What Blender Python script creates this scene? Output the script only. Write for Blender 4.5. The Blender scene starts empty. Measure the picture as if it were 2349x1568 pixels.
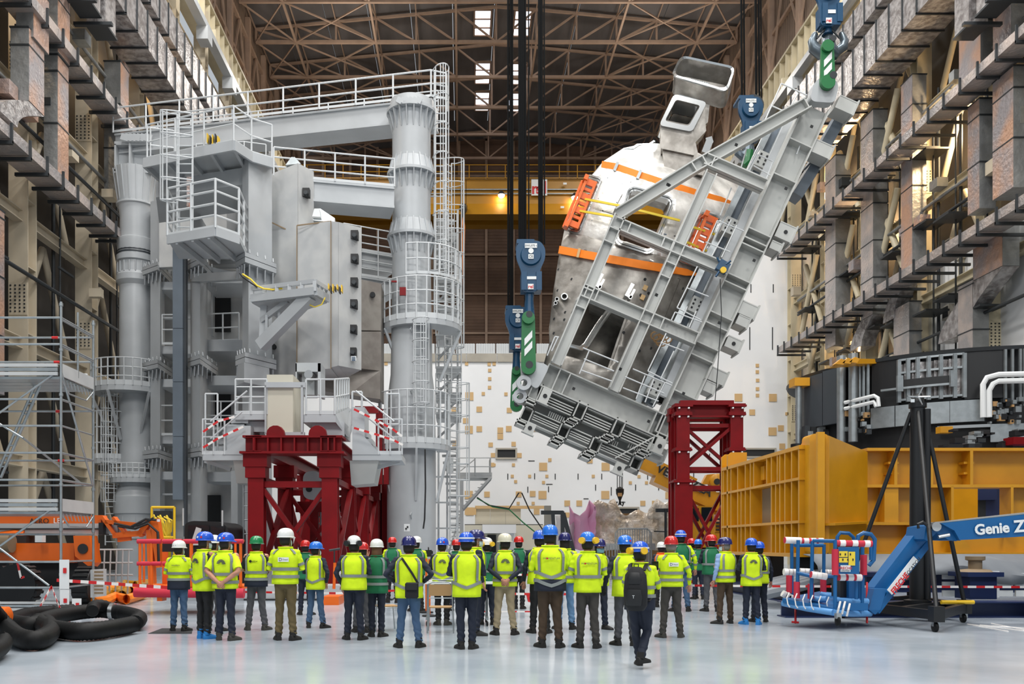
import bpy, math, random
from mathutils import Vector, Matrix, geometry
from math import sin, cos, pi, radians as R, hypot, atan2
V = Vector
sc = bpy.context.scene
col = sc.collection
rnd = random.Random(7)
# ---------------- camera, world, sun, lamps, exposure ----------------
cam_d = bpy.data.cameras.new('camera'); cam = bpy.data.objects.new('camera', cam_d); col.objects.link(cam)
cam.location = (0, 0, 1.55); cam.rotation_euler = (pi/2, 0, 0)
cam_d.sensor_width = 36; cam_d.lens = 36*2000/2349
cam_d.shift_x = 114.5/2349; cam_d.shift_y = 466/2349
cam_d.clip_end = 500; sc.camera = cam
sc.view_settings.view_transform = 'Standard'; sc.view_settings.look = 'None'
sc.view_settings.gamma = 1; sc.view_settings.use_curve_mapping = False
sc.view_settings.exposure = -0.22
W = bpy.data.worlds.new('world'); sc.world = W; W.use_nodes = True
bg = W.node_tree.nodes['Background']; bg.inputs[0].default_value = (0.86, 0.93, 1.0, 1); bg.inputs[1].default_value = 0.62
def area(name, loc, sx, sy, power, color, rot=(0, 0, 0), spread=None):
    l = bpy.data.lights.new(name, 'AREA'); l.shape = 'RECTANGLE'; l.size = sx; l.size_y = sy
    l.energy = power; l.color = color
    if spread: l.spread = spread
    o = bpy.data.objects.new(name, l); col.objects.link(o); o.location = loc; o.rotation_euler = rot
    return o
# rows of hall lamps under the roof, above and behind the visitors
for lx in (-12, 3, 18):
    for ly in (8, 30, 52):
        area('hall_lamp', (lx, ly, 47), 5, 5, 5200, (1.0, 0.97, 0.93))
for lx in (-12, 18):
    area('hall_lamp', (lx, -6, 30), 8, 8, 5200, (1.0, 0.98, 0.95), (R(38), 0, 0))
for lx in (-10, 16):
    area('crane_lamp', (lx, 84, 46), 8, 4, 2600, (1, .94, .86))
for lx in (-10, 17):
    area('roof_fill_light', (lx, 82, 43.5), 6, 3, 550, (1, .93, .84), (pi, 0, 0))  # added upward fill to brighten the trusses, no real fixture
# ---------------- helpers ----------------
def hx(h):
    h = h.lstrip('#')
    c = [int(h[i:i+2], 16)/255 for i in (0, 2, 4)]
    return tuple((x/12.92 if x <= .04045 else ((x+.055)/1.055)**2.4) for x in c)
MATS = {}
def mat(name, color, rough=.5, metal=0, var=0, vscale=1.0, bump=0, bscale=8, emit=0, color2=None, stretch=None, coat=0, alpha=1, spec=None, detail=4):
    m = bpy.data.materials.new(name); m.use_nodes = True; MATS[name] = m
    nt = m.node_tree; b = nt.nodes['Principled BSDF']
    c = hx(color); b.inputs['Base Color'].default_value = (*c, 1)
    b.inputs['Roughness'].default_value = rough; b.inputs['Metallic'].default_value = metal
    if coat: b.inputs['Coat Weight'].default_value = coat; b.inputs['Coat Roughness'].default_value = .12
    if spec is not None: b.inputs['Specular IOR Level'].default_value = spec
    if alpha < 1: b.inputs['Alpha'].default_value = alpha
    m.diffuse_color = (*c, 1)
    if emit:
        b.inputs['Emission Color'].default_value = (*c, 1); b.inputs['Emission Strength'].default_value = emit
    if var or color2 or bump:
        tc = nt.nodes.new('ShaderNodeTexCoord'); mp = nt.nodes.new('ShaderNodeMapping')
        geo = nt.nodes.new('ShaderNodeNewGeometry')
        nt.links.new(geo.outputs['Position'], mp.inputs['Vector'])
        if stretch: mp.inputs['Scale'].default_value = stretch
        if var or color2:
            n = nt.nodes.new('ShaderNodeTexNoise'); n.inputs['Scale'].default_value = vscale; n.inputs['Detail'].default_value = detail
            nt.links.new(mp.outputs[0], n.inputs['Vector'])
            r = nt.nodes.new('ShaderNodeValToRGB'); nt.links.new(n.outputs['Fac'], r.inputs[0])
            if color2: a, d = c, hx(color2)
            else: a = tuple(min(1, x*(1+var)) for x in c); d = tuple(x*(1-var) for x in c)
            r.color_ramp.elements[0].position = .38; r.color_ramp.elements[1].position = .62
            r.color_ramp.elements[0].color = (*d, 1); r.color_ramp.elements[1].color = (*a, 1)
            nt.links.new(r.outputs[0], b.inputs['Base Color'])
        if bump:
            n2 = nt.nodes.new('ShaderNodeTexNoise'); n2.inputs['Scale'].default_value = bscale; n2.inputs['Detail'].default_value = 3
            nt.links.new(mp.outputs[0], n2.inputs['Vector'])
            bp = nt.nodes.new('ShaderNodeBump'); bp.inputs['Strength'].default_value = bump; bp.inputs['Distance'].default_value = .1
            nt.links.new(n2.outputs['Fac'], bp.inputs['Height']); nt.links.new(bp.outputs[0], b.inputs['Normal'])
    return m
mat('white_paint', '#afb3b6', .38, var=.06, vscale=.6)
mat('frame_paint', '#b3b5b2', .42, var=.07, vscale=.5)
mat('rail_paint', '#c4c8ca', .4)
mat('blue_grey_paint', '#66717c', .45, var=.06)
mat('dark_grey_paint', '#3d4247', .5)
mat('cream_steel', '#c4b8a2', .5, var=.08, vscale=.8)
mat('cream_light', '#cfc4a8', .45, var=.07, vscale=.8)
mat('roof_steel', '#bda18c', .6, var=.08)
mat('roof_sheet', '#74706f', .7, var=.18, vscale=.5, stretch=(1, .2, 1))
mat('brown_cladding', '#806655', .7, var=.15, vscale=.4)
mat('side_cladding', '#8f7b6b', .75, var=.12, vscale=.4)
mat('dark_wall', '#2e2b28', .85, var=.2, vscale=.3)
mat('white_wall', '#e4e6e8', .7, var=.03, vscale=.25)
mat('cream_wall', '#c9c4b4', .7, var=.05, vscale=.3)
mat('concrete', '#a39e93', .85, var=.1, vscale=.7)
mat('tan_plate', '#c9a878', .7)
mat('slot_dark', '#26282a', .8)
mat('foil', '#b9b6b6', .34, .5, color2='#85807f', vscale=3.0, bump=.4, bscale=6, detail=9)
mat('foil_copper', '#c49c84', .38, .35, color2='#9c979a', vscale=.55, bump=.45, bscale=6, detail=9)
mat('duct_steel', '#868888', .42, .35, var=.15, vscale=1.2, bump=.3, bscale=5)
mat('dark_steel', '#33373a', .5, .3)
mat('galvanised', '#a5abad', .32, .7, var=.08, vscale=5)
mat('crane_yellow', '#a8780c', .45, var=.08, vscale=.3)
mat('yellow_paint', '#c98d12', .38, var=.07, vscale=1.2, coat=.15)
mat('bright_yellow', '#e2b81f', .4)
mat('red_paint', '#74040c', .45, var=.1, vscale=1.5, spec=.25)
mat('foil_pink', '#c6b9b2', .36, .4, color2='#a5a1a1', vscale=.9, bump=.45, bscale=6, detail=8)
mat('red_plain', '#c81f22', .45)
mat('black_rope', '#0d0e0f', .9, spec=.15)
mat('hook_blue', '#0a4062', .4)
mat('hook_green', '#1c6a3a', .4)
mat('hook_steel', '#5d6870', .35, .6)
mat('label_white', '#dfe2e2', .6)
mat('black_paint', '#141517', .45)
mat('black_rubber', '#17181a', .55)
mat('glass_dark', '#1b2024', .1)
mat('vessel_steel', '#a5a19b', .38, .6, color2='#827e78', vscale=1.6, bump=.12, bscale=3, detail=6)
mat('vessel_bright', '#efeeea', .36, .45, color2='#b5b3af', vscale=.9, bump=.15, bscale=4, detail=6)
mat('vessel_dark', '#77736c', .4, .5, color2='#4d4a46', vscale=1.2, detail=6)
mat('steel_bright', '#c2c3c2', .2, .9)
mat('orange_strap', '#f5851c', .6)
mat('orange_paint', '#e0640f', .42, var=.05)
mat('strap_yellow', '#e6c93a', .6)
mat('coil_grey', '#bbbcbb', .5, color2='#adafb0', vscale=1.2, detail=8)
mat('coil_dirty', '#8a857e', .6, color2='#77706a', vscale=1.5, detail=8)
mat('rust_line', '#857259', .8)
mat('genie_blue', '#0f5a92', .38, var=.05)
mat('pipe_blue', '#5c97cf', .5)
mat('navy_paint', '#16264d', .45)
mat('foam_red', '#c3283f', .7)
mat('white_tape', '#e9e4e0', .5)
mat('hose_black', '#0b0c0d', .6, spec=.25)
mat('clear_film', '#e6e2e2', .15, alpha=.55)
mat('pink_film', '#f2b3d3', .25)
mat('cover_grey', '#6d7278', .6, var=.1)
mat('wood', '#b08a5c', .5)
mat('lamp_glow', '#ffd9a0', emit=60)
mat('lamp_white', '#ffffff', emit=30)
mat('sky_glass', '#e8eefc', emit=2.6)
mat('foil_wrap', '#d9cec2', .2, .1, color2='#c0ad97', vscale=2, bump=1, bscale=4)
class MB:
    def __init__(s): s.v = []; s.f = []; s.mi = []; s.mats = []; s.cur = 0; s.sm = False
    def use(s, m):
        if m not in s.mats: s.mats.append(m)
        s.cur = s.mats.index(m); return s
    def add(s, vs, fs):
        o = len(s.v); s.v += [V(v) for v in vs]; s.f += [tuple(i+o for i in f) for f in fs]; s.mi += [s.cur]*len(fs); return s
    def box(s, c, d, M=None):
        x, y, z = d[0]/2, d[1]/2, d[2]/2; c = V(c)
        p = [V((i*x, j*y, k*z)) for i in (-1, 1) for j in (-1, 1) for k in (-1, 1)]
        if M is not None: p = [M @ q for q in p]
        return s.add([c+q for q in p], [(0, 1, 3, 2), (4, 6, 7, 5), (0, 4, 5, 1), (2, 3, 7, 6), (0, 2, 6, 4), (1, 5, 7, 3)])
    def b2(s, a, b):
        a, b = V(a), V(b); return s.box((a+b)/2, [abs(t) for t in (b-a)])
    def beam(s, p, q, w, h, up=(0, 0, 1)):
        M, L = frame(p, q, up); return s.box((V(p)+V(q))/2, (w, h, L), M)
    def tube(s, p, q, r, n=8, r2=None, cap=True):
        return s.path([p, q], [r, r if r2 is None else r2], n, cap)
    def path(s, pts, r, n=8, cap=True, sx=1.0):
        pts = [V(p) for p in pts]; k = len(pts)
        if not isinstance(r, (list, tuple)): r = [r]*k
        vs = []; prev = None
        for i, p in enumerate(pts):
            t = (pts[min(i+1, k-1)]-pts[max(i-1, 0)]).normalized()
            if prev is None:
                a = V((1, 0, 0)) if abs(t.x) < .9 else V((0, 1, 0)); a = (a-t*a.dot(t)).normalized()
            else:
                a = prev-t*prev.dot(t); a = a.normalized() if a.length > 1e-6 else t.orthogonal().normalized()
            prev = a; b = t.cross(a)
            rr = r[i]; ra, rb = rr if isinstance(rr, (tuple, list)) else (rr*sx, rr)
            for j in range(n):
                th = 2*pi*j/n; vs.append(p+a*cos(th)*ra+b*sin(th)*rb)
        fs = [(i*n+j, i*n+(j+1) % n, (i+1)*n+(j+1) % n, (i+1)*n+j) for i in range(k-1) for j in range(n)]
        if cap: fs += [tuple(range(n-1, -1, -1)), tuple((k-1)*n+j for j in range(n))]
        return s.add(vs, fs)
    def lathe(s, c, prof, n=16, axis='z', cap=True):
        c = V(c); vs = []
        for r, z in prof:
            for j in range(n):
                th = 2*pi*j/n; p = (r*cos(th), r*sin(th), z)
                if axis == 'y': p = (p[0], p[2], p[1])
                if axis == 'x': p = (p[2], p[0], p[1])
                vs.append(c+V(p))
        k = len(prof)
        fs = [(i*n+j, i*n+(j+1) % n, (i+1)*n+(j+1) % n, (i+1)*n+j) for i in range(k-1) for j in range(n)]
        if cap: fs += [tuple(range(n-1, -1, -1)), tuple((k-1)*n+j for j in range(n))]
        return s.add(vs, fs)
    def prism(s, poly, off):
        """poly: 3D polygon (planar), off: extrusion vector"""
        n = len(poly); off = V(off); P0 = [V(p) for p in poly]
        return s.add(P0+[p+off for p in P0], [tuple(range(n-1, -1, -1)), tuple(range(n, 2*n))]+[(i, (i+1) % n, n+(i+1) % n, n+i) for i in range(n)])
    def ibeam(s, p, q, w, h, t=.04, up=(0, 0, 1), side=1):
        """I section from p to q; h = height along up, w = flange width"""
        M, L = frame(p, q, up); c = (V(p)+V(q))/2
        s.box(c, (t, h, L), M)
        for k in (-1, 1): s.box(c+M @ V((0, k*(h/2-t/2), 0)), (w, t*1.2, L), M)
        return s
    def build(s, name, m=None, parent=None, smooth=None):
        me = bpy.data.meshes.new(name); me.from_pydata([tuple(v) for v in s.v], [], s.f)
        ms = s.mats if s.mats else [m]
        for k in ms: me.materials.append(MATS[k] if isinstance(k, str) else k)
        if len(ms) > 1: me.polygons.foreach_set('material_index', s.mi)
        me.validate(); me.update()
        if smooth:
            me.polygons.foreach_set('use_smooth', [True]*len(me.polygons)); me.set_sharp_from_angle(angle=R(smooth if smooth is not True else 40))
        return link(name, me, parent)
def frame(p, q, up=(0, 0, 1)):
    """rotation whose local z runs p->q and local y is near up"""
    z = V(q)-V(p); L = z.length; z = z.normalized(); u = V(up)
    if abs(z.dot(u.normalized())) > .99: u = V((0, 1, 0)) if abs(z.y) < .9 else V((1, 0, 0))
    x = u.cross(z).normalized(); y = z.cross(x)
    return Matrix((x, y, z)).transposed(), L
WM = {}
def link(name, me, parent=None, world=None):
    o = bpy.data.objects.new(name, me); col.objects.link(o)
    w = world if world is not None else Matrix.Identity(4)
    if parent is not None:
        o.parent = parent; o.matrix_parent_inverse = WM[parent.name].inverted()
    o.matrix_basis = w; WM[o.name] = w
    return o
def thing(name, label, cat, loc=(0, 0, 0), group=None):
    o = link(name, None, None, Matrix.Translation(V(loc))); o.empty_display_size = .2
    o['label'] = label; o['category'] = cat
    if group: o['group'] = group
    return o
def tag(o, label, cat, group=None, kind=None):
    o['label'] = label; o['category'] = cat
    if group: o['group'] = group
    if kind: o['kind'] = kind
    return o
def struct(o): o['kind'] = 'structure'; return o
def recopy(root, world, label=None):
    """copy a thing with its parts and sub-parts"""
    def rec(o, par):
        c = o.copy(); col.objects.link(c)
        if par is not None: c.parent = par; c.matrix_parent_inverse = o.matrix_parent_inverse.copy()
        for k in o.children: rec(k, c)
        return c
    r = rec(root, None); r.matrix_basis = world; WM[r.name] = world
    if label: r['label'] = label
    return r
UNIT = {}
def unit(kind, m):
    k = (kind, m)
    if k not in UNIT:
        b = MB()
        if kind == 'box': b.box((0, 0, 0), (1, 1, 1))
        elif kind == 'rod': b.tube((0, 0, -.5), (0, 0, .5), .5, 8)
        elif kind == 'rod16': b.tube((0, 0, -.5), (0, 0, .5), .5, 18)
        elif kind == 'ibeam':
            b.box((0, 0, 0), (.1, .96, 1)); b.box((0, .46, 0), (1, .08, 1)); b.box((0, -.46, 0), (1, .08, 1))
        elif kind == 'chan':
            b.box((-.45, 0, 0), (.1, 1, 1)); b.box((0, .46, 0), (1, .08, 1)); b.box((0, -.46, 0), (1, .08, 1))
        elif kind == 'tube': # open square hollow
            for k2 in (-.46, .46): b.box((k2, 0, 0), (.08, 1, 1)); b.box((0, k2, 0), (.84, .08, 1))
        me = bpy.data.meshes.new(kind+'_piece'); me.from_pydata([tuple(v) for v in b.v], [], b.f)
        me.materials.append(MATS[m]); me.update()
        if kind.startswith('rod'):
            me.polygons.foreach_set('use_smooth', [True]*len(me.polygons)); me.set_sharp_from_angle(angle=R(50))
        UNIT[k] = me
    return UNIT[k]
def piece(kind, name, p, q, w, h, m, parent, up=(0, 0, 1)):
    M, L = frame(p, q, up)
    Wd = Matrix.Translation((V(p)+V(q))/2) @ M.to_4x4() @ Matrix.Diagonal((w, h, L, 1))
    return link(name, unit(kind, m), parent, Wd)
def bar(name, p, q, w, h, m, parent, up=(0, 0, 1)): return piece('box', name, p, q, w, h, m, parent, up)
def rod(name, p, q, r, m, parent): return piece('rod', name, p, q, 2*r, 2*r, m, parent)
def boxo(name, a, b, m, parent, M=None):
    a, b = V(a), V(b); c = (a+b)/2; d = b-a
    return link(name, unit('box', m), parent, Matrix.Translation(c) @ (M.to_4x4() if M else Matrix.Identity(4)) @ Matrix.Diagonal((abs(d.x), abs(d.y), abs(d.z), 1)))
def P(x, y, d): return V(((x-1060)*d/2000, d, 1.55+(1250-y)*d/2000))
def PX(x, d): return (x-1060)*d/2000
def PZ(y, d): return 1.55+(1250-y)*d/2000
def railing(parent, pts, m='rail_paint', h=1.1, step=1.5, r=.026, mids=(.5,), toe=.12, post='post', name='railing', closed=False):
    pts = [V(p) for p in pts]
    if closed: pts = pts+[pts[0]]
    o = MB().path([p+V((0, 0, h)) for p in pts], r, 6).build(name, m, parent, 50)
    for f in mids: MB().path([p+V((0, 0, h*f)) for p in pts], r, 6).build('mid_rail', m, o, 50)
    if toe:
        for a, c in zip(pts, pts[1:]): bar('toe_board', a+V((0, 0, toe/2)), c+V((0, 0, toe/2)), .012, toe, m, o)
    for i, (a, c) in enumerate(zip(pts, pts[1:])):
        n = max(1, round((c-a).length/step))
        for k in range(n+(1 if i == len(pts)-2 and not closed else 0)):
            p = a.lerp(c, k/n); rod(post, p, p+V((0, 0, h)), r*1.15, m, o)
    return o
def ladder(parent, a, b_, wdir, m='rail_paint', w=.5, step=.35, cage=None, name='ladder', r=.024, hoops=.9):
    """vertical ladder from a to b_, wdir = unit vector across; cage = vector to the hoops' middle"""
    a, b_ = V(a), V(b_); wv = V(wdir).normalized()*(w/2); b = MB()
    for s in (-1, 1): b.tube(a+wv*s, b_+wv*s, r*1.2, 6)
    o = b.build(name, m, parent, 50); L = (b_-a).length; n = int(L/step)
    for i in range(n):
        p = a.lerp(b_, (i+.5)/n); rod('rung', p-wv, p+wv, r*.8, m, o)
    if cage is not None:
        c = V(cage); nh = max(2, int(L/hoops)); z0 = 2.2
        cb = MB(); N = 10
        for j in (2, 4, 5, 6, 8):
            th = pi*j/N; off = wv*1.35*cos(th)+c*(.15+.85*sin(th)) if j not in () else c
            cb.tube(a+V((0, 0, min(z0, L*.3)))+off, b_+off, r*.7, 5)
        cb.build('cage_bar', m, o, 50)
        for i in range(nh+1):
            z = min(z0, L*.3)+(L-min(z0, L*.3))*i/nh; q = a+V((0, 0, z)); hb = MB()
            hb.path([q+wv]+[q+wv*1.35*cos(pi*j/N)+c*(.15+.85*sin(pi*j/N)) for j in range(N+1)]+[q-wv], r*.8, 5)
            hb.build('hoop', m, o, 60)
    return o
FONT = None
def text(s, size, m, world, parent, name='lettering', ext=.004, bold=0.0, align='CENTER'):
    cu = bpy.data.curves.new('t', 'FONT'); cu.body = s; cu.size = size; cu.extrude = ext; cu.align_x = align; cu.align_y = 'CENTER'
    cu.resolution_u = 3; cu.offset = bold
    t = bpy.data.objects.new('t', cu); me = bpy.data.meshes.new_from_object(t)
    bpy.data.objects.remove(t); bpy.data.curves.remove(cu)
    me.materials.clear(); me.materials.append(MATS[m])
    return link(name, me, parent, world)
def face_cam(p, xdir=(1, 0, 0), up=(0, 0, 1)):
    """matrix that stands text at p reading along xdir"""
    x = V(xdir).normalized(); u = V(up); z = x.cross(u).normalized(); y = z.cross(x)
    return Matrix.Translation(V(p)) @ Matrix((x, y, z)).transposed().to_4x4()
# ---------------- floor ----------------
def floor_mat():
    m = mat('floor_epoxy', '#bcc4cb', .13)
    nt = m.node_tree; b = nt.nodes['Principled BSDF']
    g = nt.nodes.new('ShaderNodeNewGeometry')
    n = nt.nodes.new('ShaderNodeTexNoise'); n.inputs['Scale'].default_value = .5; n.inputs['Detail'].default_value = 7
    r = nt.nodes.new('ShaderNodeValToRGB'); nt.links.new(g.outputs['Position'], n.inputs['Vector']); nt.links.new(n.outputs['Fac'], r.inputs[0])
    r.color_ramp.elements[0].position = .3; r.color_ramp.elements[1].position = .7
    r.color_ramp.elements[0].color = (*hx('#98a3ad'), 1); r.color_ramp.elements[1].color = (*hx('#b6bec6'), 1)
    nt.links.new(r.outputs[0], b.inputs['Base Color'])
    n2 = nt.nodes.new('ShaderNodeTexNoise'); n2.inputs['Scale'].default_value = 1.3; nt.links.new(g.outputs['Position'], n2.inputs['Vector'])
    mr = nt.nodes.new('ShaderNodeMapRange'); mr.inputs[3].default_value = .1; mr.inputs[4].default_value = .24
    nt.links.new(n2.outputs['Fac'], mr.inputs[0]); nt.links.new(mr.outputs[0], b.inputs['Roughness'])
    bp = nt.nodes.new('ShaderNodeBump'); bp.inputs['Strength'].default_value = .08; bp.inputs['Distance'].default_value = .02
    n3 = nt.nodes.new('ShaderNodeTexNoise'); n3.inputs['Scale'].default_value = 2.5; nt.links.new(g.outputs['Position'], n3.inputs['Vector'])
    nt.links.new(n3.outputs['Fac'], bp.inputs['Height']); nt.links.new(bp.outputs[0], b.inputs['Normal'])
floor_mat()
XL, XR = -22.0, 28.5
fl = MB().b2((XL-1, -30, -.3), (XR+1, 117, 0)).build('floor', 'floor_epoxy'); struct(fl)
# ---------------- roof ----------------
XC = 3.9
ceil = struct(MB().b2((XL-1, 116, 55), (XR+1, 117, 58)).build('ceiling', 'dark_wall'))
def roofz(x): return 51.55+(3.9-2.3*abs(x-XC)/24.5)
TD = [73.7+6.5*i for i in range(7)]
# roof sheets between trusses, in strips across the slope; skylights as bright panes
SKY = {}
for y0 in TD[:-1]+[112.7]:
    for k in range(12):
        xa = XL+(XR-XL)*k/12; xb = XL+(XR-XL)*(k+1)/12; za, zb = roofz(xa), roofz(xb)
        b = MB(); y1 = y0+6.46
        b.prism([(xa+.03, y0, za+.15), (xb-.03, y0, zb+.15), (xb-.03, y1, zb+.15), (xa+.03, y1, za+.15)], (0, 0, .2))
        b.build('roof_panel', 'roof_sheet', ceil)
for (px, py) in [(1107, 50), (1198, 50), (1107, 166), (1189, 166), (1106, 231), (1182, 231), (1103, 387), (1166, 387)]:
    d = (roofz(3)-1.55)*2000/(1250-py); x = PX(px, d); z = roofz(x)
    fr = MB(); w, hh = .85, 1.9*2.2
    for sx in (-1, 1): fr.b2((x+sx*w-.08, d-2.2, z-.1), (x+sx*w+.08, d+2.2, z+.14))
    for yy in (-2.2, -.7, .8, 2.2): fr.b2((x-w, d+yy-.09, z-.1), (x+w, d+yy+.09, z+.14))
    f = fr.build('skylight', 'roof_steel', ceil)
    MB().b2((x-w, d-2.2, z-.02), (x+w, d+2.2, z+.04)).build('pane', 'sky_glass', f)
# trusses: one mesh set, copied
NP = 12; x0, x1 = -20.5, 27.3
def tz(x): return roofz(x)-.35
def xs(i): return x0+(x1-x0)*i/NP
BZ = 51.55
tb = MB().b2((x0, -.14, BZ-.14), (x1, .14, BZ+.14))
for i in range(NP):
    tb.beam((xs(i), 0, tz(xs(i))), (xs(i+1), 0, tz(xs(i+1))), .22, .22)
for i in (6,): pass
chord_me = tb
vert_me, diag_me = [], []
first = None
for yi, y in enumerate(TD):
    if first is None:
        t = MB(); t.v = [v+V((0, y, 0)) for v in tb.v]; t.f = tb.f; t.mi = tb.mi
        c = t.build('roof_truss', 'roof_steel', ceil); first = c
        for i in range(NP+1):
            bar('upright', (xs(i), y, BZ), (xs(i), y, tz(xs(i))), .18, .18, 'roof_steel', c)
        for i in range(NP):
            if i < NP/2: a, b2_ = (xs(i), y, tz(xs(i))), (xs(i+1), y, BZ)
            else: a, b2_ = (xs(i), y, BZ), (xs(i+1), y, tz(xs(i+1)))
            bar('diagonal', a, b2_, .16, .16, 'roof_steel', c)
    else:
        off = Matrix.Translation((0, y-TD[0], 0)); c = first.copy(); col.objects.link(c); c.parent = ceil
        c.matrix_basis = off; WM[c.name] = off
        for k in first.children:
            kk = k.copy(); col.objects.link(kk); kk.parent = c; kk.matrix_parent_inverse = Matrix.Identity(4); kk.matrix_basis = WM[k.name]
# bracing that runs along the hall
for i in range(0, NP+1):
    x = xs(i)
    for a, b_ in zip(TD, TD[1:]):
        bar('purlin', (x, a, tz(x)), (x, b_, tz(x)), .1, .14, 'roof_steel', ceil)
        if i in (1, 3, 5, 7, 9, 11):
            bar('bottom_tie', (x, a, BZ), (x, b_, BZ), .2, .2, 'roof_steel', ceil)
            if i in (3, 9): bar('sway_brace', (x, a, BZ), (x, b_, tz(x)), .1, .1, 'roof_steel', ceil)
for k, (a, b_) in enumerate(zip(TD, TD[1:])):
    for (i, j) in ((0, 1), (11, 12), (1, 3), (9, 11)):
        bar('bottom_brace', (xs(i), a, BZ), (xs(j), b_, BZ), .12, .12, 'roof_steel', ceil)
        bar('bottom_brace', (xs(j), a, BZ), (xs(i), b_, BZ), .12, .12, 'roof_steel', ceil)
# ---------------- far end wall (brown) ----------------
wf = struct(MB().b2((XL-1, 116, 0), (XR+1, 116.4, 56)).build('wall_far', 'brown_cladding'))
for i in range(14):
    for j in range(8):
        xa = XL+i*3.6; za = 14+j*5.2
        b = MB(); n = 6
        b.b2((xa+.1, 115.86, za+.08), (xa+3.5, 115.98, za+5.1))
        for k in range(12): b.b2((xa+.1, 115.8, za+.2+k*.42), (xa+3.5, 115.88, za+.38+k*.42))
        b.build('cladding_sheet', 'brown_cladding', wf)
for i in range(15): boxo('far_column', (XL+i*3.6-.16, 115.3, 0), (XL+i*3.6+.16, 115.8, 55), 'roof_steel', wf)
for j in range(9): boxo('far_girt', (XL, 115.4, 13.9+j*5.2), (XR, 115.7, 14.15+j*5.2), 'roof_steel', wf)
# ---------------- white partition wall ----------------
D = 71.0
wb = struct(MB().b2((XL, D, 0), (XR, D+1, PZ(812, D))).b2((PX(1560, D), D, PZ(812, D)), (XR, D+1, PZ(520, D))).build('wall_back', 'white_wall'))
for i in range(16):
    a = XL+i*(PX(1560, D)-XL)/16; b_ = XL+(i+1)*(PX(1560, D)-XL)/16
    boxo('coping_block', (a+.03, D-.12, PZ(830, D)), (b_-.03, D, PZ(811, D)), 'concrete', wb)
pf = struct(MB().b2((XL, D+.4, PZ(812, D)), (PX(1560, D), D+.46, PZ(808, D))).build('trim_1', 'dark_steel'))
for i in range(24):
    a = XL+i*1.65
    if a+1.6 > PX(1560, D): break
    b = MB().b2((a+.04, D+.3, PZ(809, D)), (a+1.6, D+.36, PZ(786, D)))
    for k in range(8): b.b2((a+.1+k*.19, D+.22, PZ(809, D)), (a+.18+k*.19, D+.31, PZ(786, D)))
    b.build('fence_sheet', 'rail_paint', pf)
def plate(px, py, s):
    x, z = PX(px, D), PZ(py, D); h = s*D/4000
    boxo('embedded_plate', (x-h, D-.05, z-h), (x+h, D+.02, z+h), 'tan_plate', wb)
q = [(80,793,20),(100,890,30),(46,1010,34),(97,1001,34),(46,1047,34),(262,1000,34),(126,1092,26),(160,1160,28),(343,1187,20),(10,1217,16),(125,1217,18),(303,1228,48),(677,1228,48),(582,1190,34),(118,1285,18),(222,1285,18),(325,1285,18),(603,1285,18),(877,1287,18),(138,1317,18),(305,1322,18),(825,1324,18),(922,1324,18),(156,1393,34),(240,1390,34),(299,1397,48),(675,1397,48),(1055,1400,40),(153,1447,18),(243,1447,18),(447,1447,34),(519,1447,34),(900,1447,30),(970,1447,30),(264,1497,34),(446,1517,30),(1586,622,20),(1586,660,20),(1588,711,20),(1587,762,20),(1587,801,20),(1473,814,46),(1679,815,46),(1555,902,34),(1763,911,18),(1677,1017,48),(1727,997,34),(1735,1106,34),(1730,1160,34),(1180,950,22)]
for a, b_, s in q: plate(1130+a/2.613, 600+b_/2.613, s/2.613)
q = [(1534,555,18),(1973,556,18),(2096,558,18),(2123,556,18),(2099,592,18),(2099,638,18),(2098,685,18),(1988,733,44),(2064,719,18),(2042,804,30),(1903,803,26),(1967,866,28),(1986,915,42),(2042,911,30),(2104,997,24),(1910,989,30),(2117,1054,24),(2113,1106,22),(2084,1267,30),(1985,1270,44),(1990,1360,44)]
for a, b_, s in q: plate(240+a/2.376, 600+b_/2.376, s/2.376)
q = [(1548,160,50),(1682,160,50),(1541,460,135),(1677,460,135),(1775,393,90),(91,1287,35),(252,1285,35),(375,1287,35),(512,1287,35),(654,1287,35),(929,1287,35),(211,1365,35),(335,1363,35),(617,1353,35),(857,1352,35),(995,1352,35),(711,1375,50),(1205,1280,35),(1300,1170,40)]
for a, b_, s in q:
    px, py = 1130+a/2.613, 600+b_/2.613; h = s/2.613/2
    boxo('slot', (PX(px, D)-.035, D-.03, PZ(py+h, D)), (PX(px, D)+.035, D+.02, PZ(py-h, D)), 'slot_dark', wb)
for a, b_, s in [(233,1193,38),(340,1333,38),(560,1420,30),(780,1440,30)]:
    px, py = 1130+a/2.613, 600+b_/2.613; h = s/2.613/2
    boxo('slot', (PX(px-h, D), D-.03, PZ(py, D)-.03), (PX(px+h, D), D+.02, PZ(py, D)+.03), 'slot_dark', wb)
for n, (xa, ya, xb, yb) in enumerate([(1141, 1031, 1182, 1049), (1702, 1031, 1776, 1046), (1417, 1166, 1462, 1180)]):
    b = MB(); X0, X1, Z0, Z1 = PX(xa, D), PX(xb, D), PZ(yb, D), PZ(ya, D)
    for (p, q2) in [((X0-.14, Z1), (X1+.14, Z1+.14)), ((X0-.14, Z0-.14), (X1+.14, Z0)), ((X0-.14, Z0), (X0, Z1)), ((X1, Z0), (X1+.14, Z1))]:
        b.b2((p[0], D-.12, p[1]), (q2[0], D+.02, q2[1]))
    w = struct(b.build('window_%d' % (n+1), 'concrete'))
    MB().b2((X0, D-.03, Z0), (X1, D+.01, Z1)).build('pane', 'slot_dark', w)
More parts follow.
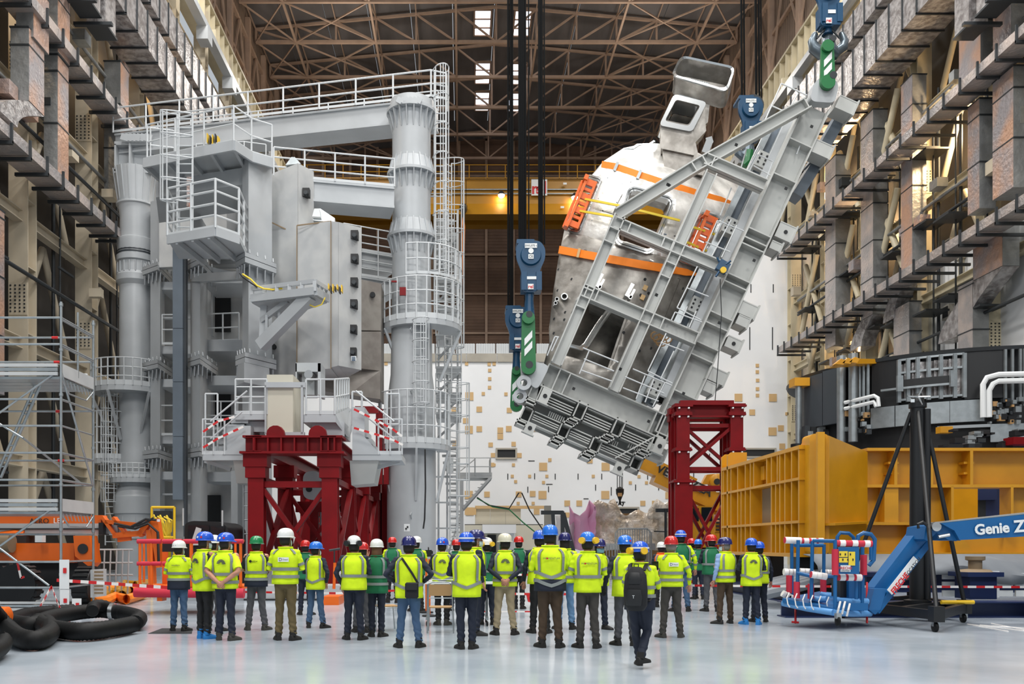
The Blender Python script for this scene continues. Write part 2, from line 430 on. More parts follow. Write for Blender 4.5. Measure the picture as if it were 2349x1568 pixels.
# ---------------- side walls ----------------
CD = [25.1+6.5*i for i in range(14)]           # column depths
for side in (-1, 1):
    X = XL if side < 0 else XR; nm = 'left' if side < 0 else 'right'; s = side
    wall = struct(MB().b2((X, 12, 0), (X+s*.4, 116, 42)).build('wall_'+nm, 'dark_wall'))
    # upper part above the crane rails
    ux = -20.8 if side < 0 else 27.6
    for a, b_ in zip(CD, CD[1:]):
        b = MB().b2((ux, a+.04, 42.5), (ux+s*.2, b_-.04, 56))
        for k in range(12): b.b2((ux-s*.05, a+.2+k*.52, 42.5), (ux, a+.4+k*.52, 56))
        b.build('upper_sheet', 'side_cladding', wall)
        boxo('upper_girt', (ux-s*.3, a, 46.4), (ux, b_, 46.7), 'roof_steel', wall)
        boxo('upper_girt', (ux-s*.3, a, 50), (ux, b_, 50.3), 'roof_steel', wall)
        bar('upper_brace', (ux-s*.3, a, 43), (ux-s*.3, (a+b_)/2, 50), .16, .16, 'roof_steel', wall)
        bar('upper_brace', (ux-s*.3, b_, 43), (ux-s*.3, (a+b_)/2, 50), .16, .16, 'roof_steel', wall)
    cx = -19.2 if side < 0 else 26.9
    cm = 'cream_steel' if side < 0 else 'cream_light'
    for i, y in enumerate(CD):
        c = MB()
        # H column: two flanges across the hall axis, web with stiffeners
        c.b2((cx-.42, y-.4, 0), (cx+.42, y-.35, 41)).b2((cx-.42, y+.35, 0), (cx+.42, y+.4, 41)).b2((cx-.03, y-.36, 0), (cx+.03, y+.36, 41))
        co = c.build('column', cm, wall)
        for k in range(14):
            z = 2+k*2.9
            boxo('stiffener', (cx-.4, y-.36, z), (cx+.4, y+.36, z+.05), cm, co)
        for z in (11.5, 22):
            boxo('splice_plate', (cx-.4, y-.44, z), (cx+.4, y-.4, z+1.4), cm, co)
            pb = MB()
            for a in range(4):
                for k in range(8): pb.box((cx-.3+a*.2, y-.45, z+.15+k*.16), (.06, .05, .06))
            pb.build('bolts', 'dark_steel', co)['kind'] = 'stuff'
        boxo('upper_post', (ux-s*.5, y-.3, 41.8), (ux-s*.05, y+.3, 52), 'roof_steel', wall)
    for a, b_ in zip(CD, CD[1:]):
        for z in (5.2, 10.3, 15.8, 21.2, 26.6, 32, 36.5):
            piece('ibeam', 'wall_beam', (cx, a+.4, z), (cx, b_-.4, z), .42, .5, cm, wall)
        for (za, zb) in ((.5, 5.2), (5.2, 10.3), (10.3, 15.8), (15.8, 21.2), (21.2, 26.6), (26.6, 32), (32, 36.5)):
            m_ = (a+b_)/2
            rod('wall_brace', (cx+s*.7, a+.5, za+.2), (cx+s*.7, m_, zb-.2), .17, cm, wall)
            rod('wall_brace', (cx+s*.7, b_-.5, za+.2), (cx+s*.7, m_, zb-.2), .17, cm, wall)
    # crane runway: ribbed girder, rail beam, walkway
    gx = cx-s*.1
    g = thing('crane_runway', 'cream crane runway girder with stiffener ribs high on the %s wall' % nm, 'girder', (gx, 40, 38.6))
    b = MB().b2((gx-.45, 34, 38.6), (gx+.45, 115, 38.75)).b2((gx-.45, 34, 41.6), (gx+.45, 115, 41.8)).b2((gx-.06, 34, 38.7), (gx+.06, 115, 41.7))
    b.build('girder', 'cream_light', g)
    for k in range(60): boxo('rib', (gx-.42, 36+k*1.3, 38.75), (gx+.42, 36.06+k*1.3, 41.6), 'cream_light', g)
    MB().b2((gx-.1, 34, 41.8), (gx+.1, 115, 42.1)).build('rail', 'bright_yellow', g)
    MB().b2((gx-s*1.5, 34, 37.3), (gx-s*.9, 115, 37.75)).build('service_duct', 'white_paint', g)
    for k in range(13): boxo('hanger', (gx-s*1.3, 37+k*6.5, 37.7), (gx-s*.3, 37.2+k*6.5, 38.8), 'cream_light', g)
    for k in range(12): boxo('junction_box', (gx-s*1.6, 40.5+k*6.5, 36.4), (gx-s*.8, 41.6+k*6.5, 37.3), 'white_paint', g)
# ---------------- distant yellow overhead crane ----------------
D2 = 96.0
cr = thing('overhead_crane', 'yellow overhead travelling crane spanning the far end of the hall', 'crane', (3.5, D2, PZ(495, D2)))
z0, z1, z2 = PZ(495, D2), PZ(467, D2), PZ(412, D2)
MB().b2((-19, D2, z1), (26.5, D2+1.4, z2)).b2((-19, D2-.12, z2-.12), (26.5, D2+1.5, z2)).build('main_girder', 'crane_yellow', cr)
MB().prism([(-19, D2-.5, z0), (-19, D2+1.3, z0), (-19, D2+1.3, z1), (-19, D2, z1)], (45.5, 0, 0)).build('lower_flange', 'crane_yellow', cr)
MB().b2((-19, D2+4, z0+.5), (26.5, D2+5.4, z2)).build('rear_girder', 'crane_yellow', cr)
for zz in (446, 436): rod('conduit', (-19, D2-.2, PZ(zz, D2)), (26.5, D2-.2, PZ(zz, D2)), .09, 'galvanised', cr)
railing(cr, [(-19, D2-.3, z2), (26.5, D2-.3, z2)], 'crane_yellow', h=1.5, step=2, r=.05)
for px, py in ((1150, 447), (1318, 452)):
    p = P(px, py, D2-.6); MB().lathe(p+V((0, 0, 0)), [(.05, .5), (.3, .25), (.42, 0)], 12).build('lamp_shade', 'dark_steel', cr)
    MB().lathe(p, [(.02, -.35), (.3, -.2), (.36, 0), (.2, .1)], 10).build('bulb', 'lamp_glow', cr, True)
sg = MB().b2(P(1219, 448, D2-.5), P(1255, 412, D2-.4)).build('sign', 'label_white', cr)
text('r', 1.7, 'red_plain', face_cam(P(1226, 433, D2-.53)), sg, bold=.04)
text('e', 1.7, 'red_plain', face_cam(P(1238, 433, D2-.53)) @ Matrix.Diagonal((-1, 1, 1, 1)), sg, bold=.04)
text('l', 1.9, 'red_plain', face_cam(P(1250, 431, D2-.53)), sg, bold=.04)
for px, py in ((760, 470), (1290, 475), (1296, 421)): boxo('plate', P(px-4, py+2, D2-.55), P(px+4, py-2, D2-.5), 'label_white', cr)
# small hook of the far crane
hk = thing('hook_block', 'small black hook block with an orange sling hanging left of the ropes', 'hook', P(1063, 500, 95.1))
MB().lathe(P(1063, 482, 95.1), [(.2, .7), (.42, .5), (.42, 0), (.15, -.5), (.1, -.8)], 10).build('block', 'black_paint', hk, True)
for dx in (-6, 6): rod('hoist_rope', P(1063+dx, 476, 95.1), P(1063+dx, 412, 95.1), .03, 'black_rope', hk)
MB().path([P(1063, 495, 95.1), P(1060, 520, 95.1), P(1063, 700, 95.1), P(1066, 520, 95.1), P(1063, 495, 95.1)], .06, 6).build('sling', 'orange_strap', hk, True)
# ---------------- air ducts and cable trays on the side walls ----------------
def hduct(label, x0, x1, z0, z1, d0, d1, seg, m='foil', rib='dark_steel', side=1, arms=0):
    t = thing('air_duct', label, 'duct', ((x0+x1)/2, d0, z0)); d = d0; i = 0; xa, xb = min(x0, x1), max(x0, x1)
    while d < d1-.1:
        e = min(d+seg, d1); o = MB().b2((xa, d+.03, z0), (xb, e-.03, z1)).build('duct_section', m, t)
        if rib: MB().b2((xa-.07, e-.05, z0-.09), (xb+.07, e+.03, z0+.01)).b2((xa-.07 if side > 0 else xb, e-.05, z0-.05), (xa if side > 0 else xb+.07, e+.03, z1+.05)).build('hanger_frame', rib, t)
        if arms: MB().b2((xa-.1, e-.08, z0-.22), (xb+arms, e+.04, z0-.08)).b2((xa-.1 if side > 0 else xb, e-.06, z0-.2), (xa if side > 0 else xb+.1, e+.02, z1+.15)).build('bracket_arm', 'dark_steel', t) if side > 0 else MB().b2((xa-arms, e-.08, z0-.22), (xb+.1, e+.04, z0-.08)).b2((xb, e-.06, z0-.2), (xb+.1, e+.02, z1+.15)).build('bracket_arm', 'dark_steel', t)
        d = e; i += 1
    return t
# right wall
hduct('big foil-clad duct under the crane girder on the right wall, lower of two', 24.0, 26.2, 29.6, 31.9, 28, 67, 1.5)
hduct('foil-clad duct just above the biggest duct on the right wall', 24.7, 26.0, 33.6, 35.2, 28, 68, 1.5)
hduct('long foil-topped duct halfway up the right wall on dark brackets', 24.3, 25.5, 23.7, 24.15, 28, 67, 1.45, 'foil_pink', None, 1, .95)
hduct('long foil-topped duct lowest on the right wall on dark brackets', 24.3, 25.5, 16.3, 16.75, 28, 67, 1.45, 'foil_pink', None, 1, .95)
# left wall
hduct('big foil-clad duct under the crane girder on the left wall, lower of two', -16.8, -18.7, 28.1, 30.0, 24, 66, 1.5, side=-1)
hduct('foil-clad duct just above the biggest duct on the left wall', -17.2, -18.6, 31.4, 33.2, 24, 66, 1.5, side=-1)
hduct('long foil-topped duct halfway up the left wall on dark brackets', -17.4, -18.6, 23.4, 23.85, 22, 58, 1.45, 'foil_pink', None, -1, .1)
hduct('long foil-topped duct lowest on the left wall, ending at the round column', -17.4, -18.6, 17.2, 17.65, 22, 44.5, 1.45, 'foil_pink', None, -1, .1)
def vduct(label, X, d0, d1, w, z0, z1, side, seg=2.3, m='foil_copper', m2='duct_steel', elbow=None):
    """riser: wide face towards the hall, narrow face towards the camera"""
    t = thing('air_duct', label, 'duct', (X, d0, z0)); z = z0; xa, xb = (X, X+w) if side > 0 else (X-w, X)
    while z < z1-.1:
        e = min(z+seg, z1); b = MB().use(m2).b2((xa, d0, z+.02), (xb, d1, e-.02)); b.use(m)
        xf = X-side*.015; b.b2((xf, d0+.02, z+.03), (X, d1-.02, e-.03)); b.build('duct_section', None, t)
        MB().b2((xa-.03, d0-.05, e-.03), (xb+.03, d1+.03, e+.03)).build('flange', 'dark_steel', t); z = e
    if elbow:
        (dx, dz) = elbow; b = MB(); n = 5; prev = None
        for i in range(n):
            f0, f1 = i/n, (i+1)/n; g = lambda f: (sin(f*pi/2)*dx, -f*dz)
            (ya, za), (yb, zb) = g(f0), g(f1)
            b.prism([(xa, d0+ya, z0+za), (xb, d0+ya, z0+za), (xb, d1+ya, z0+za), (xa, d1+ya, z0+za)], (0, yb-ya, zb-za))
        b.build('elbow', 'foil', t)
    return t
def byp(pf, pm, X): return abs(X*2000/(pm-1060)), abs(X*2000/(pf-1060))
for lab, pf, pm, X, w, yt, yb, el in [
    ('round-shouldered copper-sheened riser behind the top of the tilted frame', 1893, 1917, 25.4, 1.0, 355, 790, None),
    ('copper-sheened riser second from the white back wall on the right side', 1975, 2003, 25.5, .9, 250, 720, (1.6, 1.6)),
    ('ribbed riser with bright copper glare near the middle of the right wall', 2067, 2093, 25.6, .8, 170, 610, (2.2, 2.4)),
    ('steel riser below the elbow, in front of the white wall panels', 2050, 2086, 25.7, .7, 690, 850, None),
    ('narrower copper riser, third from the right edge of the photo', 2220, 2247, 25.4, .8, 225, 478, None),
    ('wide copper riser close to the right edge of the photo', 2277, 2325, 25.3, 1.1, 150, 430, None),
    ('short foil riser at the top right corner, left of another', 2200, 2250, 25.6, .8, -60, 150, None),
    ('short foil riser at the very top right corner', 2278, 2320, 25.6, .8, -80, 110, None),
    ('big copper duct with a wide bend above the black ring structure', 2232, 2300, 25.6, .8, 490, 610, (3.2, 2.4)),
    ('copper duct dropping behind the black ring structure', 2198, 2232, 25.6, .8, 640, 860, None)]:
    d0, d1 = byp(pf, pm, X); vduct(lab, X, d0, d1, w, PZ(yb, d0), PZ(yt, d0), 1, elbow=el, m='foil_pink' if pf < 2000 or yb > 750 else 'foil_copper')
for lab, pf, pm, X, w, yt, yb, el in [
    ('foil riser with a crumpled elbow at the far left of the photo', 101, 66, -17.7, .75, 62, 232, (-2.2, 1.5)),
    ('copper-sheened riser between the two long ducts on the left wall', 157, 132, -17.8, .6, 125, 402, None),
    ('dark ribbed riser just left of the gantry walkway', 295, 276, -17.9, .85, 140, 440, None),
    ('short foil riser at the top left corner of the photo, left of another', 112, 76, -17.6, .7, -60, 85, None),
    ('short foil riser at the top left, right of another', 160, 132, -17.7, .6, -60, 118, None),
    ('steel duct behind the scaffold tower at the left edge', 10, -14, -18, .8, 470, 900, None)]:
    d0, d1 = byp(pf, pm, X); vduct(lab, X, d0, d1, w, PZ(yb, d0), PZ(yt, d0), -1, elbow=el)
# hanging foil duct ends under the big duct
for side, X, labs in ((-1, -17.3, 'left'), (1, 24.4, 'right')):
    for i, dd in enumerate((37.5, 39.4, 41.2)):
        t = thing('duct_outlet', 'short square foil duct end under the big duct on the %s wall, %s of three' % (labs, ('nearest', 'middle', 'farthest')[i]), 'duct', (X, dd, 26)); w = .9
        b = MB(); b.b2((X-w/2, dd, 26.2), (X+w/2, dd+1.2, 28.1 if side < 0 else 29.6)); b.build('duct_section', 'foil', t); MB().b2((X-w/2-.06, dd-.06, 26.1), (X+w/2+.06, dd+1.26, 26.2)).build('flange', 'dark_steel', t); boxo('hanger', (X-w, dd-.4, 25.9), (X+w, dd-.2, 26.05), 'dark_steel', t)
WL, WR = [o for o in bpy.data.objects if o.name == 'wall_left'][0], [o for o in bpy.data.objects if o.name == 'wall_right'][0]
# white lower panels, louvres and small windows behind the right-hand risers
for k in range(9):
    d = 26.5+k*3.0; boxo('wall_panel', (27.3, d+.03, 0), (27.5, d+2.97, 18.2), 'white_wall', WR); boxo('panel_pilaster', (27.1, d-.15, 0), (27.4, d+.15, 18.2), 'cream_wall', WR)
for (px, py) in ((2185, 712), (2188, 560), (2213, 575)): d = 27.2*2000/(px-1060); o = boxo('wall_vent', (27.0, d, PZ(py+16, d)), (27.28, d+.7, PZ(py-16, d)), 'concrete', WR); boxo('vent_opening', (26.97, d+.1, PZ(py+12, d)), (27.0, d+.6, PZ(py-12, d)), 'slot_dark', o)
# pipes, conduit and ladders of dark steel between the columns
rw = random.Random(5)
for side, X, WO, ds in ((-1, -18.4, WL, (35.2, 41.2, 48)), (1, 25.9, WR, (44, 46.8, 49, 52.8, 55, 59, 62, 66))):
    for d in ds:
        for k in range(2): rod('conduit_pipe', (X+side*(.6+k*.5), d+k*.4, rw.uniform(2, 8)), (X+side*(.6+k*.5), d+k*.4, rw.uniform(24, 29)), .05+.04*k, 'dark_steel', WO)
        for k in range(5): z = 4+k*5.1+rw.uniform(-1, 1); boxo('support_channel', (X-.3, d-.9, z), (X+.4+side*.6, d+.6, z+.1), 'dark_steel', WO)
    for z in (19.5, 20.6, 26.1, 13.2): rod('long_pipe', (X+side*.3, 26, z), (X+side*.3, 68, z), .09, 'duct_steel' if z > 20 else 'dark_steel', WO)
    for i in range(24): d = 28+i*1.7+rw.uniform(0, .6); z = rw.choice((12.3, 14, 19.6, 20.9, 25.8, 27)); boxo('junction_box', (X-.3, d, z), (X+.3, d+rw.uniform(.3, .8), z+rw.uniform(.3, .8)), rw.choice(('dark_steel', 'galvanised', 'foil_copper', 'cream_steel')), WO)
for d0 in (52, 58, 64): # bright bracing that shows at the far end of the right wall
    for k in range(4): rod('raking_brace', (26.4, d0, 6+k*6), (26.4, d0+3, 11+k*6), .2, 'cream_light', WR); rod('raking_brace', (26.2, d0+3.2, 6+k*6), (26.2, d0+.4, 11+k*6), .2, 'cream_light', WR)
# warm wall lamps behind the steelwork
for (x, d, z) in ((27.6, 57, 22), (27.6, 63, 27), (27.6, 60, 14), (-20.6, 34, 28), (-20.6, 52, 30), (27.8, 47, 24)):
    l = bpy.data.lights.new('wall_lamp', 'POINT'); l.energy = 2600 if x > 0 else 700; l.color = (1, .68, .36); l.shadow_soft_size = .25
    o = bpy.data.objects.new('wall_lamp', l); col.objects.link(o); o.location = (x, d, z)
for (x, d, z, w) in ((-8.5, 86, 43, WL),): pass
# ---------------- upending tool with the vessel sector, hung from the cranes ----------------
DT = 40.0
A_, C_ = V((.914, 0, -.407)), V((.407, 0, .914))     # across and along the tilted tool
def L2(pts, d): return [P(x, y, d) for x, y in pts]
JIT = [0]
def webbeam(name, p, q, wpx, parent, d=DT, dep=.9, m='frame_paint', ribs=(), web=.5, t=.06):
    JIT[0] += 1; d = d-.006*(JIT[0] % 5); web = web+.015*(JIT[0] % 4)
    """girder whose flanges face across: web plate set back between two flange plates; ribs close the pockets"""
    k = d/2000; a, b_ = P(*p, d), P(*q, d); z = (b_-a).normalized(); y = V((0, 1, 0)); x = y.cross(z).normalized()
    h = wpx*k; c = (a+b_)/2; Lh = (b_-a).length; M = Matrix((x, y, z)).transposed(); b = MB()
    b.box(c+y*(dep*web), (h, t, Lh), M)
    for s in (-1, 1): b.box(c+x*s*(h/2-t/2)+y*dep/2, (t, dep, Lh), M)
    o = b.build(name, m, parent)
    for f in ribs:
        r = a.lerp(b_, f); Mx = M; link('rib', unit('box', m), o, Matrix.Translation(r+y*dep*.5) @ M.to_4x4() @ Matrix.Diagonal((h*.98, dep*.98, t, 1)))
    return o
def roundpoly(pts, r, n=5):
    out = []; k = len(pts)
    for i in range(k):
        p0, p, p1 = V(pts[i-1]), V(pts[i]), V(pts[(i+1) % k]); a = (p0-p).normalized(); b_ = (p1-p).normalized()
        rr = min(r, (p0-p).length*.45, (p1-p).length*.45); s, e = p+a*rr, p+b_*rr
        for j in range(n+1):
            t = j/n; out.append(s*(1-t)**2+p*2*t*(1-t)+e*t*t)
    return out
def ring(b, outer, inner, off):
    """frame between two loops, extruded by off"""
    n = len(outer); off = V(off); vs = outer+inner+[p+off for p in outer]+[p+off for p in inner]; f = []
    for i in range(n):
        j = (i+1) % n; f += [(i, j, n+j, n+i), (2*n+i, 3*n+i, 3*n+j, 2*n+j), (i, 2*n+i, 2*n+j, j), (n+i, n+j, 3*n+j, 3*n+i)]
    b.add(vs, f)
tool = thing('upending_frame', 'large grey steel frame hanging tilted from the cranes around the metal vessel sector', 'frame', P(1500, 650, DT))
F = 'frame_paint'
g2 = webbeam('long_girder', (1879, 236), (1560, 932), 60, tool, dep=1.5, web=.35, ribs=(.13, .245, .425, .455, .475, .575, .60, .70, .735, .80, .84, .96))
g2b = webbeam('long_girder_end', (1560, 932), (1530, 1000), 60, tool, dep=1.5, web=.35, ribs=(.4, .99))
g1 = webbeam('base_girder', (1250, 858), (1538, 985), 56, tool, dep=1.5, web=.35, ribs=(0, .09, .17, .86, .93, 1))
for (p, q, w, rb) in [((1423, 492), (1277, 832), 27, (.09, .18, .5, .62)), ((1418, 488), (1602, 375), 27, (.95,)), ((1602, 375), (1856, 232), 27, (.06, .98)),
                  ((1634, 392), (1410, 893), 27, (.42, .48)), ((1620, 362), (1757, 422), 27, (.12,)), ((1412, 508), (1672, 617), 27, (.12, .42, .5)),
                  ((1337, 663), (1601, 776), 30, (.03, .12, .6, .69, .99))]:
    webbeam('brace', p, q, w, tool, dep=.55, ribs=rb, d=39.6)
# square holes in the webs
for x, y in [(1862, 290), (1803, 432), (1730, 597), (1650, 740), (1568, 902), (1535, 420-55+60), (1387, 378+260-35), (1689, 332), (1314, 717), (1316, 891), (1488, 966), (1506, 676), (1423, 846), (1375, 593), (1487, 547), (1532, 383+40)]:
    p = P(x, y, DT+.22 if False else 39.85); link('web_hole', unit('box', 'slot_dark'), tool, Matrix.Translation(p) @ Matrix.Rotation(R(24), 4, 'Y') @ Matrix.Diagonal((.13, .02, .13, 1)))
# brackets and lugs standing off the long girder
for (x, y, w, h, hole) in [(1932, 252, 44, 30, 0), (1878, 352, 44, 30, 0), (1794, 540, 40, 36, 1), (1708, 716, 42, 30, 0), (1676, 793, 36, 26, 1), (1638, 866, 44, 30, 0), (1697, 742, 28, 22, 0), (1622, 892, 26, 24, 0), (1772, 572, 26, 18, 0), (1500, 1040, 46, 30, 1)]:
    k = .02; c = P(x, y, DT+.5); M = Matrix.Rotation(R(24), 3, 'Y'); b = MB()
    b.box(c, (w*k, .9, h*k), M); b.box(c+M @ V((w*k/2, 0, 0)), (.07, 1.1, (h+8)*k), M); b.box(c-M @ V((0, .44, -h*k/2)), (w*k, .05, .05), M)
    o = b.build('lug', F, tool)
    if hole: MB().lathe(c-V((0, .47, 0)), [(.09, -.01), (.09, .02)], 12, 'y').build('lug_hole', 'slot_dark', o)
for (p, q) in [((1925, 272), (1862, 385)), ((1872, 375), (1822, 455))]:
    bar('back_plate', P(*p, DT+1.6), P(*q, DT+1.6), .5, .9, 'blue_grey_paint', tool, (0, 1, 0))
# grillage under the base girder, in units of one px = 20 mm
def GR(u, v, d=DT):   # u along the girder, v away from it
    x = 1219+u*.915-v*.403; y = 877+u*.403+v*.915
    return P(x, y, d)
MG = Matrix.Rotation(R(23.8), 3, 'Y'); M4 = MG.to_4x4()
gr = MB().box(GR(158, 50, DT+1.5), (6.2, .1, 2.0), MG).build('grillage_plate', F, tool)
def gbox(u, v, w, h, name='pocket', d0=0.0, dep=1.3):
    k = .02; c = GR(u, v, DT+d0+dep/2); b = MB(); W_, H_ = w*k, h*k
    b.box(c+V((0, dep/2, 0)), (W_, .05, H_), MG)
    for s in (-1, 1):
        b.box(c+MG @ V((s*(W_/2-.03), 0, 0)), (.06, dep, H_), MG); b.box(c+MG @ V((0, 0, s*(H_/2-.03))), (W_, dep, .06), MG)
    return b.build(name, F, gr)
for u in (16, 127, 221, 314): gbox(u, 20, 24, 42)
for u in (19, 111, 190, 290): gbox(u, 76, 24, 34, d0=.1)
for u, v in [(16, 46), (16, 98), (121, 47), (116, 56), (211, 47), (204, 56), (108, 98), (104, 108), (186, 98), (181, 108), (298, 46), (292, 56)]: gbox(u, v, 26, 11, d0=-.2, dep=1.0)
for (u0, u1) in ((32, 112), (142, 206), (236, 300)):
    for v in (5, 17, 23, 29, 35): bar('slat', GR(u0, v, DT+.4), GR(u1, v, DT+.4), .6, .05, F, gr, (0, 0, 1))
for (u0, u1) in ((34, 98), (126, 176), (204, 276)):
    for v in (60, 68, 73, 78, 88): bar('slat', GR(u0, v, DT+.4), GR(u1, v, DT+.4), .6, .05, F, gr, (0, 0, 1))
for (u0, n, v) in ((66, 8, 50), (216, 5, 52), (262, 6, 42)):
    for k in range(n): bar('grating_bar', GR(u0+k*5, v-6, DT+.5), GR(u0+k*5, v+6, DT+.5), .05, .3, F, gr, (0, 1, 0))
for (u, v, h) in ((41, 17, 34), (39, 98, 26), (327, 16, 34), (263, 100, 26)):
    c = GR(u, v, DT-.25); b = MB().box(c, (.44, .3, h*.02), MG).box(c+MG @ V((0, 0, -h*.01)), (.6, .4, .06), MG); o = b.build('lifting_eye', F, gr)
    MB().lathe(c-V((0, .16, 0)), [(.1, -.01), (.1, .02)], 12, 'y').build('eye_hole', 'slot_dark', o)
for (p, q) in [((1499, 1002), (1411, 1050)), ((1540, 1008), (1490, 1042))]: bar('stay', P(*p, 39.7), P(*q, 39.7), .06, .06, F, tool)
# lifting lugs at the lower left corner
def eye(name, x, y, r, hr, parent, m, d, t=.3):
    c = P(x, y, d); k = d/2000; b = MB(); n = 20
    o_ = [c+V((cos(2*pi*i/n)*r*k, 0, sin(2*pi*i/n)*r*k)) for i in range(n)]; i_ = [c+V((cos(2*pi*i/n)*hr*k, 0, sin(2*pi*i/n)*hr*k)) for i in range(n)]
    ring(b, o_, i_, (0, t, 0)); return b.build(name, m, parent)
eye('lifting_ring', 1202, 877, 17, 8, tool, 'white_paint', 39.7); eye('lifting_ring', 1193, 908, 16, 8, tool, 'white_paint', 39.9)
MB().prism(roundpoly(L2([(1196, 820), (1262, 838), (1232, 895), (1196, 862)], 39.9), .3), (0, .5, 0)).build('pin_lug', 'white_paint', tool)
MB().prism(roundpoly(L2([(1205, 862), (1240, 870), (1228, 925), (1185, 925)], 40.3), .2), (0, .5, 0)).build('pin_lug', F, tool)
MB().prism(roundpoly(L2([(1858, 232), (1866, 190), (1896, 168), (1925, 190), (1916, 236)], 39.9), .3), (0, .5, 0)).build('pin_lug', 'white_paint', tool)
# inner guide rails, brackets and walkway rails
bar('guide_rail', P(1783, 290, 42.6), P(1480, 925, 42.6), .9, .45, 'blue_grey_paint', tool, (0, 1, 0))
bar('guide_edge', P(1768, 290, 42.2), P(1462, 925, 42.2), .3, .12, 'galvanised', tool, (0, 1, 0))
bar('guide_edge', P(1800, 290, 42.2), P(1498, 925, 42.2), .3, .12, 'galvanised', tool, (0, 1, 0))
bar('guide_shadow_gap', P(1808, 300, 43), P(1510, 925, 43), .3, .35, 'black_paint', tool, (0, 1, 0))  # solid black bar, the shade of the gap put into its colour
bar('inner_column', P(1828, 270, 41.2), P(1532, 915, 41.2), .9, .3, 'white_paint', tool, (0, 1, 0))
for (x, y) in [(1745, 370), (1671, 521), (1594, 702), (1500, 890)]:
    M = Matrix.Rotation(R(24), 3, 'Y'); c = P(x, y, 41.6); o = MB().box(c, (.55, .5, .75), M).build('guide_bracket', F, tool)
    for dx in (-.15, .15):
        for dz in (-.2, 0, .2): link('bolt_hole', unit('box', 'slot_dark'), o, Matrix.Translation(c+M @ V((dx, -.26, dz))) @ M.to_4x4() @ Matrix.Diagonal((.09, .03, .09, 1)))
K3 = lambda x, y: (1550+x/3.136, 150+y/3.136)
K4 = lambda x, y: (1240+x/3.92, 560+y/3.92)
RODS = [(K3, a) for a in [((400, 880), (320, 1080)), ((300, 1115), (190, 1360)), ((300, 1115), (490, 1190)), ((215, 1270), (390, 1340)), ((400, 1110), (250, 1390)), ((440, 1150), (330, 1380)), ((590, 640), (700, 690)), ((560, 720), (680, 790)), ((590, 640), (510, 800)), ((700, 690), (640, 850)), ((510, 600), (460, 770)), ((460, 770), (640, 850)), ((610, 580), (500, 780)), ((690, 290), (780, 330)), ((690, 290), (640, 400)), ((760, 130), (690, 290)), ((760, 130), (945, 215)), ((880, 200), (830, 290)), ((900, 560), (870, 640))]]
RODS += [(K4, a) for a in [((1410, 200), (1228, 570)), ((1228, 570), (1440, 680)), ((1310, 390), (1510, 470)), ((1210, 610), (1450, 700)), ((1210, 610), (1175, 685)), ((1320, 560), (1255, 710)), ((1400, 600), (1335, 750)), ((1130, 800), (965, 1140)), ((965, 1140), (1185, 1250)), ((1080, 880), (1290, 960)), ((1200, 960), (1080, 1210)), ((830, 1120), (1180, 1270)), ((760, 1190), (1110, 1340)), ((740, 1290), (1060, 1410)), ((940, 1180), (860, 1390)), ((1020, 1210), (940, 1420)), ((1120, 1240), (1010, 1460)), ((380, 930), (700, 1060)), ((390, 1030), (660, 1140)), ((360, 1130), (640, 1230)), ((440, 950), (350, 1165)), ((160, 830), (100, 960)), ((130, 830), (60, 1000)), ((130, 830), (165, 835))]]
for kf, (a, b_) in RODS: rod('walkway_rail', P(*kf(*a), 39.4 if kf is K4 else 40.2), P(*kf(*b_), 39.4 if kf is K4 else 40.2), .032, 'rail_paint', tool)
# ---------------- vessel sector ----------------
ves = thing('vessel_sector', 'stainless steel vessel sector with dome top held inside the tilted frame', 'vessel', P(1490, 600, 43))
def vdep(x, y):
    u = (x-1490)*.914+(y-560)*.407; a = -(x-1490)*.407+(y-560)*.914
    return 41.6+2.6*(u/215)**2+4.5*max(0, (-a-70)/170)**2
def in_poly(p, poly):
    x, y = p; c = False
    for i in range(len(poly)):
        (x0, y0), (x1, y1) = poly[i-1], poly[i]
        if (y0 > y) != (y1 > y) and x < (x1-x0)*(y-y0)/(y1-y0)+x0: c = not c
    return c
OUT = [(1250, 835), (1262, 790), (1266, 720), (1272, 670), (1283, 600), (1300, 522), (1322, 470), (1355, 412), (1385, 375), (1430, 345), (1480, 334), (1530, 335), (1600, 356), (1660, 385), (1712, 420), (1700, 470), (1665, 560), (1625, 650), (1575, 760), (1520, 880), (1480, 930), (1400, 905), (1310, 862)]
def rp2(pts, r): return [(p.x, p.y) for p in roundpoly([V((x, y)) for x, y in pts], r)]
PORT = rp2([(1447, 434), (1541, 460), (1492, 575), (1416, 551)], 16)
PORTL = rp2([(1346, 408), (1376, 416), (1330, 524), (1305, 518)], 8)
PORTR = rp2([(1610, 492), (1650, 506), (1604, 604), (1558, 590)], 14)
OPEN = rp2([(1350, 684), (1393, 700), (1440, 724), (1420, 780), (1398, 846), (1280, 812)], 10)
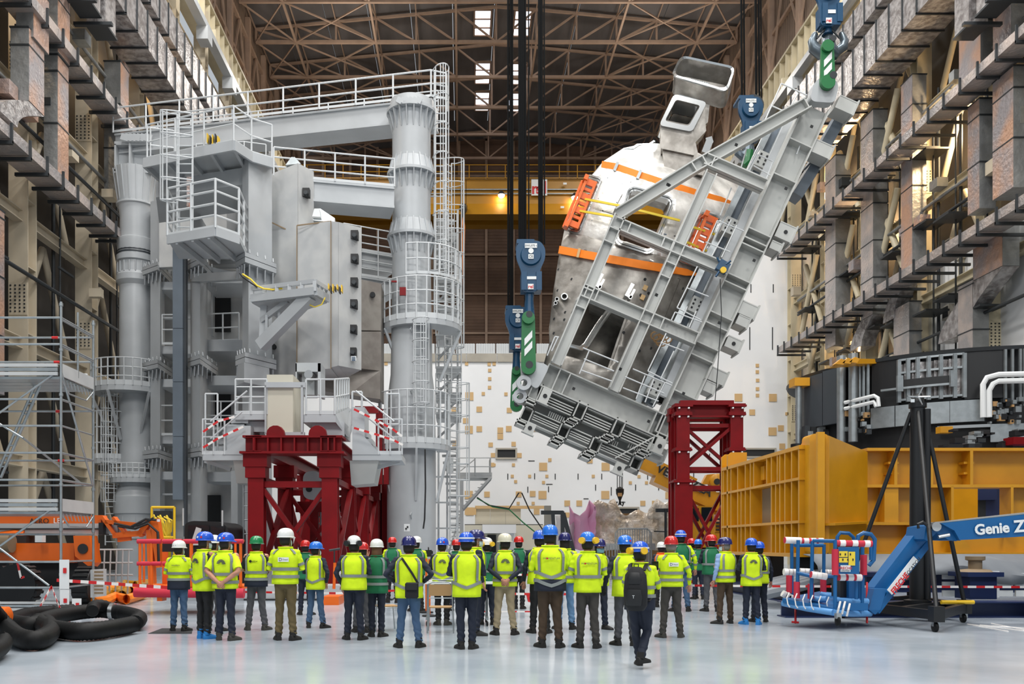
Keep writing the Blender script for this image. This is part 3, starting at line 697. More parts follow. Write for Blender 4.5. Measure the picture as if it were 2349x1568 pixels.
def shellpatch(name, keep, m, off=0.0, thick=.25, step=14, holes=()):
    pts = []; edges = []
    def loop(poly):
        s = len(pts); pts.extend([V(p) for p in poly]); n = len(poly); edges.extend([(s+i, s+(i+1) % n) for i in range(n)])
    loop(keep)
    for h in holes: loop(h)
    xs_ = [p[0] for p in keep]; ys_ = [p[1] for p in keep]
    yy = min(ys_)
    while yy < max(ys_):
        xx = min(xs_)
        while xx < max(xs_):
            if in_poly((xx, yy), keep) and not any(in_poly((xx, yy), h) for h in holes): pts.append(V((xx, yy)))
            xx += step
        yy += step
    vv, ee, ff, _, _, _ = geometry.delaunay_2d_cdt(pts, edges, [], 0, 1e-4)
    fs = []
    for f in ff:
        c = sum((vv[i] for i in f), V((0, 0)))/len(f)
        if in_poly(c, keep) and not any(in_poly(c, h) for h in holes): fs.append(tuple(f))
    b = MB(); b.add([P(v.x, v.y, vdep(v.x, v.y)+off) for v in vv], fs)
    o = b.build(name, m, ves, 50); md = o.modifiers.new('t', 'SOLIDIFY'); md.thickness = thick; md.offset = 0; return o
SPL = [(1297, 532), (1400, 560), (1500, 585), (1645, 615)]
upper = [p for p in OUT if p in [(1300, 522), (1322, 470), (1355, 412), (1385, 375), (1430, 345), (1480, 334), (1530, 335), (1600, 356), (1660, 385), (1712, 420), (1700, 470), (1665, 560)]]+[SPL[3], SPL[2], SPL[1], SPL[0]]
lower = [SPL[0], SPL[1], SPL[2], SPL[3], (1625, 650), (1575, 760), (1520, 880), (1480, 930), (1400, 905), (1310, 862), (1250, 835), (1262, 790), (1266, 720), (1272, 670), (1283, 600)]
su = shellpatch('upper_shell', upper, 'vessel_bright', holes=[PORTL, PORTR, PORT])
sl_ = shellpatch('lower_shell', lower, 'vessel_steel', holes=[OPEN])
def rim(name, poly, grow, m, off, t=.2, par=ves):
    c = V((sum(p[0] for p in poly)/len(poly), sum(p[1] for p in poly)/len(poly)))
    def ex(g): return [P(p[0]+(V(p)-c).normalized().x*g, p[1]+(V(p)-c).normalized().y*g, vdep(*p)+off) for p in poly]
    b = MB(); ring(b, ex(grow[1]), ex(grow[0]), (0, t, 0)); return b.build(name, m, par, 40)
for pl in (PORT, PORTL, PORTR):
    rim('port_rim', pl, (0, 4), 'steel_bright', -.3, .5); rim('port_rim', pl, (6, 10), 'steel_bright', -.28, .3); rim('port_flange', pl, (-1, 1), 'vessel_steel', -.2, 1.2)
# inner (far) shell: dark back behind the lower opening, side cheeks
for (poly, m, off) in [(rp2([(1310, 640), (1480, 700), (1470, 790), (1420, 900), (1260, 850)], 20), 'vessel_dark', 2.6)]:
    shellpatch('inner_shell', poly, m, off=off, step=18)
b = MB(); e0 = [(1350, 684), (1393, 700), (1440, 724), (1420, 780), (1398, 846)]
for (p, q) in zip(e0, e0[1:]):
    a0, a1 = P(*p, vdep(*p)), P(*q, vdep(*q)); b.add([a0, a1, a1+V((.5, 2.8, 0)), a0+V((.5, 2.8, 0))], [(0, 1, 2, 3)])
ck = b.build('cavity_wall', 'vessel_steel', ves); ck.modifiers.new('t', 'SOLIDIFY').thickness = .1
for o_ in (0, 6):
    MB().path([P(x+o_, y+o_*.5, 41.3) for x, y in [(1400, 704), (1370, 745), (1342, 790), (1330, 797), (1301, 790)]], .09, 8).build('coolant_pipe', 'steel_bright', ves, True)
for pts in ([(1362, 665), (1335, 672), (1322, 690), (1310, 725)], [(1366, 669), (1340, 676), (1327, 692), (1314, 727)]):
    MB().path([P(x, y, 41.0) for x, y in pts], .04, 6).build('coolant_pipe', 'steel_bright', ves, True)
# side flange with holes at the left, pipe stub
for (x, y) in [(1280, 666), (1298, 677), (1272, 731), (1295, 733), (1297, 716), (1271, 764), (1282, 618), (1312, 640), (1470, 664+12), (1488, 672), (1466, 762), (1431, 762), (1493, 798), (1467, 804), (1566, 661), (1480, 640), (1530, 640)]:
    MB().lathe(P(x, y, vdep(x, y)-.16), [(.07, 0), (.07, .06)], 8, 'y').build('bolt_hole', 'slot_dark', ves)
for (x, y, r) in [(1292, 686, .17), (1275, 692, .1), (1272, 701, .09)]:
    c = P(x, y, 42.6); b = MB(); n = 14
    ring(b, [c+V((cos(2*pi*i/n)*r, -.5, sin(2*pi*i/n)*r)) for i in range(n)], [c+V((cos(2*pi*i/n)*r*.7, -.5, sin(2*pi*i/n)*r*.7)) for i in range(n)], (0, .8, 0)); b.build('pipe_stub', 'steel_bright', ves, 40)
# plate seams and weld studs
for (p, q) in [((1480, 345), (1415, 470)), ((1415, 470), (1372, 590)), ((1372, 590), (1350, 680)), ((1555, 430), (1500, 560)), ((1645, 400), (1590, 480)), ((1330, 470), (1440, 500)), ((1300, 560), (1560, 640)), ((1560, 640), (1520, 740))]:
    n = 6; b = MB()
    pts = [(p[0]+(q[0]-p[0])*i/n, p[1]+(q[1]-p[1])*i/n) for i in range(n+1)]
    b.path([P(x, y, vdep(x, y)-.14) for x, y in pts], .02, 4); b.build('plate_seam', 'vessel_dark', ves)
rs = random.Random(3)
for i in range(70):
    x = rs.uniform(1330, 1690); y = rs.uniform(350, 560)
    if in_poly((x, y), upper) and not any(in_poly((x, y), h) for h in (PORT, PORTL, PORTR)):
        w = rs.uniform(.05, .16); link('survey_mark', unit('box', 'slot_dark' if i % 3 else 'hook_blue'), ves, Matrix.Translation(P(x, y, vdep(x, y)-.14)) @ Matrix.Rotation(R(rs.choice((24, -66, 10))), 4, 'Y') @ Matrix.Diagonal((w, .02, .035, 1)))
for (x, y) in [(1493, 602), (1483, 609), (1480, 660), (1474, 682), (1375, 655), (1366, 662)]:
    link('weld_pad', unit('box', 'tan_plate' if y > 605 and x > 1400 else 'steel_bright'), ves, Matrix.Translation(P(x, y, vdep(x, y)-.16)) @ Matrix.Rotation(R(24), 4, 'Y') @ Matrix.Diagonal((.2, .1, .24, 1)))
for (x, y) in [(1372, 645), (1442, 668)]:
    M = Matrix.Rotation(R(28), 3, 'Y'); c = P(x, y, 41.0); MB().box(c, (.16, .5, .65), M).box(c+M @ V((.12, 0, -.25)), (.3, .4, .14), M).box(c+M @ V((.2, 0, -.1)), (.1, .4, .5), M).build('support_bracket', 'steel_bright', ves)
# dark cable loop bundle in the lower bay
for i in range(5):
    c = P(1505+i*6, 770+(i % 3)*7, 41.2); MB().path([c+V((cos(t)*.25, 0, sin(t)*.2)) for t in [2*pi*k/12 for k in range(13)]], .035, 5).build('hose_coil', 'wood', ves, True)
# chimney port and the tray above it
ch = MB()
fb_ = L2([(1524, 385), (1612, 402), (1590, 300), (1516, 285)], 43.2); ch.prism(fb_, (.35, 1.9, .25)); chim = ch.build('port_chimney', 'vessel_steel', ves)
ch = MB().prism(L2([(1516, 340), (1592, 356), (1590, 300), (1514, 285)], 43.05), (.45, 2.1, .3)).build('chimney_collar', 'vessel_steel', ves)
MB().prism(L2([(1592, 330), (1620, 300), (1616, 250), (1590, 290)], 43.3), (.1, 1.2, .1)).build('chimney_side', 'vessel_steel', ves)
o_ = roundpoly(L2([(1512, 287), (1546, 215), (1622, 234), (1588, 302)], 42.9), .22); i_ = roundpoly(L2([(1525, 277), (1551, 228), (1607, 242), (1580, 289)], 42.9), .15)
b = MB(); ring(b, o_, i_, (.2, 1.6, .15)); pr = b.build('port_flange', 'steel_bright', ves, 40)
i2 = roundpoly(L2([(1527, 275), (1552, 230), (1605, 243), (1579, 286)], 43.0), .12)
b = MB(); ring(b, i_, i2, (0, .1, 0)); b.build('flange_lip', 'vessel_steel', pr)
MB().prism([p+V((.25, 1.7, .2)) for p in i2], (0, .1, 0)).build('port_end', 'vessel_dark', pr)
MB().prism(L2([(1556, 222), (1612, 236), (1626, 190), (1573, 178)], 44.2), (.3, 1.2, .1)).build('neck_duct', 'galvanised', ves)
MB().prism(L2([(1600, 300), (1624, 280), (1632, 200), (1612, 236)], 44.3), (.1, 1.0, 0)).build('neck_duct', 'vessel_steel', ves)
o_ = roundpoly(L2([(1541, 172), (1563, 128), (1686, 154), (1668, 208)], 43.5), .35); i_ = roundpoly(L2([(1545, 170), (1566, 132), (1682, 157), (1665, 204)], 43.5), .32)
b = MB(); ring(b, o_, i_, (.12, .75, -.5)); ty = b.build('tray', 'vessel_steel', ves, 40)
MB().prism([p+V((.12, .75, -.5)) for p in o_], (0, .08, -.03)).build('tray_floor', 'vessel_steel', ty)
b = MB(); ring(b, roundpoly(L2([(1539, 173), (1562, 126), (1688, 153), (1669, 211)], 43.45), .36), i_, (0, .1, 0)); b.build('tray_lip', 'steel_bright', ty)
b = MB(); ring(b, roundpoly(L2([(1590, 142), (1592, 136), (1664, 152), (1660, 160)], 43.7), .15), roundpoly(L2([(1594, 142), (1595, 139), (1660, 153), (1657, 157)], 43.7), .1), (0, .3, -.1)); b.build('slot_rim', 'steel_bright', ty)
for k in range(9): rod('stud', P(1586+k*5, 184+k*1.4, 44.3), P(1586+k*5, 180+k*1.4, 43.9), .025, 'steel_bright', ty)
# bits on the dome
MB().path([P(x, y, vdep(x, y)-.1) for x, y in [(1432, 346), (1450, 345), (1462, 336), (1490, 333), (1500, 326)]], [.1, .16, .13, .1, .1], 6).build('dome_bracket', 'galvanised', ves, True)
b = MB().beam(P(1616, 352, 43), P(1628, 322, 43), .2, .35); b.beam(P(1620, 324, 43), P(1634, 320, 43), .12, .3); b.build('dome_bracket', 'steel_bright', ves)
# ladders (orange clamps) over the side ports, straps
def clamp(p, q, w, label):
    t = thing('port_clamp', label, 'clamp', P((p[0]+q[0])/2, (p[1]+q[1])/2, 41)); d = min(vdep(*p), vdep(*q))-.55
    a, b_ = P(*p, d), P(*q, d); z = (b_-a).normalized(); x = V((0, 1, 0)).cross(z); wv = x*w*.01
    for s in (-1, 1): bar('side_beam', a+wv*s, b_+wv*s, .13, .35, 'orange_paint', t, (0, 1, 0))
    for k in range(7):
        c = a.lerp(b_, (k+.3)/6.8); bar('cross_beam', c-wv, c+wv, .3, .14, 'orange_paint', t, (0, 1, 0)) if k % 2 == 0 else bar('cross_beam', c-wv, c+wv, .14, .1, 'orange_paint', t, (0, 1, 0))
    for k in (0, 6): c = a.lerp(b_, k/6)+x*w*.012; MB().box(c, (.2, .5, .25), Matrix.Rotation(R(24), 3, 'Y')).build('foot', 'orange_paint', t)
    bar('rear_beam', a+x*w*.017+V((0, .4, 0)), b_+x*w*.017+V((0, .4, 0)), .14, .2, 'orange_paint', t, (0, 1, 0))
clamp((1356, 415), (1312, 522), 24, 'orange ladder-shaped clamp on the left port of the vessel')
clamp((1632, 498), (1588, 600), 24, 'orange ladder-shaped clamp on the right port of the vessel, behind the frame')
def ribbon(name, label, pts, w, m, off=-.35, cat='strap', grp=None, wpx=None):
    b = MB(); n = len(pts); vs = []
    for i, (x, y) in enumerate(pts):
        c = P(x, y, vdep(x, y)+off); ww = (w[i] if isinstance(w, (list, tuple)) else w)*.01; p0, p1 = pts[max(0, i-1)], pts[min(n-1, i+1)]
        t = V((p1[0]-p0[0], 0, -(p1[1]-p0[1]))).normalized(); s = V((0, 1, 0)).cross(t)
        vs += [c-s*ww, c+s*ww, c+s*ww+V((0, .06, 0)), c-s*ww+V((0, .06, 0))]
    b.add(vs, [(4*i+a, 4*i+4+a, 4*i+4+(a+1) % 4, 4*i+(a+1) % 4) for i in range(n-1) for a in range(4)]+[(0, 1, 2, 3), (4*n-4, 4*n-3, 4*n-2, 4*n-1)])
    return tag(b.build(name, m), label, cat, grp)
def dens(pts, n=4):
    out = []
    for a, c in zip(pts, pts[1:]): out += [(a[0]+(c[0]-a[0])*k/n, a[1]+(c[1]-a[1])*k/n) for k in range(n)]
    return out+[pts[-1]]
s1 = dens([(1380, 377), (1410, 382), (1514, 417), (1602, 444), (1640, 455), (1688, 467)]); ribbon('lashing_strap', 'broad orange strap over the bright dome of the vessel', s1, [18]*12+[17]*6+[12, 8, 7], 'orange_strap')
s2 = dens([(1282, 572), (1395, 593), (1470, 606), (1533, 616), (1575, 624), (1610, 631)]); ribbon('lashing_strap', 'broad orange strap round the grey middle of the vessel below the ports', s2, [19]*14+[16]*3+[12, 8, 6, 6], 'orange_strap')
for (x, y) in [(1413, 382), (1466, 400)]: link('strap_guide', unit('box', 'galvanised'), ves, Matrix.Translation(P(x, y, vdep(x, y)-.45)) @ Matrix.Rotation(R(24), 4, 'Y') @ Matrix.Diagonal((.14, .08, .45, 1)))
link('strap_guide', unit('box', 'tan_plate'), ves, Matrix.Translation(P(1327, 580, vdep(1327, 580)-.45)) @ Matrix.Rotation(R(14), 4, 'Y') @ Matrix.Diagonal((.12, .08, .45, 1)))
for lab, pts in (('upper yellow ratchet strap from the left orange clamp', [(1337, 455), (1380, 463), (1422, 471), (1500, 490), (1560, 505)]), ('lower yellow ratchet strap from the left orange clamp', [(1318, 481), (1360, 488), (1403, 495), (1500, 540), (1548, 556)]),
                 ('short yellow ratchet strap across the top of the right orange clamp', [(1590, 520), (1640, 537)]), ('short yellow ratchet strap across the foot of the right orange clamp', [(1572, 553), (1622, 575)])):
    ribbon('ratchet_strap', lab, dens(pts), 5, 'strap_yellow', off=-.62)
# blue winch on the frame edge
wn = thing('hand_winch', 'small blue hand winch with yellow hub at the right end of the middle brace', 'winch', P(1658, 615, 39.3))
MB().box(P(1658, 612, 39.3), (.5, .25, .5), Matrix.Rotation(R(30), 3, 'Y')).build('body', 'hook_blue', wn); MB().lathe(P(1659, 619, 39.12), [(.14, -.05), (.14, .05)], 12, 'y').build('hub', 'bright_yellow', wn)
for a, c in (((1650, 600), (1645, 590)), ((1665, 606), (1676, 598)), ((1650, 622), (1642, 634))): rod('handle', P(*a, 39.2), P(*c, 39.2), .05, 'hook_blue', wn)
tag(MB().path([P(1652, 640, 39.5), P(1655, 720, 39.5), P(1646, 850, 39.5), P(1640, 922, 39.5)], .02, 4).build('tag_line', 'dark_steel'), 'thin dark tag line hanging in front of the long girder', 'rope')
# ---------------- ropes and hook blocks ----------------
ZT = 44
def hookblock(x, y0, k, label, d, ropes, y_end, link_col=True):
    t = thing('hook_block', label, 'hook block', P(x, y0, d)); s = d/2000
    def pp(pts, y=0): return [P(x+px*k, y0+py*k, d+y) for px, py in pts]
    b = MB().prism(roundpoly(pp([(-33, 0), (8, 0), (8, 10), (-33, 10)]), .05), (0, 1.0, 0)); b.build('top_plate', 'hook_blue', t)
    for yy in (-.02, .75): MB().prism(roundpoly(pp([(-30, 10), (20, 3), (33, 20), (33, 45), (20, 72), (17, 122), (-20, 122), (-22, 72), (-34, 45), (-34, 20)], yy), .3), (0, .15, 0)).build('cheek_plate', 'hook_blue', t)
    MB().lathe(P(x, y0+36*k, d+.45), [(29*k*s, -.38), (31*k*s, 0), (29*k*s, .38)], 24, 'y').build('sheave', 'dark_steel', t, 40)
    MB().lathe(P(x, y0+36*k, d-.1), [(22*k*s, -.06), (24*k*s, .08)], 24, 'y').build('cover_disc', 'hook_blue', t, 40)
    o = MB().b2(P(x-14*k, y0+20*k, d-.2), P(x+14*k, y0+10*k, d-.18)).build('label_plate', 'label_white', t); text('SWL375 t', 6.5*k*s, 'slot_dark', face_cam(P(x, y0+15*k, d-.205)), o, ext=.002)
    o = MB().b2(P(x-6*k, y0+45*k, d-.2), P(x+6*k, y0+35*k, d-.18)).build('label_plate', 'label_white', t); text('CE', 8*k*s, 'slot_dark', face_cam(P(x, y0+40*k, d-.205)), o, ext=.002)
    MB().lathe(P(x, y0+27*k, d-.18), [(6*k*s, -.02), (6*k*s, .02)], 14, 'y').build('badge', 'label_white', t)
    for dx in (-1, 1): bar('link_plate', P(x+dx*17*k, y0+80*k, d+.3), P(x+dx*17*k, y0+122*k, d+.3), .25*k, .8, 'hook_blue', t, (0, 1, 0))
    MB().b2(P(x-13*k, y0+92*k, d-.08), P(x+13*k, y0+87*k, d+.02)).build('stop_bar', 'label_white', t)
    MB().b2(P(x-13*k, y0+118*k, d-.05), P(x+13*k, y0+102*k, d+.6)).build('crosshead', 'hook_blue', t)
    o = MB().b2(P(x-7*k, y0+115*k, d-.12), P(x+6*k, y0+103*k, d-.1)).build('label_plate', 'label_white', t); text('rel', 11*k*s, 'red_plain', face_cam(P(x-.5*k, y0+109*k, d-.125)), o, ext=.002, bold=.005)
    MB().path([P(x-3*k, y0+116*k, d+.3), P(x-4*k, y0+140*k, d+.3), P(x-4*k, y_end, d+.3)], [.22*k, .2*k, .26*k], 10).build('shank', 'hook_blue', t, True)
    for rx, rw in ropes:
        rod('hoist_rope', P(rx, y0+12*k, d+.4), V((PX(rx, d), d+.4, ZT)), rw, 'black_rope', t)
    return t
hookblock(1218, 548, 1.0, 'large blue hook block carrying the green shackle at the lower left of the frame', 40, [(1192, .06), (1196, .06), (1200, .06), (1206, .035), (1213, .03), (1238, .07), (1243, .06), (1249, .035)], 725)
hookblock(1188, 700, .86, 'blue hook block hanging lower and behind the large one', 42.5, [(1166, .05), (1172, .07), (1176, .04), (1204, .04)], 860)
hookblock(1723, 218, .84, 'blue hook block hanging behind the top of the tilted frame', 46, [(1702, .06), (1708, .05), (1735, .07), (1742, .06), (1747, .04)], 330)
hookblock(1902, -62, 1.0, 'blue hook block at the upper right with a big grey double hook', 40, [(1880, .06), (1885, .05), (1920, .06), (1925, .06)], 80)
def shackle(x, y0, y1, r0, r1, label, d, off=.25):
    t = thing('green_shackle', label, 'shackle', P(x, y1, d)); s = d/2000
    for yy in (-off, off+.5):
        b = MB(); w = 15*s
        c0, c1 = P(x, y0, d+yy), P(x+.5, y1, d+yy)
        poly = [c0+V((cos(a)*r0*s, 0, sin(a)*r0*s)) for a in [pi*i/8 for i in range(9)]]+[c1+V((cos(a)*r1*s, 0, sin(a)*r1*s)) for a in [pi+pi*i/8 for i in range(9)]]
        b.prism(poly, (0, .14, 0)); o = b.build('side_plate', 'hook_green', t)
        if yy < 0:
            st = MB(); h = (y0+y1)/2-4
            for k in range(2): st.prism([P(x-9, h-4+k*24, d+yy-.01), P(x+9, h-24+k*24, d+yy-.01), P(x+9, h-8+k*24, d+yy-.01), P(x-9, h+12+k*24, d+yy-.01)], (0, -.02, 0))
            st.build('white_stripe', 'label_white', o)
    for (yy, r) in ((y0, r0), (y1, r1)):
        MB().lathe(P(x, yy, d-off-.1), [(r*s*.95, -.06), (r*s*.95, .1)], 20, 'y').build('boss', 'hook_green', t, 40)
        MB().lathe(P(x, yy, d+.2), [(r*s*.5, -.62), (r*s*.5, .9)], 16, 'y').build('pin', 'dark_steel', t, 40)
    return t
shackle(1212, 728, 842, 15, 17, 'green shackle link with white stripes gripping the lower left lug of the frame', 40)
shackle(1184, 850, 930, 10, 14, 'green shackle link mostly hidden behind the two white lifting rings', 42.3)
shackle(1899, 105, 188, 14, 17, 'green shackle link with white stripes on the top lug of the frame', 40)
hk = thing('double_hook', 'big grey double-horned hook holding the upper green shackle', 'hook', P(1900, 110, 40.2))
for s_ in (-1, 1): MB().path([P(1900+s_*x, y, 40.4) for x, y in [(0, 80), (3, 112), (18, 122), (33, 110), (37, 95), (30, 78), (28, 74)]], [.2, .3, .3, .26, .2, .14, .06], 10).build('horn', 'hook_steel', hk, True)
for s_ in (-1, 1): rod('latch', P(1900+s_*6, 66, 40.2), P(1900+s_*26, 88, 40.2), .04, 'dark_steel', hk)
hk = thing('double_hook', 'grey double-horned hook of the block behind the frame, with a green link', 'hook', P(1712, 360, 46))
for s_ in (-1, 1): MB().path([P(1718+s_*x, y, 46.3) for x, y in [(0, 325), (3, 350), (15, 358), (26, 350), (28, 336)]], [.2, .28, .26, .2, .06], 8).build('horn', 'hook_steel', hk, True)
MB().path([P(1720, 345, 46), P(1716, 370, 46), P(1705, 380, 46)], .2, 8).build('link', 'hook_green', hk, True)
# ---------------- grey assembly gantry on the left ----------------
def FLp(x, y, z):
    """the point of the level plane at height z that lies at a pixel"""
    return P(x, y, (z-1.55)*2000/(1250-y))
WP = 'white_paint'
def plan(name, pts, z0, z1, parent, m=WP):
    return MB().prism([(PX(x, d), d, z0) for x, d in pts], (0, 0, z1-z0)).build(name, m, parent)
ga = thing('assembly_gantry', 'tall light grey steel assembly gantry with columns, beams and caged platforms', 'gantry', (PX(600, 38), 38, 0))
# --- round columns ---
def round_col(px, d, prof, label='round_column', nr=16):
    X = PX(px, d); k = d/2000; b = MB(); b.lathe((X, d, 0), [(r*k, PZ(y, d)) for y, r in prof], 48); return b.build(label, WP, ga, 11), X
rc, RX = round_col(944, 41, [(1330, 58), (1240, 56), (1020, 56), (900, 53), (860, 48), (740, 46), (583, 44), (550, 44.5), (550, 56), (544, 56), (544, 52), (513, 44), (438, 44), (406, 44.5), (406, 56), (400, 56), (400, 52), (370, 44), (300, 44), (265, 44.5), (265, 57), (258, 57), (258, 50), (236, 48)])
def ribs_(px, d, ya, ra, yb, rb, n=22, par=None):
    X = PX(px, d); k = d/2000
    for i in range(n):
        t = 2*pi*(i+.5)/n; u = V((cos(t), sin(t), 0)); c = V((X, d, 0)); w = V((-sin(t), cos(t), 0))*.025
        p0 = c+u*(min(ra, rb)-1)*k; b = MB()
        A = c+u*ra*k+V((0, 0, PZ(ya, d))); B = c+u*rb*k+V((0, 0, PZ(yb, d))); C_0 = p0+V((0, 0, PZ(yb if ra > rb else ya, d))); C_1 = p0+V((0, 0, PZ(ya if ra > rb else yb, d)))
        tri = [A-w, B-w, C_1-w] if True else None
        b.prism([A-w, B-w, C_1-w], w*2); b.build('rib', WP, par)
for ya, ra, yb, rb in ((265, 56, 306, 45), (406, 55, 442, 45), (400, 54, 366, 46), (550, 55, 588, 45), (544, 54, 510, 46)): ribs_(944, 41, ya, ra, yb, rb, 20, rc)
lc, LX = round_col(313, 45, [(1330, 42), (1235, 42), (1235, 47), (1180, 47), (1178, 50), (1140, 50), (1115, 38), (1000, 38), (660, 37), (650, 44), (637, 44), (630, 40), (606, 40), (604, 44), (592, 44), (590, 40), (560, 44), (555, 44), (550, 36), (500, 36), (478, 40), (476, 44), (472, 44), (470, 40), (396, 50)])
ribs_(313, 45, 396, 52, 470, 41, 18, lc)
for k in range(20):
    t = 2*pi*k/20; r = 41*45/2000; boxo('coupling_rib', (LX+r*cos(t)-.03, 45+r*sin(t)-.03, PZ(632, 45)), (LX+r*cos(t)+.03, 45+r*sin(t)+.03, PZ(608, 45)), WP, lc)
    boxo('coupling_rib', (LX+r*1.12*cos(t)-.03, 45+r*1.12*sin(t)-.03, PZ(1232, 45)), (LX+r*1.12*cos(t)+.03, 45+r*1.12*sin(t)+.03, PZ(1185, 45)), WP, lc)
for y in (600, 588, 583, 1172): MB().lathe((LX, 45, PZ(y, 45)), [(.93, 0), (.95, .03), (.93, .08)], 24).build('coupling_ring', 'dark_grey_paint', lc, 40)
# head box on the left column
b = MB(); b.b2((PX(262, 44.2), 44.2, PZ(396, 44.2)), (PX(345, 44.2), 45.8, PZ(388, 44.2))); b.b2((PX(262, 44.2), 44.6, PZ(392, 44.2)), (PX(345, 44.2), 44.7, PZ(330, 44.2))); b.b2((PX(262, 44.2), 44.2, PZ(332, 44.2)), (PX(350, 44.2), 45.8, PZ(324, 44.2)))
b.b2((PX(262, 44.2), 44.2, PZ(392, 44.2)), (PX(266, 44.2), 45.8, PZ(330, 44.2))); b.b2((PX(297, 44.2), 44.1, PZ(392, 44.2)), (PX(301, 44.2), 44.6, PZ(330, 44.2))); b.build('column_head', WP, ga)
for k in range(7): bar('head_rib', P(284+k*9, 322, 44), P(288+k*9, 308, 44), .05, .4, WP, ga)
# --- beams with walkway and rails ---
def span(name, p, q, h, parent, width=1.4):
    """level box beam from p to q (points on its top front edge), underside to the rear"""
    p, q = V(p), V(q); t = (q-p).normalized(); n = V((-t.y, t.x, 0)).normalized(); n = n if n.y > 0 else -n
    b = MB(); b.prism([p, q, q+n*width, p+n*width], (0, 0, -.1)); b.prism([p+n*.1-V((0, 0, .1)), q+n*.1-V((0, 0, .1)), q+n*(width-.1)-V((0, 0, .1)), p+n*(width-.1)-V((0, 0, .1))], (0, 0, -(h-.2)))
    b.prism([p-V((0, 0, h-.1)), q-V((0, 0, h-.1)), q+n*width-V((0, 0, h-.1)), p+n*width-V((0, 0, h-.1))], (0, 0, -.1))
    return b.build(name, WP, parent), n
zt = 22.6
p, q = FLp(262, 306, zt), FLp(990, 224, zt); pe = FLp(912, 232, zt)
sp_, n_ = span('top_beam', p, q, 1.05, ga)
railing(ga, [p-n_*.1, q-n_*.1], h=1.25, step=1.9, r=.04)
railing(ga, [p.lerp(q, .1)+n_*1.3, q+n_*1.3], h=1.0, step=1.9, r=.03)
railing(ga, [q-n_*.1, q+V((.7, .2, 0)), q+V((.7, 1.3, 0))], h=1.25, step=1.2, r=.035)
for k in range(6): bar('stiffener', P(913+k*9, 236, 39.9), P(919+k*9, 224, 39.9), .05, .25, WP, ga)
z2 = PZ(403, 38); pa, pb = FLp(628, 403, z2), FLp(905, 428, z2)
s2_, n2_ = span('rear_beam', pa, pb, .95, ga); railing(ga, [pa, pb], h=1.25, step=1.3, r=.035, mids=(.33, .66))
for (ya, yb, xa) in ((588, 583, 828), (648, 640, 828)):
    zz = PZ(yb, 44); a_, c_ = (PX(xa-40, 43), 43, zz), (PX(905, 44), 44.3, zz); span('rear_beam', a_, c_, .8, ga, 1.2); railing(ga, [a_, c_], h=1.2, step=1.0, r=.03, mids=(.33, .66))
# --- wing columns ---
c3 = plan('wing_column', [(556, 36.3), (570, 35.9), (624, 37.0), (612, 38.2)], 0, 17.6, ga)
c2 = plan('wing_column', [(437, 40.2), (459, 39.8), (476, 41.4), (455, 42)], 0, 16.6, ga)
c1 = plan('wing_column', [(345, 43.8), (367, 43.5), (378, 45), (358, 45.5)], 0, 18.8, ga)
def colflange(pts, z, par):
    plan('bolted_flange', pts, z-.1, z+.1, par); plan('bolted_flange', pts, z+.13, z+.3, par)
    n = 4
    for (a, b_) in zip(pts[:2], pts[1:3]):
        for i in range(n):
            t = (i+.5)/n; x = a[0]+(b_[0]-a[0])*t; d = a[1]+(b_[1]-a[1])*t
            bar('gusset', (PX(x, d+.25), d+.3, z-.5), (PX(x, d), d+.1, z-.1), .05, .22, WP, par); bar('gusset', (PX(x, d+.2), d+.3, z+.5), (PX(x, d), d+.15, z+.3), .04, .16, WP, par)
for y in (600, 828): colflange([(540, 36.0), (562, 35.3), (634, 36.8), (620, 38.5)], PZ(y, 35.6), c3)
for y in (604, 831, 1042): colflange([(424, 40.3), (458, 39.3), (500, 42.2), (470, 43)], PZ(y, 39.6), c2)
for y in (616, 840, 1045): colflange([(326, 43.9), (362, 43.0), (395, 45.4), (370, 46)], PZ(y, 43.2), c1)
plan('wing_column', [(545, 35.8), (560, 35.2), (618, 36.4), (606, 37.8)], PZ(880, 35.6), PZ(835, 35.6), c3)
plan('wing_foot', [(530, 37.5), (545, 37.2), (580, 38), (570, 39)], 0, PZ(1080, 37.5), ga)
# dark bays between the columns: rear wall, floors, door leaves, rails
plan('bay_wall', [(378, 46.2), (450, 46.2), (450, 46.4), (378, 46.4)], .5, 18, ga, 'coil_grey')
plan('bay_wall', [(462, 44.2), (575, 44.2), (575, 44.4), (462, 44.4)], .5, 17, ga, 'coil_grey')
for y in (655, 802, 878, 1008, 1090, 560):
    boxo('bay_floor', (PX(366, 44), 44, PZ(y+9, 44)), (PX(450, 44), 46, PZ(y-9, 44)), WP, ga)
for y in (1133, 728): boxo('bay_floor', (PX(360, 44), 44, PZ(y+2, 44)), (PX(450, 44), 44.3, PZ(y-2, 44)), WP, ga)
for y, h in ((568, 10), (640, 9), (792, 13), (872, 11), (1093, 11)):
    boxo('bay_floor', (PX(462, 41.5), 41.5, PZ(y+h, 41.5)), (PX(556, 41.5), 44, PZ(y-h, 41.5)), WP, ga)
for y in (700, 915): boxo('bay_frame', (PX(484, 43.5), 43.5, PZ(y+70, 43.5)), (PX(489, 43.5), 43.8, PZ(y-30, 43.5)), WP, ga); boxo('door_opening', (PX(492, 44), 44, PZ(y+60, 44)), (PX(528, 44), 44.15, PZ(y-28, 44)), 'slot_dark', ga)
boxo('door_opening', (PX(476, 44), 44, PZ(1235, 44)), (PX(505, 44), 44.15, PZ(1135, 44)), 'slot_dark', ga)
railing(ga, [P(474, 785, 41.6), P(548, 782, 41.6)], h=1.35, step=1.0, r=.035); railing(ga, [P(468, 985, 41.6), P(545, 985, 41.6)], h=1.35, step=1.0, r=.035)
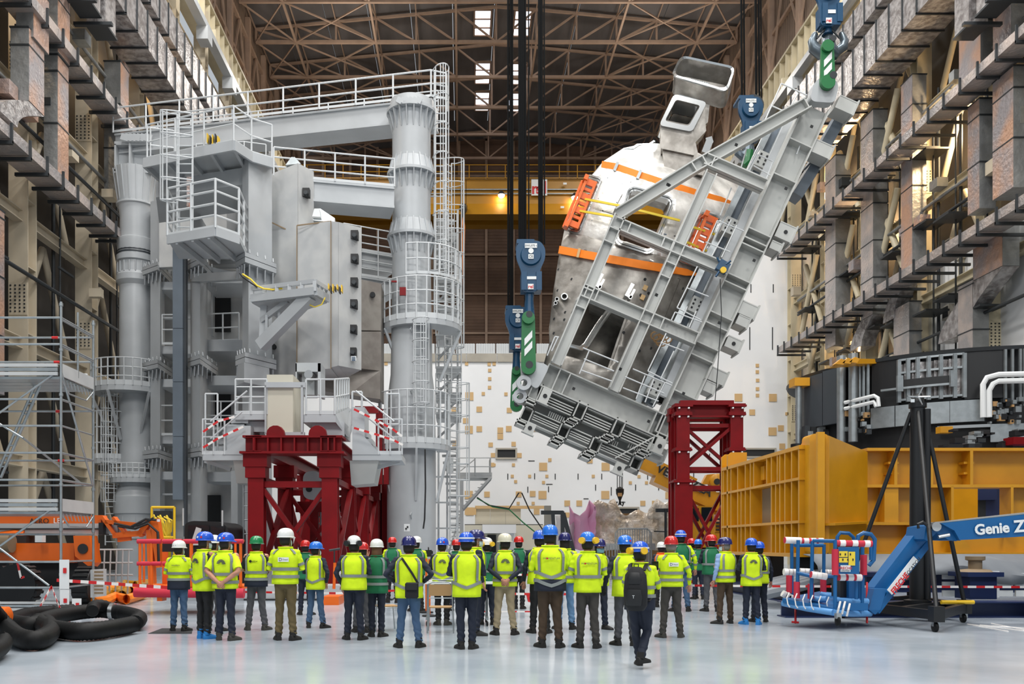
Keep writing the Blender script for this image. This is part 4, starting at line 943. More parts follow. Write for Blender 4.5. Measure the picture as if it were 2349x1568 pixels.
railing(ga, [P(372, 790, 43.8), P(400, 790, 43.8)], h=1.5, step=.6, r=.035); railing(ga, [P(368, 998, 43.8), P(400, 998, 43.8)], h=1.5, step=.6, r=.035)
# blue-grey cable duct
for (ya, yb) in ((560, 752), (753, 875), (876, 1000), (1001, 1145)): boxo('cable_duct', (PX(396, 39), 39, PZ(yb, 39)), (PX(419, 39), 39.5, PZ(ya, 39)), 'blue_grey_paint', ga)
boxo('cable_duct', (PX(421, 39.2), 39.2, PZ(1230, 39)), (PX(426, 39.2), 39.5, PZ(560, 39)), 'dark_grey_paint', ga)
# head structure over the wing: girder box, hanging back wall
plan('head_girder', [(358, 38), (560, 36.6), (575, 39.5), (365, 41)], 16.7, 17.4, ga)
plan('head_back', [(365, 43.2), (560, 42.6), (560, 43), (365, 43.6)], PZ(610, 43), PZ(370, 43), ga, 'coil_grey')
plan('head_cheek', [(520, 42.4), (556, 38.5), (560, 38.7), (524, 42.6)], PZ(560, 42), PZ(360, 39), ga, WP)
for (x, y, r) in ((538, 402, .16), (550, 399, .14), (526, 403, .07), (536, 414, .05)): MB().lathe(P(x, y, 38.4), [(r, -.04), (r, .03)], 12, 'y').build('hole', 'slot_dark', ga)
for x in (438, 455, 470): plan('bay_post', [(x, 43.0), (x+5, 43.0), (x+5, 43.3), (x, 43.3)], PZ(560, 43), PZ(400, 43), ga)
MB().prism(L2([(430, 606), (462, 600), (468, 640), (436, 640)], 41), (0, .5, 0)).build('gusset_plate', WP, ga)
bar('tie_beam', P(420, 640, 41), P(565, 632, 37), .3, .35, WP, ga); bar('tie_beam', P(462, 612, 42), P(540, 630, 40), .15, .2, WP, ga)
# upper platform and its rails
z = 17.7
up = [FLp(330, 363, z), FLp(537, 322, z), FLp(578, 349, z), FLp(625, 363, z)]
backs = [FLp(625, 392, z), FLp(372, 402, z)]
b = MB().prism([v-V((0, 0, .14)) for v in up+backs], (0, 0, .14)); pf_ = b.build('platform_deck', WP, ga)
for i in range(5): a_ = up[0].lerp(up[1], i/4); c_ = backs[1].lerp(backs[0], i/4*.8); bar('deck_beam', a_-V((0, 0, .25)), c_-V((0, 0, .25)), .12, .24, WP, pf_)
for a_, c_ in zip(up, up[1:]): bar('edge_beam', a_-V((0, 0, .2)), c_-V((0, 0, .2)), .1, .4, WP, pf_)
railing(ga, [up[0]+V((.1, .1, 0))]+[v+V((-.05, .12, 0)) for v in up[1:]], h=1.45, step=1.5, r=.035)
railing(ga, [FLp(345, 372, z), FLp(400, 378, z)], h=1.45, step=1.2, r=.03)
railing(ga, [FLp(450, 385, z+1.2), FLp(560, 380, z+1.2), FLp(610, 386, z+1.2)], h=1.1, step=1.5, r=.025)
# hanging basket platform
z = 13.6
bs = [FLp(384, 541, z), FLp(494, 522, z), FLp(548, 541, z)]; bk = [V((bs[2].x-.2, 36.3, z)), V((bs[0].x-.3, 36.3, z))]
b = MB().prism([v-V((0, 0, .14)) for v in bs+bk], (0, 0, .14)); bp_ = b.build('platform_deck', WP, ga)
for a_, c_ in zip(bs, bs[1:]): bar('edge_beam', a_-V((0, 0, .15)), c_-V((0, 0, .15)), .1, .35, WP, bp_)
for i in range(3): a_ = bs[0].lerp(bs[1], .2+i/3); bar('deck_beam', a_-V((0, 0, .28)), a_+V((.3, 2.6, -.28)), .1, .22, WP, bp_)
railing(ga, [bk[1]]+bs+[bk[0]], h=1.85, step=.95, r=.045, mids=(.26, .5, .76))
ladder(ga, P(424, 552, 34.2)-V((0, 0, 0)), P(424, 262, 34.2), (1, 0, 0), w=.6, cage=(-.75, -.35, 0), hoops=1.1, r=.035)
boxo('warning_board', P(430, 475, 34.6), P(441, 405, 34.5), 'foil_copper', ga); boxo('warning_board', P(436, 480, 34.4), P(442, 462, 34.3), 'orange_paint', ga)
# ladders and round platforms on the right column
def roundplat(cx, cy, z, r, a0, a1, parent, h=1.1*2.0, n=14, braces=True, inner=0.9):
    pts = [V((cx+r*cos(a0+(a1-a0)*i/n), cy+r*sin(a0+(a1-a0)*i/n), z)) for i in range(n+1)]; ins = [V((cx+inner*cos(a0+(a1-a0)*i/n), cy+inner*sin(a0+(a1-a0)*i/n), z)) for i in range(n+1)]
    b = MB()
    for i in range(n): b.prism([pts[i], pts[i+1], ins[i+1], ins[i]], (0, 0, -.25))
    o = b.build('platform_deck', WP, parent); railing(parent, pts, h=h, step=1.0, r=.035, mids=(.33, .66), toe=.25)
    if braces:
        for i in (2, n//2, n-2): bar('deck_brace', pts[i]-V((0, 0, .25)), ins[i]-V((0, 0, 2.6)), .1, .12, WP, o)
    return o
roundplat(PX(966, 41.3), 41.5, 11.9, 1.9, -pi, .35, ga, h=1.9)
roundplat(PX(950, 41), 41, 6.2, 1.65, -pi*1.02, .3, ga, h=2.4, inner=1.1)
railing(ga, [V((PX(966, 41.3)+1.9*cos(t), 41.5+1.9*sin(t), 13.9)) for t in [-1.9+2.2*i/8 for i in range(9)]], h=1.4, step=1.0, r=.035)
ladder(ga, P(1010, 735, 41), P(1010, 165, 41), (1, 0, 0), w=.55, cage=(.15, -.75, 0), hoops=1.6, r=.035)
ladder(ga, P(963, 1010, 39.6), P(963, 735, 39.6), (1, 0, 0), w=.55, cage=(.2, -.7, 0), hoops=1.2, r=.03)
ladder(ga, P(1028, 900, 43), P(1028, 370, 43), (.6, .8, 0), w=.55, cage=(.75, -.3, 0), hoops=1.3, r=.03)
ladder(ga, P(1040, 1240, 43), P(1040, 880, 43), (.6, .8, 0), w=.55, cage=(.75, -.3, 0), hoops=1.0, r=.03)
for y in (450, 530, 620, 690): rod('ladder_arm', P(985, y, 41), P(1003, y, 41), .04, WP, ga)
# stair tower behind
for i, y in enumerate((540, 590, 640, 705, 770, 845, 905, 950)):
    zz = PZ(y, 44.5); xr = 1048 if y < 830 else 1058; xl = 1000; a_, c_ = P(xl, y, 44.5), P(xr, y, 44.0); b = MB().prism([a_, c_, c_+V((0, 1.6, 0)), a_+V((0, 1.6, 0))], (0, 0, -.2)); o = b.build('landing', WP, ga)
    railing(ga, [a_, c_, c_+V((0, 1.5, 0))], h=1.1, step=.9, r=.028, mids=(.33, .66)); bar('deck_brace', c_-V((.1, 0, .2)), a_-V((-.1, 0, 1.2)), .08, .1, WP, o)
for i in range(12): boxo('stair_tread', P(1001, 500+i*18+8, 44.8), P(1042, 500+i*18+2, 44.8)+V((0, .5, 0)), 'coil_grey', ga)
for i in range(14): boxo('stair_tread', P(1010+i*2, 1010+i*16+4, 44.8), P(1045+i*1, 1010+i*16, 44.8)+V((0, .5, 0)), 'coil_grey', ga)
for x in (990, 1006, 1026, 1050): rod('tower_post', P(x, 1290, 44.5), P(x, 480 if x > 995 else 1020, 44.5), .05, 'rail_paint', ga)
for y in (1093, 1152, 1211): bar('tower_tie', P(988, y, 44), P(1050, y, 44), .08, .08, 'rail_paint', ga)
boxo('control_box', P(1025, 1085, 43.6), P(1040, 1050, 43.8), 'label_white', ga)
o = boxo('survey_target', P(927, 1218, 38.6), P(940, 1201, 38.55), 'label_white', ga)
for (dx, dy) in ((0, 0), (-1, 1)): link('target_square', unit('box', 'slot_dark'), o, Matrix.Translation(P(935+dx*3.5, 1208+dy*4, 38.53)) @ Matrix.Diagonal((.07, .02, .075, 1)))
MB().path([P(x, y, 39) for x, y in [(975, 1030), (976, 1120), (974, 1190), (971, 1212)]], .035, 6).build('hanging_cable', 'black_rubber', ga, True)
for y in (1180, 755, 895): MB().path([P(944, y-6, 39.85), P(941, y, 39.7), P(944, y+8, 39.85)], .03, 5).build('grab_handle', WP, ga)
boxo('red_bracket', P(917, 678, 39.6), P(931, 658, 39.5), 'red_paint', ga); boxo('red_bracket', P(898, 648, 39.7), P(910, 643, 39.6), 'red_paint', ga)
# left column platforms
roundplat(LX-.3, 45, PZ(880, 43), 1.9, -pi*1.05, -.3, ga, h=1.35, inner=.85); roundplat(LX-1.3, 45, PZ(1050, 44), 1.0, -pi*1.1, .1, ga, h=2.4, inner=.2, braces=False)
roundplat(LX, 45, PZ(1092, 43.4), 1.3, -pi, 0, ga, h=.7, inner=.85, braces=False)
ladder(ga, P(255, 1250, 44.5), P(255, 880, 44.5), (1, 0, 0), w=.6, cage=(0, -.7, 0), r=.03)
# console with lattice arm on column three
cb = MB()
zt_, zb_ = PZ(645, 33.6), PZ(668, 33.6); A0, B0, C0 = (578, 34.6), (722, 33.6), (750, 34.6)
def cp(a, z): return V((PX(*a), a[1], z))
for z_ in (zt_, zb_):
    for a, c in ((A0, B0), (B0, C0)): cb.beam(cp(a, z_), cp(c, z_), .22 if z_ == zb_ else .14, .16 if z_ == zt_ else .3)
co = cb.build('console_frame', WP, ga)
for i in range(6): t = i/5; a = (A0[0]+(B0[0]-A0[0])*t, A0[1]+(B0[1]-A0[1])*t); bar('console_post', cp(a, zb_), cp(a, zt_), .14, .14, WP, co)
for i in range(1, 4): t = i/3; a = (B0[0]+(C0[0]-B0[0])*t, B0[1]+(C0[1]-B0[1])*t); bar('console_post', cp(a, zb_), cp(a, zt_), .12, .12, WP, co)
cb = MB().prism([cp(A0, zb_-.1), cp(B0, zb_-.1), cp(C0, zb_-.1), cp((640, 37), zb_-.1)], (0, 0, -.08)).build('console_plate', WP, co)
bar('console_strut', P(598, 793, 34.8), P(712, 678, 33.9), .4, .45, WP, co); bar('console_strut', P(600, 735, 34.9), P(660, 690, 34.4), .15, .2, WP, co); bar('console_strut', P(602, 790, 35), P(606, 700, 35), .25, .25, WP, co)
for (x0, y0, x1, y1) in ((612, 765, 612, 722), (640, 738, 640, 705)): bar('console_web', P(x0, y0, 34.8), P(x1, y1, 34.7), .1, .15, WP, co)
MB().path([P(x, y, 34.2) for x, y in [(556, 628), (575, 640), (590, 655), (605, 662), (625, 664), (648, 661)]], .035, 6).build('yellow_cable', 'strap_yellow', co, True)
MB().path([P(x, y, 34.4) for x, y in [(550, 626), (556, 634), (575, 648), (590, 658)]], .03, 6).build('black_cable', 'black_rubber', co, True)
MB().path([P(x, y, 34) for x, y in [(703, 682), (708, 698), (722, 704), (738, 698), (746, 682)]], .025, 6).build('yellow_cable', 'strap_yellow', co, True)
for i in range(7): boxo('fitting', P(752+i*5, 662+(i*7) % 9, 34), P(757+i*5, 655+(i*5) % 9, 34.3), ('bright_yellow', 'dark_steel')[i % 2], co)
for i in range(5): boxo('fitting', P(474+i*6, 326+(i*5) % 6, 35.2), P(481+i*6, 313+(i*5) % 7, 35.5), ('bright_yellow', 'dark_steel')[i % 2], ga)
# --- coil sections held by the gantry ---
def quadpl(name, pts, m, parent, off=(0, .3, 0)): return MB().prism([P(*p) for p in pts], off).build(name, m, parent)
cl = thing('coil_casing', 'huge pale grey magnet coil casing with black lifting pins standing in the gantry', 'casing', (PX(700, 38), 38, PZ(900, 38)))
quadpl('side_casing', [(624, 398, 38), (683, 374, 37.6), (683, 868, 37.6), (624, 868, 38)], 'coil_grey', cl, (0, 3, 0))
quadpl('side_casing', [(683.5, 374, 37.6), (720, 393, 38.4), (720, 870, 38.4), (683.5, 868, 37.6)], 'coil_grey', cl, (-.6, 2, 0))
quadpl('casing_cap', [(655, 378, 37.9), (668, 360, 37.9), (676, 360, 37.9), (690, 375, 37.9)], 'galvanised', cl, (0, .4, 0))
quadpl('front_casing', [(681, 517, 36.6), (759, 507, 36.2), (759, 845, 36.2), (681, 850, 36.6)], 'coil_grey', cl, (0, 2.6, 0))
quadpl('front_casing', [(759.6, 507, 36.2), (776, 509, 36.1), (776, 838, 36.1), (759.6, 842, 36.2)], 'coil_grey', cl, (0, 2.6, 0))
quadpl('pin_face', [(776.5, 509, 36.1), (829, 522, 37.1), (829, 848, 37.1), (776.5, 838, 36.1)], 'coil_grey', cl, (-1.0, 2.0, 0))
quadpl('casing_cap', [(718, 505, 37.5), (724, 478, 37.5), (735, 478, 37.5), (768, 500, 37.5), (768, 510, 37.5)], 'galvanised', cl, (0, 1.5, 0))
quadpl('lifting_nose', [(716, 496, 37.3), (721, 478, 37.3), (732, 478, 37.3), (735, 497, 37.3)], 'label_white', cl, (0, .3, 0))
quadpl('lower_block', [(620, 845, 38.6), (775, 838, 38.4), (872, 850, 39.4), (872, 915, 39.4), (800, 905, 38.6), (620, 880, 38.6)], 'coil_dirty', cl, (0, 1.2, 0))
quadpl('rear_block', [(826, 640, 39.2), (874, 650, 39.8), (874, 758, 39.8), (826, 757, 39.2)], 'coil_dirty', cl, (0, 1.5, 0))
quadpl('rear_block', [(826, 760, 39.2), (874, 760, 39.8), (874, 915, 39.8), (826, 905, 39.2)], 'coil_dirty', cl, (0, 1.5, 0))
quadpl('side_block', [(624, 870, 38.2), (683, 870, 37.9), (683, 905, 37.9), (624, 900, 38.2)], 'coil_dirty', cl, (0, 1.5, 0))
quadpl('pin_face_foot', [(740, 872, 36.3), (776, 842, 36.0), (826, 850, 36.9), (826, 872, 37.2)], 'coil_grey', cl, (0, .8, 0)) if 0 else None
for (x, y, d) in [(703, 443, 37.9), (814, 540, 36.75), (814, 594, 36.75), (813, 648, 36.75), (812, 698, 36.75), (811, 756, 36.75), (810, 808, 36.75)]:
    o = MB().box(P(x, y, d), (.3, .3, .36)).build('lifting_pin', 'black_rubber', cl); MB().lathe(P(x-1, y, d-.2), [(.09, -.12), (.11, .05)], 10, 'y').build('pin_cap', 'dark_steel', o, 40)
for (x, y, d) in [(855, 676, 39.5), (852, 876, 39.5), (628, 795, 37.9)]: MB().lathe(P(x, y, d-.02), [(.12, -.08), (.12, .05)], 12, 'y').build('threaded_hole', 'slot_dark', cl)
for (x0, y0, x1, y1, d) in [(681, 517, 681, 850, 36.55), (759, 507, 759, 845, 36.1), (681, 517, 760, 507, 36.35), (623, 510, 676, 535, 37.8)]: bar('weld_seam', P(x0, y0, d), P(x1, y1, d), .03, .05, 'rust_line', cl)
o = boxo('badge', P(806, 828, 36.6), P(817, 816, 36.5), 'label_white', cl)
for k in range(3): link('badge_stripe', unit('box', 'hook_blue'), o, Matrix.Translation(P(811, 819+k*3.5, 36.45)) @ Matrix.Diagonal((.15, .02, .03, 1)))
# --- white service platforms with the control cabinet, in front ---
sp = thing('service_platform', 'white stepped service platforms with a big blank cabinet on top of the red support frame', 'platform', P(690, 1010, 29))
D3 = 28.6
cab = MB().b2(P(612, 997, D3), P(695, 882, D3+1.8)).build('cabinet', 'cream_wall', sp)
for (a, c) in (((607, 888), (702, 878)), ((608, 1003), (700, 992)), ((607, 995), (613, 885)), ((690, 995), (697, 885))): boxo('cabinet_frame', P(a[0], a[1], D3-.12), P(c[0], c[1], D3+.05), WP, cab)
MB().prism([P(612, 1003, D3), P(699, 1003, D3), P(699, 1003, D3)+V((0, 1.8, -.0)), P(612, 1003, D3)+V((0, 1.8, 0))], (0, 0, -.08)).build('cabinet_base', WP, cab)
br = MB().b2(P(678, 905, 30), P(693, 846, 31)).b2(P(693, 905, 30.3), P(729, 850, 31)).b2(P(729, 905, 30), P(746, 846, 31)).b2(P(678, 852, 30), P(746, 845, 31)).build('pivot_bracket', WP, sp)
MB().lathe(P(711, 862, 30.1), [(.15, -.3), (.17, .2)], 14, 'y').build('pivot_pin', 'steel_bright', br, 40)
for (xa, xb, y0, y1, d) in ((538, 612, 962, 948, D3), (565, 612, 990, 966, D3+.3), (694, 770, 968, 950, D3), (716, 790, 1000, 968, D3+.3)):
    boxo('deck_box', P(xa, y0, d), P(xb, y1, d)+V((0, 1.6, 0)), WP, sp)
MB().prism([P(770, 950, D3), P(801, 935, D3+2.5), P(801, 985, D3+2.5), P(795, 1000, D3+.5), P(770, 968, D3)], (.05, .4, 0)).build('deck_side', WP, sp)
railing(sp, [P(540, 950, D3), P(612, 950, D3)], h=1.15, step=.5, r=.03); railing(sp, [P(702, 950, D3), P(768, 950, D3), P(800, 940, D3+3)], h=1.15, step=.55, r=.03)
railing(sp, [P(540, 960, D3+1.5), P(608, 960, D3+1.5)], h=1.1, step=.6, r=.025)
# side stairs' platforms, wings
for s_, (xo, xi, y) in ((-1, (465, 575, 1048)), (1, (922, 808, 1048))):
    d = 28.4
    boxo('side_deck', P(min(xo, xi), y+7, d), P(max(xo, xi), y-7, d)+V((0, 1.8, 0)), WP, sp)
    MB().prism([P(xi, y-6, d-.02), P(xi-s_*-30 if False else xi+s_*65, y-6, d-.02), P(xi+s_*12, y-65, d-.02), P(xi, y-70, d-.02)], (0, .08, 0)).build('wing_plate', WP, sp)
    MB().b2(P(xi-s_*-3 if False else xi, y-(115 if s_ > 0 else 72), d+.1), P(xi+s_*38, y, d+1.4)).build('wing_box', WP, sp)
    MB().prism([P(xi-s_*6, y+8, d+.1), P(xi+s_*60, y+8, d+.1), P(xi+s_*50, y+60, d+.4), P(xi-s_*2, y+64, d+.4)] if s_ > 0 else [P(xi+22, y+8, d+.1), P(xi-40, y+8, d+.1), P(xi-32, y+60, d+.4), P(xi+8, y+60, d+.4)], (0, 1.3, 0)).build('support_box', 'frame_paint', sp)
    bar('deck_brace', P(xo-s_*5, y+9, d+.5), P(xi+s_*45, y+28, d+.5), .12, .12, WP, sp)
    railing(sp, [P(xo, y-6, d+1.6), P(xo, y-6, d), P(xi+s_*60, y-6, d)], h=1.15, step=.4, r=.028, mids=(.5,))
    railing(sp, [P(xo-s_*6, y-78 if False else y-6, d+.3), P(xo-s_*34, y-6, d+.3)], h=2.0, step=.5, r=.028)
    for k in (0, 1):
        rod('stair_rail', P(xo-s_*18, y-82-k*0+k*40, d), P(xi+s_*(8 if k == 0 else 20), y-152+k*48, d), .03, 'rail_paint', sp)
    for k in range(5): boxo('stair_step', P(xi+s_*(42-k*9), y-14-k*16, d+.3), P(xi+s_*(62-k*9), y-17-k*16, d+1.4), WP, sp)
railing(sp, [P(808, 975, 28.6), P(830, 975, 28.6)], h=1.1, step=.5, r=.03, mids=())
def tape(name, label, pts, d, w=.07, n=None, parent=None, seg=.18):
    """red and white barrier tape with alternate pieces"""
    t = thing(name, label, 'tape', pts[0] if not isinstance(pts[0], tuple) else P(*pts[0], d)); Q = [p if isinstance(p, V) else P(*p, d) for p in pts]
    r_, w_ = MB(), MB(); tot = 0
    for a, c in zip(Q, Q[1:]):
        L = (c-a).length; k = max(1, round(L/seg))
        for i in range(k):
            M, l = frame(a, c, (0, 0, 1)); p0, p1 = a.lerp(c, i/k), a.lerp(c, (i+1)/k); (r_ if tot % 2 == 0 else w_).box((p0+p1)/2, (.006, w, l/k), M); tot += 1
    r_.build('red_stripe', 'red_plain', t); w_.build('white_stripe', 'white_tape', t); return t
tape('barrier_tape', 'red and white tape along the upper left stair rail of the white platform', [(466, 990), (500, 966), (538, 955)], 28.2)
tape('barrier_tape', 'red and white tape along the lower left stair rail of the white platform', [(466, 1026), (500, 1005), (558, 978)], 28.2)
tape('barrier_tape', 'red and white tape along the upper right stair rail of the white platform', [(812, 938), (860, 962), (900, 983), (922, 1000)], 28.2)
tape('barrier_tape', 'red and white tape along the lower right stair rail of the white platform', [(812, 981), (870, 998), (905, 1010), (924, 1020)], 28.2)
# --- red support frame under it ---
rf = thing('support_frame', 'dark red steel support frame with crossed braces under the white platforms', 'frame', (PX(690, 28), 30, 0))
RP = 'red_paint'; d0, d1 = 28.0, 41.5
xl, xr = PX(590, d0), PX(758, d0)
for i, d in enumerate((28.0, 32.5, 37, 41.5)):
    ztop = 4.05
    for x in (xl, xr):
        if x == xl and i in (1, 2) or True:
            c = MB().b2((x-.25, d-.22, .1), (x+.25, d-.16, ztop)).b2((x-.25, d+.16, .1), (x+.25, d+.22, ztop)).b2((x-.04, d-.2, .1), (x+.04, d+.2, ztop)).b2((x-.2, d-.2, .1), (x-.15, d+.2, ztop)).b2((x+.15, d-.2, .1), (x+.2, d+.2, ztop)).build('leg', RP, rf)
            MB().b2((x-.32, d-.28, ztop-.35), (x+.32, d+.28, ztop)).build('leg_head', RP, c); MB().b2((x-.35, d-.3, 0), (x+.35, d+.3, .1)).build('foot', RP, c); MB().b2((x-.38, d-.32, ztop), (x+.38, d+.32, ztop+.45)).build('spacer', RP, c)
    for k, (a, b_) in enumerate((((xl+.2, d, 3.35), (xr-.2, d, .6)), ((xr-.2, d+.1, 3.35), (xl+.2, d+.1, .6)))): bar('cross_brace', a, b_, .14, .22, RP, rf, (0, 1, 0))
    bar('strut', (xl, d, 3.5), (xr, d, 3.5), .18, .2, RP, rf)
for x in (xl, xr):
    piece('ibeam', 'top_rail', (x, d0-.5, 4.75), (x, d1+.5, 4.75), .5, .5, RP, rf)
    for (da, db) in ((28.2, 32.3), (32.7, 36.8), (37.2, 41.3)):
        bar('side_brace', (x, da, 3.6), (x, db, .6), .12, .18, RP, rf, (1, 0, 0)); bar('side_brace', (x+.1, db, 3.6), (x+.1, da, .6), .12, .18, RP, rf, (1, 0, 0)); bar('side_strut', (x, da, 3.7), (x, db, 3.7), .16, .2, RP, rf)
o = MB().b2((xl-.3, d0-.3, 4.5), (xr+.4, d0-.24, 4.98)).b2((xl-.35, d0-.5, 4.95), (xr+.45, d0+.4, 5.02)).b2((xl-.45, d0-.5, 4.45), (xr+.5, d0+.4, 4.52)).build('front_beam', RP, rf)
for k in range(7): boxo('beam_stiffener', (xl+k*.42, d0-.48, 4.5), (xl+.05+k*.42, d0-.3, 4.95), RP, o)
for x in (PX(630, 27.8), PX(727, 27.8)): MB().lathe((x, 28, 5.1), [(.28, -.15), (.3, 0), (.28, .15)], 14, 'y').build('roller_seat', RP, rf, 40)
for d in (33, 37.5): bar('inner_beam', (xl+.3, d, 3.0), (xr-.3, d, 3.0), .3, .4, RP, rf); bar('inner_post', (xl+1.0, d, 0), (xl+1.0, d, 3.0), .3, .3, RP, rf)
for d in (43, 44.2):
    for x in (PX(866, d), PX(884, d)):
        MB().b2((x-.22, d-.22, 0), (x+.22, d+.22, 5.0)).build('rear_post', RP, rf)
MB().prism(roundpoly([P(695, 1080, 31), P(738, 1080, 31), P(738, 1145, 31), P(695, 1145, 31)], .3), (0, .4, 0)).build('hanging_lug', WP, rf); MB().lathe(P(709, 1121, 30.98), [(.11, -.05), (.11, .05)], 14, 'y').build('lug_hole', 'slot_dark', rf)
for (x0, x1, y0, y1) in ((880, 893, 1110, 955), (862, 879, 1110, 940)): boxo('tall_plate', P(x0, y0, 40), P(x1, y1, 40.4), RP, rf)
bar('red_link', P(815, 940, 38.4), P(868, 940, 38.4), .25, .3, RP, ga)
for (x, y) in ((727, 1165), (737, 1185), (727, 1200)): rod('scaffold_rod', P(x-12, y, 33), P(x+12, y, 33), .03, 'galvanised', rf)
for x in (722, 736): rod('scaffold_rod', P(x, 1260, 33), P(x, 1120, 33), .04, 'galvanised', rf)
ladder(rf, P(571, 1240, 29), P(571, 1112, 29), (1, 0, 0), m='galvanised', w=.35, step=.42, r=.025)
# ---------------- red tower ----------------
tw = thing('red_tower', 'dark red steel tower of bolted posts and crossed braces under the tilted frame', 'tower', (PX(1625, 36), 37, 0))
xa, xb = PX(1564, 36), PX(1686, 36)
for (x, s) in ((xa, 1), (xb, -1)):
    for d in (36.0, 37.1):
        zb = 0; segs = [(0, 4.15, .36), (4.2, 5.45, .26), (5.5, 6.9, .26), (6.95, 7.25, .28)] if d < 37 else [(0, 7.1, .24)]
        for (z0, z1, w) in segs:
            b = MB().b2((x-w, d-w, z0), (x+w, d-w+.06, z1)).b2((x-w, d+w-.06, z0), (x+w, d+w, z1)).b2((x-.06, d-w+.05, z0), (x+.06, d+w-.05, z1)).b2((x-w*.8, d-w+.02, z0), (x-w*.8+.05, d+w, z1)); o = b.build('post', RP, tw)
            MB().b2((x-w-.09, d-w-.09, z1-.03), (x+w+.09, d+w+.09, z1+.05)).build('end_plate', RP, o); MB().b2((x-w-.06, d-w-.06, z0), (x+w+.06, d+w+.06, z0+.06)).build('end_plate', RP, o)
            for k in (-1, 1): boxo('bolt', (x+k*w*.7-.03, d-w-.12, z1-.12), (x+k*w*.7+.03, d-w, z1-.06), 'label_white', o)
zr = [(1250-y)*36/2000+1.55 for y in (976, 1075, 1118)]
for d in (36.0, 37.1):
    for z in zr: bar('strut', (xa, d, z), (xb, d, z), .16, .16, RP, tw)
    for (z0, z1) in ((zr[1]+.1, zr[0]-.1), (.4, zr[2]-.1)): bar('cross_brace', (xa+.2, d-.05, z0), (xb-.2, d-.05, z1), .12, .16, RP, tw, (0, 1, 0)); bar('cross_brace', (xa+.2, d+.08, z1), (xb-.2, d+.08, z0), .12, .16, RP, tw, (0, 1, 0))
b = MB().b2((xa-.35, 35.7, 7.3), (xb+.35, 36.3, 7.36)).b2((xa-.35, 35.98, 6.85), (xb+.35, 36.04, 7.3)).b2((xa-.2, 35.75, 6.8), (xb+.2, 36.3, 6.86)).b2((xa-.3, 36.9, 6.8), (xb+.3, 37.3, 7.36)).b2((xa-.1, 35.8, 7.36), (xb-.1, 36.1, 7.5)); b.build('cap_beam', RP, tw)
for x in (xa, xb): bar('side_beam', (x, 36, 7.1), (x, 37.1, 7.1), .4, .4, RP, tw)
# ---------------- yellow cradle frame ----------------
yf = thing('cradle_frame', 'huge yellow ribbed steel cradle frame filling the right side of the hall floor', 'frame', (9, 24, 1.3))
YP = 'yellow_paint'; XW = 8.9
def S(x, z, out=0): return V((XW-out, XW*2000/(x-1060), z))
dn, df = XW*2000/(1862-1060), XW*2000/(1678-1060)
zb_, zt1, zt2 = 1.3, 4.25, 4.25
MB().b2((XW, dn, zb_), (XW+.08, df, 4.1)).build('web_plate', YP, yf)
for z, t in ((zb_, .1), (2.15, .07), (3.25, .07), (4.05, .1)): MB().b2((XW-.32, dn, z-t/2), (XW+.3, df, z+t/2)).build('shelf_rib', YP, yf)
for x in (1680, 1698, 1714, 1722, 1732, 1744, 1794, 1804, 1814, 1826, 1842, 1859): MB().b2((XW-.3, S(x, 0).y-.04, zb_), (XW, S(x, 0).y+.04, 4.05 if x not in (1804, 1722) else 3.25)).build('upright_rib', YP, yf)
for x in (1752, 1783, 1808): MB().b2((XW-.3, S(x, 0).y-.04, 3.25), (XW, S(x, 0).y+.04, 4.05)).build('upright_rib', YP, yf)
boxo('pocket_recess', S(1788, 2.2, .02), S(1750, 3.2, .0)+V((.05, 0, 0)), 'rust_line', yf)
for x, z in ((1760, 3.65), (1790, 3.7), (1838, 3.75), (1727, 3.55)):
    MB().b2(S(x-4, z-.2, .14), S(x+4, z+.2, .0)).build('lug_plate', YP, yf)
for x in (1678, 1692): MB().prism([S(x, zb_, .32), S(x, 4.45, .32), S(x, 4.55, .2), S(x, 4.55, -.3), S(x, zb_, -.3)], (0, .1, 0)).build('end_plate', YP, yf)
MB().prism(roundpoly([P(1676, 1268, df), P(1676, 1058, df), P(1740, 1056, df+.2), P(1740, 1268, df+.2)], .2), (0, .15, 0)).build('end_plate', YP, yf)
b = MB().prism(roundpoly([P(1857, 1272, 21.9), P(1857, 994, 21.9), P(1902, 994, 21.7), P(1902, 1272, 21.7)], .15), (0, .5, 0)).build('corner_post', YP, yf)
MB().prism([P(1876, 1272, 21.55), P(1876, 990, 21.55), P(1892, 990, 21.55), P(1892, 1272, 21.55)], (0, .12, 0)).build('corner_flange', YP, yf)
MB().prism(roundpoly([P(1840, 1268, 22.5), P(1840, 1014, 22.5), P(1860, 1012, 22.3), P(1860, 1268, 22.3)], .1), (0, .1, 0)).build('corner_plate', YP, yf)
MB().prism([P(1900, 1272, 21.7), P(1900, 998, 21.7), P(1990, 1036, 23.4), P(1990, 1272, 23.4)], (.05, .1, 0)).build('splay_plate', YP, yf)
bar('splay_shelf', P(1902, 1202, 21.6), P(1990, 1197, 23.3), .3, .06, YP, yf)
DF = 23.4; X0_, X1_ = PX(1990, DF), 19.5
zt3 = PZ(1030, DF); zm = PZ(1114, DF); zl = PZ(1200, DF); zz0 = PZ(1270, DF)
MB().b2((X0_, DF+.4, zm), (X1_, DF+.48, zt3)).build('web_plate', YP, yf)
MB().b2((X0_, DF+.4, zz0), (PX(2185, DF), DF+.48, zm)).b2((PX(2322, DF), DF+.4, zz0), (X1_, DF+.48, zm)).b2((PX(2185, DF), DF+.4, zz0), (PX(2322, DF), DF+.48, zl)).build('web_plate', YP, yf)
for z, x0 in ((zt3, X0_), (zm, X0_), (zz0, X0_)): MB().b2((x0, DF, z-.04), (X1_, DF+.6, z+.04)).build('shelf_rib', YP, yf)
